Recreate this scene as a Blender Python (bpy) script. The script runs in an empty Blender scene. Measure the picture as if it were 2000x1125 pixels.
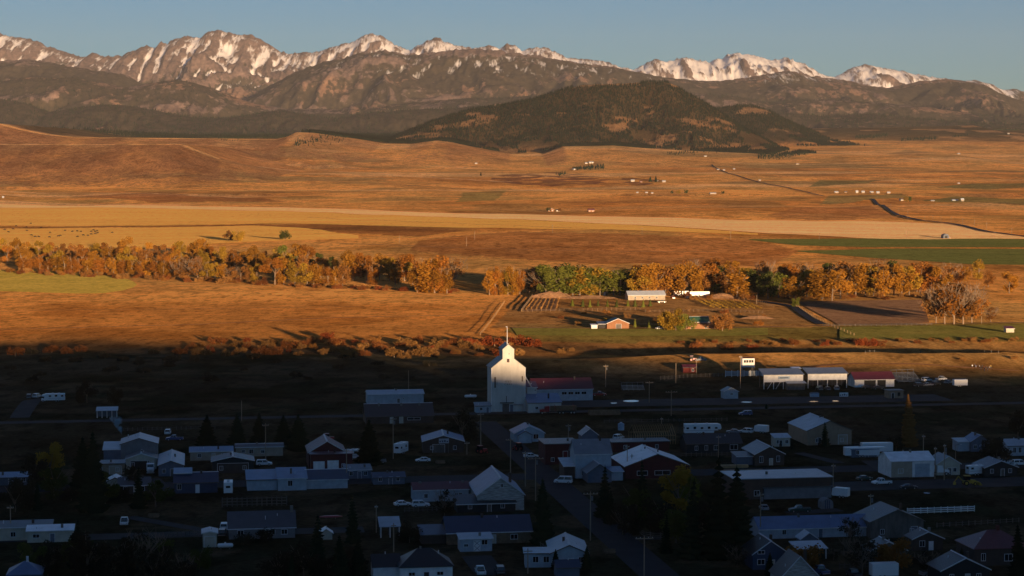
import bpy, math, random
import numpy as np
from mathutils import Vector
rnd = random.Random(7)
SC = bpy.context.scene
COL = SC.collection
R = math.radians
# ------------------------------------------------------------------ camera, sky, sun, exposure
F, CX, CY, HZ, CAMZ = 3890.0, 1000.0, 562.5, 330.0, 90.0      # photo pixels (2000 wide), metres
TH = math.atan((CY - HZ) / F)
cT, sT = math.cos(TH), math.sin(TH)
cam = bpy.data.cameras.new('camera')
cam.sensor_width = 36.0
cam.lens = F / 2000.0 * 36.0
cam.clip_start, cam.clip_end = 1.0, 120000.0
cam_o = bpy.data.objects.new('camera', cam)
COL.objects.link(cam_o)
cam_o.location = (0, 0, CAMZ)
cam_o.rotation_euler = (R(90) - TH, 0, 0)
SC.camera = cam_o

SUN_EL, SUN_AZ = 3.5, 161.0            # azimuth clockwise from +Y (the viewing direction)
SKY_STRENGTH, SUN_STRENGTH, EXPOSURE = 0.074, 5.0, 0.85
world = bpy.data.worlds.new('World')
SC.world = world
world.use_nodes = True
wn = world.node_tree
wn.nodes.clear()
sky = wn.nodes.new('ShaderNodeTexSky')
sky.sky_type = 'NISHITA'
sky.sun_disc = False
sky.sun_elevation = R(SUN_EL)
sky.sun_rotation = R(SUN_AZ)
sky.altitude = 2500
sky.air_density = 1.0
sky.dust_density = 0.2
sky.ozone_density = 3.35
bg = wn.nodes.new('ShaderNodeBackground')
bg.inputs[1].default_value = SKY_STRENGTH
wo = wn.nodes.new('ShaderNodeOutputWorld')
wn.links.new(sky.outputs[0], bg.inputs[0])
wn.links.new(bg.outputs[0], wo.inputs[0])

sl = bpy.data.lights.new('sun', 'SUN')
sl.energy = SUN_STRENGTH
sl.angle = R(0.53)
sl.color = (1.0, 0.66, 0.36)
sun_o = bpy.data.objects.new('sun', sl)
COL.objects.link(sun_o)
sun_dir = Vector((math.sin(R(SUN_AZ)) * math.cos(R(SUN_EL)), math.cos(R(SUN_AZ)) * math.cos(R(SUN_EL)), math.sin(R(SUN_EL))))
sun_o.rotation_euler = sun_dir.to_track_quat('Z', 'Y').to_euler()
sun_o.location = (400, -600, 600)
vs = SC.view_settings
vs.view_transform = 'Standard'
vs.look = 'None'
vs.gamma = 1.0
vs.exposure = EXPOSURE
vs.use_curve_mapping = False
SC.cycles.use_denoising = True
SC.cycles.max_bounces = 5
SC.cycles.diffuse_bounces = 2
SC.cycles.glossy_bounces = 2
SC.cycles.transparent_max_bounces = 8
SC.cycles.volume_bounces = 0
SC.render.image_settings.color_mode = 'RGB'

# ------------------------------------------------------------------ noise
_rs = np.random.RandomState(11)
_LAT = _rs.rand(512, 512)
def vnoise(x, y):
    x = np.asarray(x, float); y = np.asarray(y, float)
    xi = np.floor(x).astype(int); yi = np.floor(y).astype(int)
    fx = x - xi; fy = y - yi
    fx = fx * fx * fx * (fx * (fx * 6 - 15) + 10); fy = fy * fy * fy * (fy * (fy * 6 - 15) + 10)
    a = _LAT[xi & 511, yi & 511]; b = _LAT[(xi + 1) & 511, yi & 511]
    c = _LAT[xi & 511, (yi + 1) & 511]; d = _LAT[(xi + 1) & 511, (yi + 1) & 511]
    return (a + (b - a) * fx) * (1 - fy) + (c + (d - c) * fx) * fy
def fbm(x, y, o=4, g=0.5):
    s = 0.0; a = 1.0; t = 0.0
    for i in range(o):
        s = s + a * vnoise(x * 2 ** i + 17.3 * i, y * 2 ** i + 31.7 * i); t += a; a *= g
    return s / t
def ridged(x, y, o=4, g=0.55):
    s = 0.0; a = 1.0; t = 0.0
    for i in range(o):
        s = s + a * (1 - np.abs(2 * vnoise(x * 2 ** i + 9.1 * i, y * 2 ** i + 5.7 * i) - 1)); t += a; a *= g
    return s / t
def sstep(a, b, x):
    t = np.clip((x - a) / (b - a), 0, 1)
    return t * t * (3 - 2 * t)

# ------------------------------------------------------------------ the lie of the land (metres)
def z_of(py, y):
    r = (CY - np.asarray(py, float)) / F
    return CAMZ + y * (r * cT - sT) / (cT + r * sT)
_by = np.array([-9e4, 1500, 2300, 2900, 3600, 5000, 6500, 8000, 10000, 12000, 15000, 20000, 40000.])
_bz = np.array([0, 0, 4, 9, 12, 24, 56, 104, 180, 255, 370, 520, 900.])
_yy = np.arange(0, 42000, 50.0)
_zz = np.convolve(np.pad(np.interp(_yy, _by, _bz), 12, 'edge'), np.ones(25) / 25, 'valid')
def base(y):
    return np.interp(y, _yy, _zz)
class Ridge:
    """a crest line: silhouette heights at a real distance, with a front and a back slope"""
    def __init__(s, D, pts, front, back, wob=0, wl=1500, p=1.3, spur=0, spurl=300, seed=0, jag=0, jagl=200):
        s.D, s.front, s.back, s.p, s.spur, s.spurl, s.seed = D, front, back, p, spur, spurl, seed
        s.wob, s.wl, s.jag, s.jagl = wob, wl, jag, jagl
        a = np.array(pts, float)
        s.px, s.py = a[:, 0], a[:, 1]
    def crest(s, x):
        yc = s.D + s.wob * (fbm(x / s.wl + s.seed * 7.7, x * 0 + s.seed, 3) - 0.5) * 2
        px = CX + F * x / yc
        py = np.interp(px, s.px, s.py)
        zc = z_of(py, yc)
        if s.jag:
            zc = zc + s.jag * (ridged(x / s.jagl + s.seed, x * 0 + 3.3, 4) - 0.6)
        return yc, zc
    def __call__(s, x, y):
        yc, zc = s.crest(x)
        t = yc - y
        b = base(y)
        hc = zc - base(yc)
        ff = np.clip(t / s.front, 0, 1)
        fb = np.clip(-t / s.back, 0, 1)
        k = np.where(t > 0, (1 - ff) ** s.p, (1 - fb) ** 1.2)
        h = b + hc * k
        if s.spur:
            w = (fbm(x / s.spurl / 2.3 + s.seed, y / s.spurl / 2.3, 3) - 0.5) * 2.2
            n = ridged((x / s.spurl) + w + s.seed * 3.1, y / s.spurl / 3.2 + s.seed, 5, 0.55)
            amp = s.spur * sstep(0, 0.45, ff) * (1 - ff) ** 0.3 * np.clip(hc / 250.0, 0, 1)
            amp = np.where(t > 0, amp, s.spur * 0.5 * sstep(0, 0.5, fb) * np.clip(hc / 250.0, 0, 1))
            h = h - amp * (1 - n) * 1.6
        return np.where(hc > 0, np.maximum(h, b - 400 * (hc <= 0)), -1e4)
VAL = [
 Ridge(6500, [(-900, 284), (0, 282), (345, 281), (362, 284), (385, 294), (420, 308), (470, 322), (560, 340), (3000, 345)], 1150, 5000, 140, 900, 1.1, 85, 230, 1),
 Ridge(8500, [(-900, 230), (0, 241), (40, 252), (90, 262), (140, 268), (540, 272), (562, 267), (580, 258), (604, 259), (640, 264), (700, 273), (745, 281), (800, 282), (850, 275), (880, 279),
              (930, 290), (1000, 303), (1060, 301), (1100, 287), (1200, 285), (1300, 293), (1450, 300), (1700, 312), (3000, 316)], 2300, 6000, 150, 1300, 1.5, 70, 380, 2),
 Ridge(8200, [(-900, 340), (1250, 335), (1400, 320), (1480, 311), (1600, 304), (1750, 307), (1870, 303), (1950, 314), (2060, 322), (3000, 330)], 1700, 5000, 260, 900, 1.6, 45, 420, 3),
 Ridge(12800, [(-900, 300), (1250, 292), (1400, 272), (1500, 262), (1570, 253), (1700, 250), (1850, 247), (1900, 245), (1930, 254), (2060, 257), (3000, 262)], 3800, 5000, 300, 1600, 1.6, 22, 600, 4),
]
BUTTE = [
 Ridge(9900, [(-900, 420), (640, 400), (735, 284), (780, 264), (830, 243), (880, 225), (920, 214), (960, 208), (1000, 202), (1050, 191), (1080, 181), (1110, 172), (1140, 165), (1180, 164), (1230, 162),
              (1270, 159), (1300, 160), (1320, 167), (1340, 181), (1370, 197), (1400, 216), (1430, 236), (1455, 252), (1480, 264), (1540, 300), (1700, 420), (3000, 420)], 1250, 1600, 160, 500, 1.15, 150, 240, 5),
 Ridge(11500, [(-900, 420), (1250, 400), (1360, 222), (1400, 212), (1440, 205), (1470, 206), (1500, 216), (1530, 232), (1560, 246), (1600, 262), (1700, 420), (3000, 420)], 1200, 1500, 120, 500, 1.2, 60, 240, 6),
]
# the ridge behind the camera that keeps the low sun off the town: crest height from where its shadow ends
_tx = np.array([-3000, -260, -200, -120, -60, 0, 40, 90, 140, 190, 240, 300, 3000.])
_ty = np.array([1020, 1020, 1040, 1010, 980, 908, 900, 890, 868, 850, 838, 828, 820.])
def hill(x, y):
    yr = -430.0
    tA, cA = math.tan(R(180 - SUN_AZ)), math.cos(R(180 - SUN_AZ))
    T = np.interp(x - tA * 1380, _tx, _ty) + 26 * (fbm(x / 40 + 5, x * 0 + 2, 3) - 0.5)
    T = T - 150 * np.exp(-((x - tA * 1172 + 2) / 20.0) ** 2)  # notch added to the unseen crest so sun reaches lower on the elevator
    zc = (T - yr) / cA * math.tan(R(SUN_EL))
    d = y - yr
    return zc * np.where(d > 0, 1 - sstep(0, 780, d) ** 0.8, 1 - 0.25 * sstep(0, 1500, -d))
def creek_y(x):
    return 1003 + 14 * np.sin(x / 47.0) + 9 * np.sin(x / 19.0 + 1)
def H(x, y):
    x = np.asarray(x, float); y = np.asarray(y, float)
    a = np.interp(y, [0, 760, 1000, 1600, 4000, 8000, 14000], [0.0, 0.0, 0.7, 2.0, 9, 16, 22])
    h = base(y) + a * (fbm(x / 420 + 3, y / 520, 4) - 0.5) * 2 * sstep(700, 1500, y) + 0.5 * (fbm(x / 60, y / 60, 3) - 0.5) * sstep(760, 900, y)
    cy = creek_y(x)
    h = h - sstep(20, 90, x) * 5.5 * np.exp(-((y - cy) / 32.0) ** 2) - 1.3 * np.exp(-((y - cy + 20) / 40.0) ** 2)
    h = h + 4.6 * np.exp(-((x - 205) / 105.0) ** 2 - ((y - 930) / 34.0) ** 2) * (0.75 + 0.5 * fbm(x / 25, y / 25, 3))
    h = h + 3.2 * np.exp(-((x - 85) / 60.0) ** 2 - ((y - 915) / 26.0) ** 2)
    h = h + 9 * np.exp(-((x - 0 - (y - 2150) * 0.2) / 420.0) ** 2) * sstep(1850, 2250, y) * (1 - sstep(2600, 3300, y))
    if y.size and y.max() < 4400: return h
    for r in VAL:
        h = np.maximum(h, np.where(y > r.D - r.front - 300, r(x, y), -1e4))
    for r in BUTTE:
        h = np.maximum(h, np.where((y > r.D - r.front - 200), r(x, y), -1e4))
    return h
_ts = np.concatenate([np.arange(380, 1100, 12.0), np.geomspace(1100, 13800, 230)])
_tn = _ts[_ts < 3600]
def G(px, py):
    """the ground point seen at a photo pixel"""
    u = (px - CX) / F; v = (CY - py) / F
    dy, dz = cT + v * sT, -sT + v * cT
    t = (_tn if py > 445 else _ts) / dy
    xs, ys, zs = u * t, dy * t, CAMZ + dz * t
    below = zs < H(xs, ys)
    if not below.any():
        i = len(t) - 1
        return xs[i], ys[i], float(H(xs[i], ys[i]))
    i = int(np.argmax(below)); lo = t[max(i - 1, 0)]; hi = t[i]
    for _ in range(12):
        m = (lo + hi) / 2
        if CAMZ + dz * m < H(u * m, dy * m): hi = m
        else: lo = m
    return u * hi, dy * hi, float(H(u * hi, dy * hi))
def scale_at(y):
    return F / (y * cT)            # photo pixels per metre

# ------------------------------------------------------------------ materials
def newmat(name):
    m = bpy.data.materials.new(name)
    m.use_nodes = True
    nt = m.node_tree
    nt.nodes.clear()
    o = nt.nodes.new('ShaderNodeOutputMaterial')
    try: m.cycles.use_bump_map_correction = False
    except Exception: pass
    return m, nt, o
def N(nt, typ, **kw):
    n = nt.nodes.new(typ)
    for k, v in kw.items():
        if k.startswith('i_'):
            key = k[2:]
            n.inputs[int(key) if key.isdigit() else key.replace('_', ' ')].default_value = v
        else:
            setattr(n, k, v)
    return n
def blade_normal(nt, k=2.2, kz=0.4):
    """normals spread like upright blades and clods instead of a smooth floor"""
    g = N(nt, 'ShaderNodeNewGeometry')
    w = N(nt, 'ShaderNodeTexWhiteNoise', noise_dimensions='3D')
    nt.links.new(g.outputs['Position'], w.inputs['Vector'])
    s = N(nt, 'ShaderNodeVectorMath', operation='SUBTRACT'); s.inputs[1].default_value = (0.5, 0.5, 0.5)
    nt.links.new(w.outputs['Color'], s.inputs[0])
    m = N(nt, 'ShaderNodeVectorMath', operation='MULTIPLY'); m.inputs[1].default_value = (k, k, kz)
    nt.links.new(s.outputs[0], m.inputs[0])
    a = N(nt, 'ShaderNodeVectorMath', operation='ADD')
    nt.links.new(m.outputs[0], a.inputs[0]); nt.links.new(g.outputs['Normal'], a.inputs[1])
    n = N(nt, 'ShaderNodeVectorMath', operation='NORMALIZE')
    nt.links.new(a.outputs[0], n.inputs[0])
    return n.outputs[0]
def noise_fac(nt, scale, detail=4, stretch=(1, 1, 1), lo=0.35, hi=0.65, coord='Object'):
    tc = N(nt, 'ShaderNodeTexCoord')
    mp = N(nt, 'ShaderNodeMapping'); mp.inputs['Scale'].default_value = stretch
    nt.links.new(tc.outputs[coord], mp.inputs[0])
    n = N(nt, 'ShaderNodeTexNoise'); n.inputs['Scale'].default_value = scale; n.inputs['Detail'].default_value = detail; n.inputs['Roughness'].default_value = 0.6
    nt.links.new(mp.outputs[0], n.inputs['Vector'])
    r = N(nt, 'ShaderNodeMapRange'); r.inputs['From Min'].default_value = lo; r.inputs['From Max'].default_value = hi
    nt.links.new(n.outputs['Fac'], r.inputs['Value'])
    return r.outputs[0]
def mixc(nt, fac, a, b, blend='MIX'):
    m = N(nt, 'ShaderNodeMix', data_type='RGBA', blend_type=blend)
    for sock, v in ((0, fac), (6, a), (7, b)):
        if hasattr(v, 'is_output'): nt.links.new(v, m.inputs[sock])
        elif sock == 0: m.inputs[0].default_value = v
        else: m.inputs[sock].default_value = (*v, 1)
    return m.outputs[2]
def grass_shader(nt, o, col, k=4.5, trans=0.75):
    """dry grass: blades lit on the near side, some light through them"""
    nn = blade_normal(nt, k)
    d = N(nt, 'ShaderNodeBsdfDiffuse'); nt.links.new(col, d.inputs[0]); nt.links.new(nn, d.inputs['Normal'])
    t = N(nt, 'ShaderNodeBsdfTranslucent'); nt.links.new(nn, t.inputs['Normal'])
    tc = mixc(nt, 1.0, col, (trans, trans * 0.9, trans * 0.7), 'MULTIPLY'); nt.links.new(tc, t.inputs[0])
    a = N(nt, 'ShaderNodeAddShader'); nt.links.new(d.outputs[0], a.inputs[0]); nt.links.new(t.outputs[0], a.inputs[1])
    nt.links.new(a.outputs[0], o.inputs[0])

def ground_material():
    m, nt, o = newmat('dry_grassland')
    at = N(nt, 'ShaderNodeVertexColor', layer_name='tint')
    f1 = noise_fac(nt, 0.004, 6, (1.0, 0.7, 1))
    f2 = noise_fac(nt, 0.05, 5, (1.0, 0.6, 1), 0.3, 0.7)
    f3 = noise_fac(nt, 0.6, 3, (1, 1, 1), 0.3, 0.7)
    c = mixc(nt, f1, (0.72, 0.72, 0.72), (1.22, 1.18, 1.1))
    c2 = mixc(nt, f2, (0.72, 0.70, 0.68), (1.25, 1.25, 1.22))
    c3 = mixc(nt, f3, (0.7, 0.7, 0.7), (1.3, 1.3, 1.3))
    x = mixc(nt, 1.0, at.outputs[0], c, 'MULTIPLY')
    x = mixc(nt, 1.0, x, c2, 'MULTIPLY')
    x = mixc(nt, 1.0, x, c3, 'MULTIPLY')
    f4 = noise_fac(nt, 0.16, 5, (1.0, 0.45, 1), 0.50, 0.66)
    x = mixc(nt, f4, x, mixc(nt, 1.0, x, (0.55, 0.52, 0.50), 'MULTIPLY'))
    f5 = noise_fac(nt, 0.013, 6, (1.0, 0.8, 1), 0.52, 0.60)
    x = mixc(nt, f5, x, mixc(nt, 1.0, x, (0.80, 0.74, 0.66), 'MULTIPLY'))
    grass_shader(nt, o, x)
    return m
def field_material(name, a, b, scale=0.02, stretch=(0.5, 1.0, 1), k=4.5):
    m, nt, o = newmat(name)
    f = noise_fac(nt, scale, 6, stretch, 0.3, 0.7)
    f3 = noise_fac(nt, 0.5, 3, (1, 1, 1), 0.3, 0.7)
    c3 = mixc(nt, f3, (0.75, 0.75, 0.75), (1.25, 1.25, 1.25))
    x = mixc(nt, f, a, b)
    x = mixc(nt, 1.0, x, c3, 'MULTIPLY')
    f4 = noise_fac(nt, 0.14, 5, (1.0, 0.45, 1), 0.48, 0.70)
    x = mixc(nt, f4, x, mixc(nt, 1.0, x, (0.72, 0.70, 0.66), 'MULTIPLY'))
    grass_shader(nt, o, x, k)
    return m
def mountain_material():
    m, nt, o = newmat('mountain_slopes')
    at = N(nt, 'ShaderNodeVertexColor', layer_name='tint')     # r snow, g forest, b scree
    sep = N(nt, 'ShaderNodeSeparateColor'); nt.links.new(at.outputs[0], sep.inputs[0])
    def thr(sock, noise_scale, amt, stretch=(1, 1, 1), w=0.12):
        n = noise_fac(nt, noise_scale, 7, stretch, 0.25, 0.75)
        s = N(nt, 'ShaderNodeMath', operation='SUBTRACT'); nt.links.new(n, s.inputs[0]); s.inputs[1].default_value = 0.5
        mm = N(nt, 'ShaderNodeMath', operation='MULTIPLY_ADD'); nt.links.new(s.outputs[0], mm.inputs[0]); mm.inputs[1].default_value = amt
        nt.links.new(sock, mm.inputs[2])
        r = N(nt, 'ShaderNodeMapRange', interpolation_type='SMOOTHSTEP'); r.inputs['From Min'].default_value = 0.5 - w; r.inputs['From Max'].default_value = 0.5 + w
        nt.links.new(mm.outputs[0], r.inputs['Value'])
        return r.outputs[0]
    rn = noise_fac(nt, 0.004, 6, (1, 1, 2.5), 0.3, 0.7)
    rock = mixc(nt, rn, (0.115, 0.082, 0.075), (0.25, 0.18, 0.155))
    gr = mixc(nt, sep.outputs[2], rock, (0.25, 0.15, 0.10))
    rn2 = noise_fac(nt, 0.022, 5, (1.4, 0.5, 1.2), 0.3, 0.7)
    gr = mixc(nt, 1.0, gr, mixc(nt, rn2, (0.55, 0.56, 0.60), (1.35, 1.3, 1.25)), 'MULTIPLY')
    fn = noise_fac(nt, 0.02, 5, (1, 0.6, 1), 0.3, 0.7)
    fo = mixc(nt, fn, (0.030, 0.028, 0.020), (0.095, 0.072, 0.048))
    x = mixc(nt, thr(sep.outputs[1], 0.012, 1.3, (1.3, 0.8, 1.2)), gr, fo)
    x = mixc(nt, thr(sep.outputs[0], 0.011, 1.0, (3.4, 0.5, 0.7), 0.36), x, (0.84, 0.80, 0.79))
    nn = blade_normal(nt, 0.3, 0.3)
    d = N(nt, 'ShaderNodeBsdfDiffuse'); nt.links.new(x, d.inputs[0]); nt.links.new(nn, d.inputs['Normal'])
    nt.links.new(d.outputs[0], o.inputs[0])
    return m
_mc = {}
def mat(name, col, rough=0.8, var=0.25, scale=0.7, metal=0.0, spec=0.3, stretch=(1, 1, 1), bump=0.0):
    """painted or weathered surface: base colour broken up by stains"""
    if name in _mc: return _mc[name]
    m, nt, o = newmat(name)
    p = N(nt, 'ShaderNodeBsdfPrincipled')
    f = noise_fac(nt, scale, 6, stretch, 0.3, 0.7)
    c = mixc(nt, f, tuple(v * (1 - var) for v in col), tuple(min(1, v * (1 + var * 0.6)) for v in col))
    nt.links.new(c, p.inputs['Base Color'])
    p.inputs['Roughness'].default_value = rough; p.inputs['Metallic'].default_value = metal
    p.inputs['Specular IOR Level'].default_value = spec
    if bump:
        tc = N(nt, 'ShaderNodeTexCoord'); w = N(nt, 'ShaderNodeTexWave', i_Scale=bump); nt.links.new(tc.outputs['Object'], w.inputs[0])
        b = N(nt, 'ShaderNodeBump', i_Strength=0.35, i_Distance=0.05); nt.links.new(w.outputs['Fac'], b.inputs['Height']); nt.links.new(b.outputs[0], p.inputs['Normal'])
    nt.links.new(p.outputs[0], o.inputs[0])
    _mc[name] = m
    return m
def leaf_mat(name, a, b, trans=0.5, twigs=None):
    if name in _mc: return _mc[name]
    m, nt, o = newmat(name)
    oi = N(nt, 'ShaderNodeObjectInfo')
    f = noise_fac(nt, 0.35, 3, (1, 1, 1), 0.3, 0.7)
    x = mixc(nt, f, a, b)
    r = N(nt, 'ShaderNodeMapRange'); r.inputs['To Min'].default_value = 0.72; r.inputs['To Max'].default_value = 1.3
    nt.links.new(oi.outputs['Random'], r.inputs['Value'])
    cc = N(nt, 'ShaderNodeVectorMath', operation='SCALE'); nt.links.new(x, cc.inputs[0]); nt.links.new(r.outputs[0], cc.inputs['Scale'])
    d = N(nt, 'ShaderNodeBsdfDiffuse'); nt.links.new(cc.outputs[0], d.inputs[0])
    t = N(nt, 'ShaderNodeBsdfTranslucent'); nt.links.new(cc.outputs[0], t.inputs[0])
    mx = N(nt, 'ShaderNodeMixShader'); mx.inputs[0].default_value = trans * 0.5
    nt.links.new(d.outputs[0], mx.inputs[1]); nt.links.new(t.outputs[0], mx.inputs[2])
    nt.links.new(mx.outputs[0], o.inputs[0])
    _mc[name] = m
    return m

# ------------------------------------------------------------------ mesh helpers
def link(o, parent=None):
    COL.objects.link(o)
    if parent is not None: o.parent = parent
    return o
def tag(o, label=None, cat=None, group=None, kind=None):
    if label: o['label'] = label
    if cat: o['category'] = cat
    if group: o['group'] = group
    if kind: o['kind'] = kind
    return o
def grid_mesh(name, X, Y, Z, m, smooth=True):
    nr, nc = X.shape
    me = bpy.data.meshes.new(name)
    v = np.stack([X, Y, Z], -1).reshape(-1, 3)
    i = np.arange(nr * nc).reshape(nr, nc)
    q = np.stack([i[:-1, :-1], i[:-1, 1:], i[1:, 1:], i[1:, :-1]], -1).reshape(-1, 4)
    me.vertices.add(len(v)); me.vertices.foreach_set('co', v.ravel().astype(np.float32))
    me.loops.add(q.size); me.loops.foreach_set('vertex_index', q.ravel().astype(np.int32))
    me.polygons.add(len(q)); me.polygons.foreach_set('loop_start', np.arange(0, q.size, 4).astype(np.int32))
    me.update(calc_edges=True)
    if smooth: me.polygons.foreach_set('use_smooth', np.ones(len(q), bool))
    me.materials.append(m)
    return me
def tint(me, rgb):
    a = me.color_attributes.new('tint', 'FLOAT_COLOR', 'POINT')
    c = np.ones((len(me.vertices), 4), np.float32); c[:, :3] = rgb.reshape(-1, 3)
    a.data.foreach_set('color', c.ravel())
def tri_mesh(name, v, f, m):
    """n-gon-free mesh from arrays; f is (n,3) or (n,4)"""
    me = bpy.data.meshes.new(name)
    v = np.asarray(v, np.float32); f = np.asarray(f, np.int32); k = f.shape[1]
    me.vertices.add(len(v)); me.vertices.foreach_set('co', v.ravel())
    me.loops.add(f.size); me.loops.foreach_set('vertex_index', f.ravel())
    me.polygons.add(len(f)); me.polygons.foreach_set('loop_start', np.arange(0, f.size, k).astype(np.int32))
    me.update(calc_edges=True)
    me.materials.append(m)
    return me
# ------------------------------------------------------------------ terrain
def poly_mask(x, y, pts, soft=None):
    """inside test for world points against a polygon (list of photo pixels on the ground)"""
    P = [G(a, b)[:2] for a, b in pts]
    ins = np.zeros(x.shape, bool)
    n = len(P); j = n - 1
    for i in range(n):
        xi, yi = P[i]; xj, yj = P[j]
        c = ((yi > y) != (yj > y)) & (x < (xj - xi) * (y - yi) / (yj - yi + 1e-9) + xi)
        ins ^= c; j = i
    return ins
def build_ground():
    ys = [300.0]
    while ys[-1] < 13600:
        y = ys[-1]
        ys.append(y + min(max(y * y / (F * CAMZ) * 2.0, 2.5), 24 if y > 4000 else 40))
    ys = np.array(ys)
    c = np.linspace(-1, 1, 620)
    Y = np.repeat(ys[:, None], len(c), 1)
    X = c[None, :] * (0.325 * (ys + 700))[:, None]
    Z = H(X, Y)
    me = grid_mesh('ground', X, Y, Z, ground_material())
    # ---- what grows where
    n1 = fbm(X / 160 + 7, Y / 330, 5)[..., None]; n2 = fbm(X / 700, Y / 1000 + 9, 4)[..., None]
    tan = np.array([0.56, 0.280, 0.088]); rust = np.array([0.43, 0.185, 0.05]); olive = np.array([0.27, 0.18, 0.07]); pale = np.array([0.58, 0.35, 0.17])
    col = tan + (rust - tan) * sstep(0.48, 0.66, n2) * 0.9 + (olive - tan) * sstep(0.52, 0.68, n1) * 0.55
    px = CX + F * X / Y
    def put(m, c, a=1.0):
        nonlocal col
        m = (m * a)[..., None]; col = col * (1 - m) + np.array(c) * m
    # far prairie loses its orange
    put(sstep(5200, 9500, Y), (0.45, 0.25, 0.105), 0.55)
    strip = fbm(X / 900 + 3, Y / 420, 3)
    put((sstep(0.60, 0.70, strip)) * sstep(3300, 4300, Y) * (1 - sstep(8000, 11000, Y)), (0.22, 0.155, 0.075), 0.7)
    put((sstep(0.62, 0.70, fbm(X / 1000 + 30, Y / 380 + 8, 3))) * sstep(3600, 4300, Y), (0.60, 0.37, 0.19), 0.7)
    sl_ = np.hypot(np.gradient(Z, axis=1) / np.gradient(X, axis=1), np.gradient(Z, axis=0) / np.gradient(Y, axis=0))
    put(sstep(0.07, 0.20, sl_) * sstep(3600, 4600, Y), (0.30, 0.145, 0.07), 0.7)
    for r, on in ((VAL[0], px < 430), (VAL[1], px < 560)):      # grassy bench tops, bare eroded scarps below
        yc, zc = r.crest(X); hc = zc - base(yc)
        gn = sstep(0.35, 0.65, fbm(X / 70 + r.seed * 9, Y / 260, 4))
        put(on * (hc > 25) * (Y < yc - 15) * (1 - sstep(0.25, 0.8, (yc - Y) / r.front)) * (0.45 + 0.55 * gn), (0.25, 0.115, 0.055), 0.75)
        put(on * (hc > 25) * (np.abs(Y - yc - 25) < 38), (0.66, 0.40, 0.18), 0.85)
    # red willow brush along the side creek in the middle distance
    put(poly_mask(X, Y, [(960, 344), (1080, 336), (1200, 345), (1300, 352), (1260, 362), (1100, 366), (960, 356)]) * sstep(0.45, 0.6, fbm(X / 60, Y / 90, 3)), (0.13, 0.05, 0.03), 0.85)
    put(poly_mask(X, Y, [(1490, 424), (1560, 405), (1700, 402), (1760, 425), (1600, 430)]), (0.24, 0.10, 0.05), 0.5)
    put(poly_mask(X, Y, [(820, 470), (1000, 452), (1200, 456), (1480, 470), (1560, 490), (1500, 520), (1100, 512), (800, 490)]), (0.30, 0.125, 0.045), 0.8)
    put(poly_mask(X, Y, [(140, 384), (300, 376), (480, 386), (560, 394), (300, 396)]), (0.24, 0.085, 0.03), 0.75)
    put(poly_mask(X, Y, [(500, 440), (640, 436), (900, 450), (820, 462), (640, 452)]), (0.17, 0.07, 0.025), 0.8)
    # green irrigated patches
    put(poly_mask(X, Y, [(890, 395), (905, 376), (990, 372), (960, 392)]), (0.15, 0.15, 0.05), 0.6)
    put(poly_mask(X, Y, [(1580, 365), (1690, 358), (1720, 352), (1600, 352)]), (0.13, 0.13, 0.055), 0.8)
    put(poly_mask(X, Y, [(1800, 392), (2060, 404), (2060, 388), (1860, 384)]), (0.13, 0.13, 0.05), 0.8)
    put(poly_mask(X, Y, [(1830, 366), (1930, 370), (2060, 362), (2060, 357), (1900, 358)]), (0.12, 0.12, 0.05), 0.8)
    put(poly_mask(X, Y, [(1600, 400), (1720, 388), (1790, 385), (1760, 378), (1620, 382)]), (0.16, 0.15, 0.065), 0.7)
    # meadow by the creek and the ranch, the wet brushy creek bottom
    put(poly_mask(X, Y, [(985, 646), (1010, 632), (1560, 640), (1720, 632), (2100, 630), (2100, 668), (1500, 664), (1150, 670), (1040, 668)]), (0.15, 0.125, 0.035), 0.9)
    put(np.exp(-((Y - creek_y(X)) / 30.0) ** 2), (0.09, 0.055, 0.03), 0.85)
    put(poly_mask(X, Y, [(960, 640), (1012, 590), (1180, 578), (1550, 590), (1620, 632), (1000, 640)]), (0.24, 0.14, 0.06), 0.8)
    # the town: lawns, dirt, weeds, with the ridge's shade painted into the tint
    tn = 1 - sstep(0, 70, Y - np.interp(X, [-60, 20, 70, 120], [960, 930, 850, 835]))  # dark edge set along the end of that shade
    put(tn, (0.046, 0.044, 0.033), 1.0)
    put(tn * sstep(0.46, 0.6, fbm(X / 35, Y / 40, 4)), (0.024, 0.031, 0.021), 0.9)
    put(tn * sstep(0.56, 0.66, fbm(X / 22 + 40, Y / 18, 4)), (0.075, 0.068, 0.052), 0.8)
    put(sstep(9700, 10300, Y) * (px < 1000), (0.06, 0.048, 0.03), 0.95)
    # timber on the butte
    for r in BUTTE:
        yc, zc = r.crest(X)
        on = (Z > base(Y) + 25) & (Y > r.D - r.front)
        f = on * sstep(0.0, 1.0, (Z - base(Y)) / 60.0)
        cl = sstep(0.62, 0.70, fbm(X / 170 + 4, Z / 60 + Y / 420, 4))
        put(f * (1 - cl), (0.055, 0.045, 0.028), 0.9)
        put(f * cl, (0.24, 0.145, 0.085), 0.9)
        put(f * (np.abs(Y - yc - 20) < 50) * (px < 1250) * (px > 1120), (0.27, 0.165, 0.095), 1.0)
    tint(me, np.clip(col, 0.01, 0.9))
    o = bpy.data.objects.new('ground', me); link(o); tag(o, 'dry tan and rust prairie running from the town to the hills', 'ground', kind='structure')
    # hillside behind the camera
    x2, y2 = np.meshgrid(np.linspace(-2600, 2600, 601), np.linspace(-2400, 352, 120))
    z2 = hill(x2, y2) - 0.3 + 1.2 * (fbm(x2 / 50, y2 / 50, 3) - 0.5) * (1 - sstep(200, 340, y2))
    me = grid_mesh('hillside', x2, y2, z2, bpy.data.materials['dry_grassland'])
    tint(me, np.broadcast_to(np.array([0.3, 0.2, 0.1]), x2.shape + (3,)))
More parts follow.
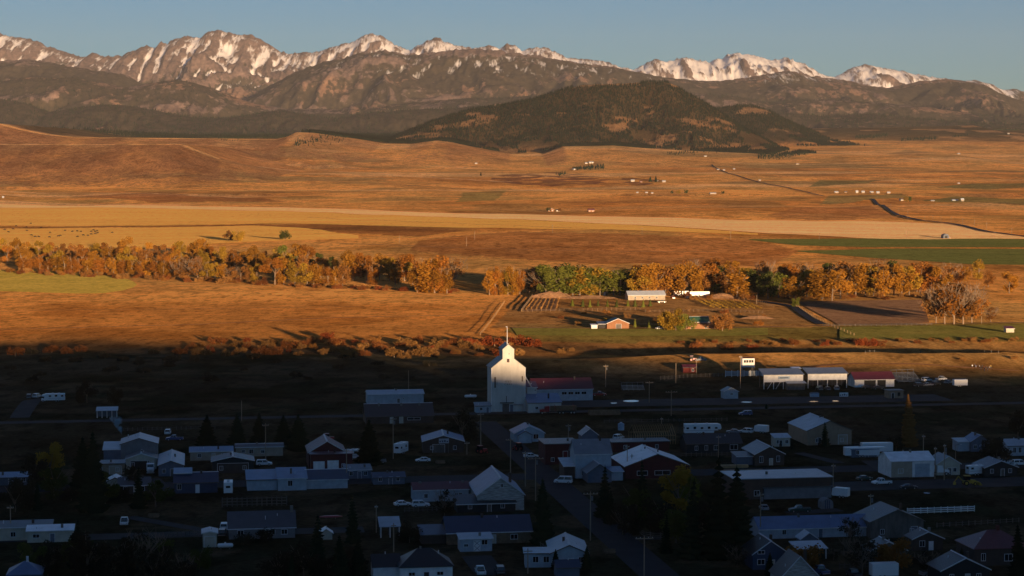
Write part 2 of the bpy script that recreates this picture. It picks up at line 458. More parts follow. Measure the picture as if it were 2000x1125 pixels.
    o = bpy.data.objects.new('hillside', me); link(o); tag(o, 'grassy ridge behind the viewpoint that shades the town', 'hillside', kind='structure')
build_ground()

PEAKS = [  # far snowy skyline
 Ridge(27000, [(-600, 70), (-200, 66), (0, 62), (14, 69), (40, 72), (80, 81), (120, 98), (150, 106), (166, 112), (185, 104), (202, 111), (240, 108), (262, 97), (276, 94), (290, 87), (304, 96), (310, 92), (319, 79), (331, 86),
   (345, 73), (375, 71), (400, 70), (416, 60), (435, 58), (450, 62), (465, 68), (492, 67), (505, 75), (530, 89), (550, 100), (562, 104), (590, 102), (612, 103), (640, 96), (665, 86), (690, 83), (702, 74), (715, 66),
   (725, 63), (740, 68), (762, 79), (790, 95), (804, 98), (825, 83), (845, 74), (862, 76), (880, 83), (910, 94), (938, 92), (955, 88), (975, 96), (992, 85), (1006, 89), (1020, 98), (1045, 92), (1066, 94), (1090, 103),
   (1120, 116), (1150, 115), (1190, 123), (1210, 131), (1240, 136), (1262, 124), (1282, 117), (1300, 123), (1330, 110), (1362, 118), (1385, 121), (1405, 115), (1420, 106), (1440, 103), (1472, 108), (1500, 117),
   (1515, 115), (1530, 111), (1550, 118), (1580, 132), (1605, 146), (1626, 151), (1660, 134), (1680, 125), (1700, 128), (1722, 133), (1760, 139), (1800, 148), (1840, 154), (1870, 158), (1905, 157), (1930, 165),
   (1955, 175), (1980, 174), (2000, 181), (2200, 190), (2600, 200)], 5200, 6000, 500, 2600, 1.05, 620, 700, 11, 38, 150),
]
MIDR = [
 Ridge(21500, [(-600, 100), (0, 118), (40, 118), (80, 117), (110, 122), (150, 131), (200, 139), (250, 146), (300, 175), (480, 200), (520, 172), (560, 150), (600, 131), (650, 116), (690, 106), (745, 98), (772, 98),
   (800, 106), (830, 103), (880, 98), (920, 94), (950, 96), (1000, 101), (1050, 109), (1100, 118), (1130, 124), (1200, 131), (1250, 142), (1300, 152), (1350, 156), (1400, 159), (1430, 154), (1460, 150), (1500, 143), (1530, 138),
   (1545, 140), (1580, 149), (1620, 152), (1660, 159), (1700, 168), (1730, 172), (1760, 166), (1780, 160), (1800, 157), (1850, 155), (1880, 158), (1920, 166), (1945, 181), (1970, 190), (2000, 198), (2600, 215)], 4600, 4000, 420, 2200, 1.1, 420, 620, 12, 16, 140),
 Ridge(18500, [(-600, 150), (0, 160), (60, 150), (150, 152), (250, 170), (300, 162), (345, 155), (380, 161), (420, 173), (450, 186), (500, 203), (560, 212), (700, 214), (800, 200), (900, 192), (1000, 190), (1120, 180), (1250, 176), (1350, 182), (1420, 186), (1500, 200),
   (1600, 193), (1700, 199), (1800, 208), (1900, 222), (2000, 232), (2600, 240)], 3300, 3500, 350, 1700, 1.15, 430, 430, 13, 8, 120),
 Ridge(15500, [(-600, 170), (0, 192), (50, 201), (100, 219), (160, 209), (210, 204), (250, 206), (300, 214), (350, 225), (400, 231), (450, 229), (500, 222), (550, 214), (600, 224), (660, 232), (700, 222), (800, 214), (900, 210), (950, 206), (1050, 215), (1150, 225), (1300, 215),
   (1400, 215), (1500, 216), (1600, 226), (1700, 222), (1800, 232), (1900, 240), (2000, 243), (2600, 250)], 2600, 3000, 260, 1300, 1.2, 300, 330, 14, 5, 90),
]
def build_mountains():
    ys = np.arange(12300, 33500, 46.0)
    c = np.linspace(-1, 1, 980)
    Y = np.repeat(ys[:, None], len(c), 1)
    X = c[None, :] * (0.315 * (ys + 1500))[:, None]
    Z = base(Y) - 25 + 0 * X
    Z = np.where(Y < 13400, Z - (13400 - Y) * 0.2, Z)
    for r in PEAKS + MIDR:
        Z = np.maximum(Z, r(X, Y))
    rough = (ridged(X / 420, Y / 420, 5) - 0.6) * 60 * sstep(14500, 20000, Y)
    for r in PEAKS + MIDR:
        yc, zc = r.crest(X)
        rough = rough * sstep(0, 900, np.abs(Y - yc))
    Z = Z + rough * sstep(60, 400, Z - base(Y))
    gul = (ridged(X / 230 + 0.5 * fbm(X / 500, Y / 500, 2), Y / 900, 4, 0.6) - 0.62) * 150 * sstep(250, 800, Z - base(Y))
    for r in PEAKS + MIDR:
        yc, zc = r.crest(X)
        gul = gul * (0.12 + 0.88 * sstep(0, 700, np.abs(Y - yc)))
    gul2 = (ridged(X / 85 + 0.8 * fbm(X / 260, Y / 400, 2), Y / 700, 3, 0.6) - 0.62) * 55 * sstep(300, 900, Z - base(Y)) * sstep(19000, 22000, Y)
    Z = Z + gul + gul2
    gx = np.gradient(Z, axis=1) / np.gradient(X, axis=1); gy = np.gradient(Z, axis=0) / np.gradient(Y, axis=0)
    slope = np.hypot(gx, gy)
    curv = Z - 0.25 * (np.roll(Z, 6, 1) + np.roll(Z, -6, 1) + np.roll(Z, 5, 0) + np.roll(Z, -5, 0))
    px = CX + F * X / Y
    line = np.interp(px, [-300, 250, 450, 560, 700, 900, 1100, 1300, 1500, 1700, 2000, 2300], [1660, 1760, 1730, 1560, 1510, 1460, 1370, 1150, 1110, 1080, 1040, 1000])
    snow = 0.5 + (Z - line) / 620.0 - curv / 42.0 - (slope - 0.5) * np.interp(px, [0, 600, 1250, 2000], [0.45, 0.3, 0.05, 0.05]) + (fbm(X / 900, Y / 900, 4) - 0.5) * 0.2
    snow = np.clip(snow, 0, 1) * sstep(850, 1150, Z)
    snow = np.where(Y < 20300, snow * 0.4, snow)
    snow = snow - 0.55 * (1 - sstep(820, 1080, Z)) - 0.35 * (snow < 0.12)
    tl = np.interp(px, [-300, 300, 700, 1200, 1500, 2300], [1330, 1300, 1460, 1330, 1180, 1080])
    forest = 0.95 - sstep(-260, 160, Z - tl) * 0.95 - np.clip(curv / 90, -0.2, 0.3) + (fbm(X / 600 + 20, Y / 600 + Z / 250, 5) - 0.5) * 1.7 - 0.15 * (px < 950) * (Y > 16500)
    forest = np.clip(forest, 0, 1) * sstep(15, 70, Z - base(Y))
    forest = np.maximum(forest, 0.85 * (Z - base(Y) < 120) * (px < 1320) + 0.75 * (Y > 14300) * (Z - base(Y) < 120))
    scree = sstep(0.35, 0.65, fbm(X / 500 + 3, Y / 500, 4)) * (1 - sstep(900, 1300, Z)) + (1 - sstep(10, 90, Z - base(Y)))
    me = grid_mesh('mountain_range', X, Y, Z, mountain_material())
    tint(me, np.stack([snow, forest, np.clip(scree, 0, 1)], -1))
    o = bpy.data.objects.new('mountain_range', me); link(o); tag(o, 'snow capped mountain range above dark timbered foothills', 'mountains', kind='structure')
    return X, Y, Z, forest
MX, MY, MZ, MF = build_mountains()
# ------------------------------------------------------------------ fields and roads
def band(name, lower, upper, m, n=90, rows=10, lift=0.25, label=None):
    """a field between two edges given on the ground, draped over the land"""
    def resample(pts):
        P = np.array([G(*p) for p in pts]); d = np.r_[0, np.cumsum(np.hypot(*np.diff(P[:, :2], axis=0).T))]
        t = np.linspace(0, d[-1], n)
        return np.interp(t, d, P[:, 0]), np.interp(t, d, P[:, 1])
    lx, ly = resample(lower); ux, uy = resample(upper)
    s = np.linspace(0, 1, rows)[:, None]
    X = lx * (1 - s) + ux * s; Y = ly * (1 - s) + uy * s
    o = bpy.data.objects.new(name, grid_mesh(name, X, Y, H(X, Y) + lift, m)); link(o)
    return tag(o, label, 'field' if 'field' in name else 'path', kind='structure')
def strip(name, pts, width, m, lift=0.12, px=True, n=60, label=None, kind='structure'):
    P = np.array([G(*p) for p in pts]) if px else np.array([(a, b, 0) for a, b in pts], float)
    d = np.r_[0, np.cumsum(np.hypot(*np.diff(P[:, :2], axis=0).T))]
    t = np.linspace(0, d[-1], n); x = np.interp(t, d, P[:, 0]); y = np.interp(t, d, P[:, 1])
    k = 5
    if len(pts) > 2:
        x[k:-k] = np.convolve(x, np.ones(2 * k + 1) / (2 * k + 1), 'valid'); y[k:-k] = np.convolve(y, np.ones(2 * k + 1) / (2 * k + 1), 'valid')
    tx, ty = np.gradient(x), np.gradient(y); l = np.hypot(tx, ty); nx, ny = -ty / l, tx / l
    s = np.linspace(-0.5, 0.5, 4)[:, None] * width
    X = x + nx * s; Y = y + ny * s
    o = bpy.data.objects.new(name, grid_mesh(name, X, Y, H(X, Y) + lift, m)); link(o)
    return tag(o, label, 'road', kind=kind)
M_stub = field_material('pale_stubble', (0.60, 0.38, 0.16), (0.80, 0.55, 0.28), 0.03, (0.06, 0.8, 1))
M_gold = field_material('gold_pasture', (0.54, 0.31, 0.075), (0.70, 0.42, 0.11), 0.025, (0.08, 0.7, 1))
M_green = field_material('green_crop', (0.085, 0.105, 0.028), (0.14, 0.145, 0.045), 0.03, (0.08, 0.8, 1))
M_pivot = field_material('yellow_green_crop', (0.38, 0.29, 0.055), (0.47, 0.36, 0.08), 0.02)
M_plow = field_material('ploughed_earth', (0.15, 0.085, 0.05), (0.25, 0.15, 0.09), 0.08, (0.3, 2.5, 1))
M_gravel = mat('gravel', (0.055, 0.053, 0.052), 0.95, 0.3, 0.15, spec=0.1)
M_asph = mat('asphalt', (0.028, 0.028, 0.032), 0.9, 0.3, 0.2, spec=0.15)
M_dirt = field_material('dirt_track', (0.12, 0.075, 0.05), (0.2, 0.13, 0.085), 0.1)
band('stubble_field', [(-90, 402), (300, 407), (600, 414), (900, 425), (1200, 438), (1500, 456), (1700, 466.3), (2010, 466.8)],
     [(-90, 396), (300, 401), (600, 407), (1000, 418), (1300, 425), (1700, 432), (1850, 437), (1975, 458)], M_stub, 140, 14, 0.3, 'pale stubble field striping across the valley')
band('pasture_field', [(-90, 440), (300, 441), (560, 436), (900, 445), (1200, 449), (1480, 459)], [(-90, 402.5), (300, 407.5), (600, 414.5), (900, 425.5), (1200, 438.5), (1480, 456)], M_gold, 110, 14, 0.3, 'golden pasture below the pale stubble strip')
band('cattle_field', [(-90, 486), (300, 486), (420, 476), (560, 470), (700, 466)], [(-90, 445), (300, 445), (500, 441), (600, 446), (700, 460)], M_gold, 90, 12, 0.3, 'golden grazed field with scattered cattle')
band('green_field', [(1462, 469), (1560, 480), (1700, 483.5), (2090, 484)], [(1465, 467.6), (1600, 467), (1800, 467.4), (2090, 467.6)], M_green, 90, 8, 0.35, 'upper dark green hay field at right')
band('green_field', [(1556, 491.5), (1650, 500), (1800, 510), (1900, 517), (2090, 519)], [(1560, 490), (1700, 486.5), (1850, 486), (2090, 486.5)], M_green, 90, 8, 0.35, 'lower dark green hay field at right')
band('pivot_field', [(-90, 567), (60, 571), (150, 574), (200, 573.5), (240, 568), (260, 562), (267, 557)], [(-90, 527), (60, 528), (150, 533), (220, 540), (250, 546), (262, 551), (267, 556)], M_pivot, 90, 12, 0.25, 'rounded yellow green crop field at left edge')
band('ploughed_field', [(1640, 636), (1700, 635), (1760, 634), (1815, 631)], [(1556, 590), (1640, 588), (1720, 587), (1800, 586)], M_plow, 60, 12, 0.25, 'bare brown ploughed field beside the ranch lane')
band('plot_field', [(1022, 608), (1060, 608), (1085, 608)], [(1042, 583), (1070, 583), (1092, 583)], M_plow, 30, 8, 0.2, 'small tilled garden plot with planted rows')
band('lawn_field', [(1010, 655), (1200, 657), (1400, 657), (1500, 655)], [(1000, 641), (1200, 643.5), (1400, 643), (1500, 641)], field_material('meadow_green', (0.13, 0.13, 0.03), (0.20, 0.17, 0.045), 0.03), 60, 8, 0.2, 'olive green meadow below the ranch house')
band('lawn_field', [(1640, 664), (1800, 662), (2090, 660)], [(1640, 640), (1800, 637), (2090, 634)], bpy.data.materials['meadow_green'], 60, 8, 0.2, 'olive green meadow below the bare cottonwoods')
strip('highway', [(1704, 389), (1726, 403), (1752, 420), (1780, 430), (1816, 432), (1850, 436), (1900, 446), (1950, 457), (2090, 475)], 8.5, M_asph, 0.9, n=90, label='dark highway dropping through the fields at right')
strip('highway', [(1390, 322), (1425, 340), (1480, 356), (1560, 371), (1612, 384)], 6.5, M_asph, 1.2, n=70, label='far stretch of highway climbing toward the butte')
strip('ranch_lane', [(1480, 588), (1548, 598), (1585, 624), (1606, 634)], 6, M_gravel, 0.3, label='gravel ranch lane along the ploughed field')
strip('ranch_lane', [(1000, 641), (1200, 642), (1420, 642), (1600, 637), (1800, 634), (2090, 630)], 4, M_dirt, 0.4, label='dirt lane in front of the ranch house')
strip('ditch', [(-90, 443), (200, 443.5), (420, 442), (520, 438)], 16, field_material('ditch_weeds', (0.10, 0.045, 0.02), (0.15, 0.07, 0.03)), 0.5, label='dark weedy ditch across the golden pasture')
M_pt = field_material('pale_track', (0.50, 0.33, 0.19), (0.62, 0.42, 0.25), 0.1); M_dk = field_material('dark_field_edge', (0.20, 0.10, 0.05), (0.28, 0.15, 0.08), 0.1)
for i, (pts, w, m, lab) in enumerate([([(-80, 378), (140, 376), (330, 380), (560, 386)], 9, M_pt, 'pale farm track below the left benches'), ([(505, 326), (620, 333), (780, 344), (1000, 356)], 14, M_pt, 'pale field strip curving below the benches'), ([(-80, 281.8), (120, 281.4), (345, 281.2)], 16, M_pt, 'pale rim of the flat topped left bench'),
  ([(600, 352), (760, 360), (960, 372), (1180, 376)], 10, M_dk, 'dark field edge across the middle prairie'), ([(880, 398), (1050, 400), (1300, 392), (1480, 398)], 9, M_dk, 'dark ditch line above the pale stubble'), ([(1000, 372), (1200, 382), (1420, 376)], 9, M_pt, 'pale track on the middle prairie swell'), ([(1500, 345), (1650, 342), (1800, 348), (2000, 336)], 12, M_dk, 'dark gully line on the right prairie'),
  ([(1260, 336), (1380, 340), (1560, 344)], 10, M_pt, 'pale track crossing toward the far highway'), ([(1430, 318), (1600, 322), (1760, 316), (2010, 318)], 12, M_pt, 'pale field edge high on the right prairie'), ([(-80, 648), (200, 640), (420, 634), (640, 622), (940, 616)], 3, M_dk, 'worn trail across the near hay meadow'), ([(-80, 612), (180, 606), (420, 604), (700, 600)], 2.5, M_dk, 'faint line across the near hay meadow'),
  ([(1500, 726), (1650, 712), (1780, 712), (1990, 726)], 3, M_dk, 'two track trail over the lit rise'), ([(660, 476), (860, 484), (1100, 490), (1400, 492)], 5, M_dk, 'dark trail along the brown slope'), ([(600, 425), (900, 437), (1200, 449)], 4, M_dk, 'dark line below the pale stubble')]):
    strip('farm_track', pts, w, m, 0.5 if pts[0][1] > 400 else 1.2, n=80, label=lab)
ct, st = math.cos(R(9)), math.sin(R(9))
def W(a, b, o=(10.0, 580.0)):                      # town street grid: a across, b away from the camera
    return (o[0] + a * ct - b * st, o[1] + a * st + b * ct)
strip('main_street', [W(0, -165), W(0, 128)], 9, M_asph, 0.02, px=False, label='dark main street running up through the town')
strip('cross_street', [W(-210, 0), W(240, 0)], 12, M_asph, 0.04, px=False, label='cross street in front of the white roofed store')
strip('rail_road', [W(-190, 152), W(260, 152)], 7, M_gravel, 0.03, px=False, label='gravel road in front of the grain elevator')
strip('gravel_yard', [W(20, 176), W(190, 174)], 22, M_gravel, 0.05, px=False, label='gravel yard with puddles beside the elevator')
strip('side_street', [W(75, -32), W(240, -30)], 16, M_gravel, 0.06, px=False, label='gravel side street below the white shop')
strip('back_street', [W(-210, -78), W(-60, -78)], 8, M_gravel, 0.05, px=False, label='gravel back street beside the grey roofed house')
strip('driveway', [(38, 816), (48, 800), (62, 782), (100, 778)], 7, M_gravel, 0.06, label='gravel drive up to the parked motorhome')

for i, (pts, w, lab) in enumerate([([(300, 935), (330, 965)], 4, 'gravel drive beside the storage barn'), ([(640, 922), (655, 934)], 7, 'gravel apron before the fire hall'), ([(930, 1086), (960, 1124)], 7, 'gravel alley parking at the bottom'), ([(1700, 900), (1760, 935)], 6, 'gravel drive into the repair yard'), ([(250, 1010), (420, 1040)], 4, 'gravel drive to the silver shed'), ([(1330, 1050), (1240, 1052)], 5, 'gravel lane under the big spruces'), ([(1540, 1003), (1640, 996)], 5, 'gravel parking below the long storefront'), ([(1560, 885), (1640, 905)], 4, 'curving drive beside the tan warehouse')]):
    strip('driveway', pts, w, M_gravel, 0.07 + 0.004 * i, label=lab)
# ------------------------------------------------------------------ trees
rs = np.random.RandomState(5)
def quads(c, size, n, flat=0.0):
    """n randomly turned leaf clumps round centres c"""
    a = rs.normal(size=(n, 3)); a[:, 2] *= (1 - flat); a /= np.linalg.norm(a, axis=1)[:, None]
    b = np.cross(a, rs.normal(size=(n, 3))); b /= np.linalg.norm(b, axis=1)[:, None]
    s = (size * (0.6 + 0.8 * rs.rand(n)))[:, None]
    v = np.stack([c - a * s, c + b * s * 0.7, c + a * s, c - b * s * 0.7], 1).reshape(-1, 3)
    return v, np.arange(4 * n).reshape(-1, 4)
def crown(kind, n=620):
    L = []
    if kind == 'broad':
        for _ in range(rs.randint(10, 19)):
            z = 0.18 + 0.68 * rs.rand(); r = (0.25 - 0.20 * abs(z - 0.52) / 0.4) * (0.40 + 0.85 * rs.rand()); a = rs.rand() * 6.3
            L.append((r * math.cos(a), r * math.sin(a), z, 0.065 + 0.075 * rs.rand(), 1.3))
    elif kind == 'tall':
        for _ in range(15):
            z = 0.10 + 0.74 * rs.rand(); r = 0.13 * rs.rand() ** 0.5 * (1.1 - abs(z - 0.5)); a = rs.rand() * 6.3
            L.append((r * math.cos(a), r * math.sin(a), z, 0.065 + 0.045 * rs.rand(), 1.9))
    elif kind == 'round':
        for _ in range(14):
            z = 0.14 + 0.62 * rs.rand(); r = 0.34 * rs.rand() ** 0.5; a = rs.rand() * 6.3
            L.append((r * math.cos(a), r * math.sin(a), z, 0.13 + 0.07 * rs.rand(), 1.0))
    else:  # shrub dome
        for _ in range(14):
            z = 0.05 + 0.60 * rs.rand(); r = 0.62 * rs.rand() ** 0.5 * (1 - 0.55 * z); a = rs.rand() * 6.3
            L.append((r * math.cos(a), r * math.sin(a), z, 0.20 + 0.10 * rs.rand(), 1.0))
    L = np.array(L); k = rs.randint(0, len(L), n)
    d = rs.normal(size=(n, 3)); d /= np.linalg.norm(d, axis=1)[:, None]; rad = rs.rand(n) ** 0.45
    c = L[k, :3] + d * (L[k, 3] * rad)[:, None] * np.stack([np.ones(n), np.ones(n), L[k, 4]], 1)
    c[:, 2] = np.clip(c[:, 2], 0.02, 1.0)
    sz = {'broad': 0.023, 'tall': 0.020, 'round': 0.030, 'shrub': 0.055}[kind]
    return quads(c, sz, n)
def limb(V, Fc, p, q, r0, r1, n=5):
    p = np.array(p, float); q = np.array(q, float); d = q - p; d /= np.linalg.norm(d)
    u = np.cross(d, (0.3, 1, 0.2)); u /= np.linalg.norm(u); w = np.cross(d, u); b = len(V)
    for c, r in ((p, r0), (q, r1)):
        for i in range(n):
            a = 2 * math.pi * i / n; V.append(c + r * (math.cos(a) * u + math.sin(a) * w))
    for i in range(n): Fc.append((b + i, b + (i + 1) % n, b + n + (i + 1) % n, b + n + i))
def trunk(kind):
    V, Fc = [], []
    hgt = {'broad': 0.5, 'tall': 0.7, 'round': 0.35, 'bare': 0.45, 'shrub': 0.3}[kind]
    limb(V, Fc, (0, 0, -0.02), (0.01, 0, hgt), 0.016 if kind != 'shrub' else 0.05, 0.009, 7)
    nb = 34 if kind == 'bare' else 7
    for i in range(nb):
        z = hgt * (0.35 + 0.65 * rs.rand()); a = rs.rand() * 6.3; sp = 0.26 if kind in ('round', 'bare') else (0.10 if kind == 'tall' else 0.2)
        q = (sp * math.cos(a) * (0.4 + rs.rand()), sp * math.sin(a) * (0.4 + rs.rand()), min(0.97, z + 0.22 + 0.3 * rs.rand()))
        limb(V, Fc, (0, 0, z), q, 0.007, 0.003, 4)
        if kind == 'bare':
            for _ in range(3):
                e = (q[0] + rs.normal() * 0.06, q[1] + rs.normal() * 0.06, min(1.0, q[2] + 0.08 + 0.12 * rs.rand()))
                limb(V, Fc, q, e, 0.004, 0.0015, 3)
    return np.array(V), np.array(Fc)
def conifer(n_l=17, n_b=12, wide=0.20):
    V, Fc = [], []
    for k in range(n_l):
        z = 0.06 + 0.94 * (k / n_l) ** 0.95; r = wide * (1 - z) ** 0.85 * (0.85 + 0.3 * rs.rand()) + 0.012
        off = rs.rand() * 6
        for i in range(n_b):
            a = off + 2 * math.pi * i / n_b + rs.normal() * 0.15; rr = r * (0.65 + 0.5 * rs.rand()); w = 0.30 * rr + 0.008
            ca, sa = math.cos(a), math.sin(a); dz = -0.33 * rr - 0.01; b = len(V)
            V += [(0, 0, z + 0.03), (ca * rr * .6 - sa * w, sa * rr * .6 + ca * w, z + dz * .35), (ca * rr, sa * rr, z + dz + 0.25 * rr), (ca * rr * .6 + sa * w, sa * rr * .6 - ca * w, z + dz * .35), (ca * rr * .55, sa * rr * .55, z + dz * 1.3)]
            Fc += [(b, b + 1, b + 2), (b, b + 2, b + 3), (b + 1, b + 4, b + 2), (b + 4, b + 3, b + 2)]
    b = len(V)
    V += [(0.012, 0, 0.9), (-0.008, 0.01, 0.9), (-0.008, -0.01, 0.9), (0, 0, 1.02)]
    Fc += [(b, b + 1, b + 3), (b + 1, b + 2, b + 3), (b + 2, b, b + 3)]
    return np.array(V), np.array(Fc)
LEAF = {
 'gold': leaf_mat('gold_leaves', (0.28, 0.125, 0.016), (0.42, 0.205, 0.03)),
 'orange': leaf_mat('orange_leaves', (0.24, 0.09, 0.016), (0.36, 0.15, 0.027)),
 'olive': leaf_mat('olive_leaves', (0.25, 0.15, 0.02), (0.38, 0.23, 0.032)),
 'green': leaf_mat('green_leaves', (0.10, 0.12, 0.02), (0.19, 0.18, 0.035)),
 'dark': leaf_mat('dark_leaves', (0.055, 0.07, 0.018), (0.10, 0.10, 0.025)),
 'brown': leaf_mat('brown_leaves', (0.21, 0.09, 0.024), (0.32, 0.15, 0.04)),
 'rust': leaf_mat('rust_leaves', (0.17, 0.06, 0.02), (0.27, 0.10, 0.03)),
 'red': leaf_mat('red_leaves', (0.19, 0.045, 0.016), (0.28, 0.075, 0.024)),
 'tan': leaf_mat('tan_leaves', (0.25, 0.125, 0.04), (0.36, 0.19, 0.06)),
 'larch': leaf_mat('larch_needles', (0.10, 0.055, 0.018), (0.17, 0.085, 0.028), 0.1),
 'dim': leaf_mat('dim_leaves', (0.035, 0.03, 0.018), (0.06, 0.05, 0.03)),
 'fir': leaf_mat('fir_needles', (0.012, 0.019, 0.010), (0.026, 0.036, 0.017), 0.1),
}
M_bark = mat('bark', (0.20, 0.15, 0.11), 0.9, 0.4, 3)
M_pale = mat('pale_bark', (0.27, 0.19, 0.13), 0.9, 0.3, 3)
CROWNS, TRUNKS = {}, {}
for kd, nv in (('broad', 5), ('tall', 4), ('round', 3), ('shrub', 4)):
    for i in range(nv):
        v, f = crown(kd, {'broad': 2300, 'tall': 1900, 'round': 2200, 'shrub': 800}[kd])
        CROWNS[kd, i] = (v, f)
for i in range(3):
    v, f = crown('broad', 1100); CROWNS['bare', i] = (v, f)
for i in range(3): CROWNS['conifer', i] = conifer(15 + 3 * i, 11 + i, 0.18 + 0.02 * i)
NV = {}
for k in CROWNS: NV[k[0]] = NV.get(k[0], 0) + 1
_cm = {}
def crown_me(kd, i, c):
    if (kd, i, c) not in _cm: _cm[kd, i, c] = tri_mesh('crown', *CROWNS[kd, i], LEAF[c])
    return _cm[kd, i, c]
def trunk_me(kd, i, pale):
    k = (kd, i, pale)
    if k not in TRUNKS:
        if kd == 'conifer':
            V, Fc = [], []; limb(V, Fc, (0, 0, -0.02), (0, 0, 0.9), 0.02, 0.004, 6)
            TRUNKS[k] = tri_mesh('trunk', np.array(V), np.array(Fc), M_bark)
        else: TRUNKS[k] = tri_mesh('trunk', *trunk(kd), M_pale if pale else M_bark)
    return TRUNKS[k]
def plant(name, label, cat, group, px, bpy_, tpy, kd, colr, wide=1.0, pale=False, pos=None, h=None):
    x, y, z = pos if pos else G(px, bpy_)
    hh = h if h else (bpy_ - tpy) / scale_at(y)
    r = bpy.data.objects.new(name, None); r.empty_display_size = 0.5; link(r); tag(r, label, cat, group)
    r.location = (x, y, z - 0.05); w = hh * wide * rnd.uniform(0.92, 1.1)
    r.scale = (w, w, hh); r.rotation_euler = (rnd.uniform(-.04, .04), rnd.uniform(-.04, .04), rnd.uniform(0, 6.28))
    i = rnd.randrange(NV[kd])
    link(bpy.data.objects.new('trunk', trunk_me(kd, i, pale)), r)
    link(bpy.data.objects.new('crown', crown_me(kd, i, colr)), r)
    return r
WORDS = ['first', 'second', 'third', 'fourth', 'fifth', 'sixth', 'seventh', 'eighth', 'ninth', 'tenth', 'eleventh', 'twelfth', 'thirteenth', 'fourteenth', 'fifteenth', 'sixteenth', 'seventeenth', 'eighteenth', 'nineteenth', 'twentieth']
TENS = {20: 'twenty', 30: 'thirty', 40: 'forty', 50: 'fifty'}
def nth(i):
    if i < 20: return WORDS[i]
    t = (i + 1) // 10 * 10; u = (i + 1) % 10
    return (TENS[t] + '-' + WORDS[u - 1]) if u else TENS[t][:-1] + 'ieth'
CN = {'gold': 'golden', 'orange': 'orange', 'olive': 'olive yellow', 'green': 'green', 'dark': 'dark green', 'brown': 'brown leaved', 'rust': 'rust coloured', 'red': 'deep red', 'tan': 'tan', 'dim': 'dusky', 'larch': 'brown', 'fir': 'dark'}
def row(name, noun, place, group, items, defkind, pale=False):
    items = sorted(items, key=lambda t: t[0]); cnt = {}
    for it in items:
        px, b, t, c = it[:4]; kd = it[4] if len(it) > 4 else defkind
        k = cnt.get(c, 0); cnt[c] = k + 1
        lab = f'{CN[c]} {noun}, {nth(k)} such from left in {place}'
        plant(name, lab, 'shrub' if kd == 'shrub' else 'tree', group, px, b, t, kd, c, (it[5] if len(it) > 5 else 1.0) * {'broad': 1.45, 'tall': 1.3, 'bare': 1.4, 'shrub': 1.3}.get(kd, 1.0), pale)
g, o_, l_, d_, b_, gr = 'gold', 'orange', 'olive', 'dark', 'brown', 'green'
row('cottonwood_tree', 'cottonwood', 'left river grove back row', 'cottonwoods in the left grove back row',
 [(8,503,462,l_),(30,503,464,g),(52,504,469,g),(75,504,467,l_),(95,505,470,o_),(120,505,472,b_),(140,505,475,b_),(160,505,474,o_),(185,506,471,l_),(208,506,470,o_),(235,506,469,b_),(248,506,461,g),(266,507,477,b_),(285,507,470,g),
  (302,507,476,b_),(325,508,474,b_),(341,508,478,o_),(353,508,467,l_),(376,508,471,g),(395,509,462,g),(410,510,478,o_),(430,520,477,l_),(455,520,484,b_),(475,520,488,g),(496,519,479,g),(520,520,487,b_),(545,525,477,l_),
  (562,525,474,gr),(580,525,471,g),(597,525,477,o_),(620,525,491,d_),(650,530,498,d_),(682,531,488,g),(702,531,489,o_)], 'broad', True)
row('cottonwood_tree', 'young cottonwood', 'left river grove front row', 'young cottonwoods in the left grove front row',
 [(-8,522,492,b_),(45,532,500,o_,'tall',1.6),(60,532,502,o_,'tall',1.6),(78,532,499,o_,'tall',1.6),(94,533,504,o_,'tall',1.7),(110,533,500,g,'tall',1.6),(125,534,497,g,'tall',1.6),(140,534,499,o_,'tall',1.6),(155,534,501,o_,'tall',1.7),
  (171,535,502,g,'tall',1.7),(190,535,503,o_,'tall',1.8),(206,535,502,o_,'tall',1.6),(222,536,501,g,'tall',1.7),(240,537,504,o_,'tall',1.7),(258,538,505,g,'tall',1.6),(275,539,507,o_,'tall',1.6),(290,539,504,g,'tall',1.6),
  (305,541,508,o_,'tall',1.8),(320,542,507,g,'tall',1.6),(337,543,509,o_,'tall',1.6),(405,548,511,l_),(420,548,509,l_),(436,549,512,g),(470,551,517,b_),(486,552,519,b_),(501,553,514,l_),(537,556,497,o_,'broad',1.1),(554,556,504,g),
  (576,557,507,l_),(600,557,509,l_),(613,557,511,g),(626,557,517,g,'tall',1.6),(641,558,519,o_,'tall',1.6),(656,558,519,g,'tall',1.6),(669,558,514,b_)], 'broad', True)
row('bare_tree', 'leafless grey willow tree', 'left river grove', 'leafless trees in the left grove', [(350,545,503,b_,'bare'),(368,546,500,b_,'bare',1.2),(386,547,504,b_,'bare',1.2),(452,550,519,b_,'bare',1.3)], 'bare', True)
row('cottonwood_tree', 'cottonwood', 'middle river grove', 'cottonwoods in the middle grove',
 [(690,547,491,g,'broad',1.1),(716,549,494,o_),(741,547,494,g),(761,549,499,l_),(728,556,518,o_,'tall',1.6),(772,556,520,g,'tall',1.6),(790,549,490,o_,'broad',1.2),(815,571,519,g,'tall',1.3),(826,571,517,g,'tall',1.3),(838,572,500,g,'tall',1.6),(850,572,496,o_,'broad',1.1),
  (848,573,522,g,'tall',1.4),(860,573,520,o_,'tall',1.3),(873,573,522,g,'tall',1.3),(806,556,507,l_),(885,560,500,b_,'bare')], 'broad', True)
row('poplar_tree', 'upright poplar', 'clump left of green grove', 'golden poplars beside the green grove',
 [(956,576,521,g),(967,576,519,o_),(979,576,522,g),(992,576,524,l_),(1003,576,517,g),(1015,575,521,o_),(1034,572,526,b_,'bare',1.3),(1046,570,518,b_,'bare',1.2),(1055,575,522,b_,'bare',1.2)], 'tall', True)
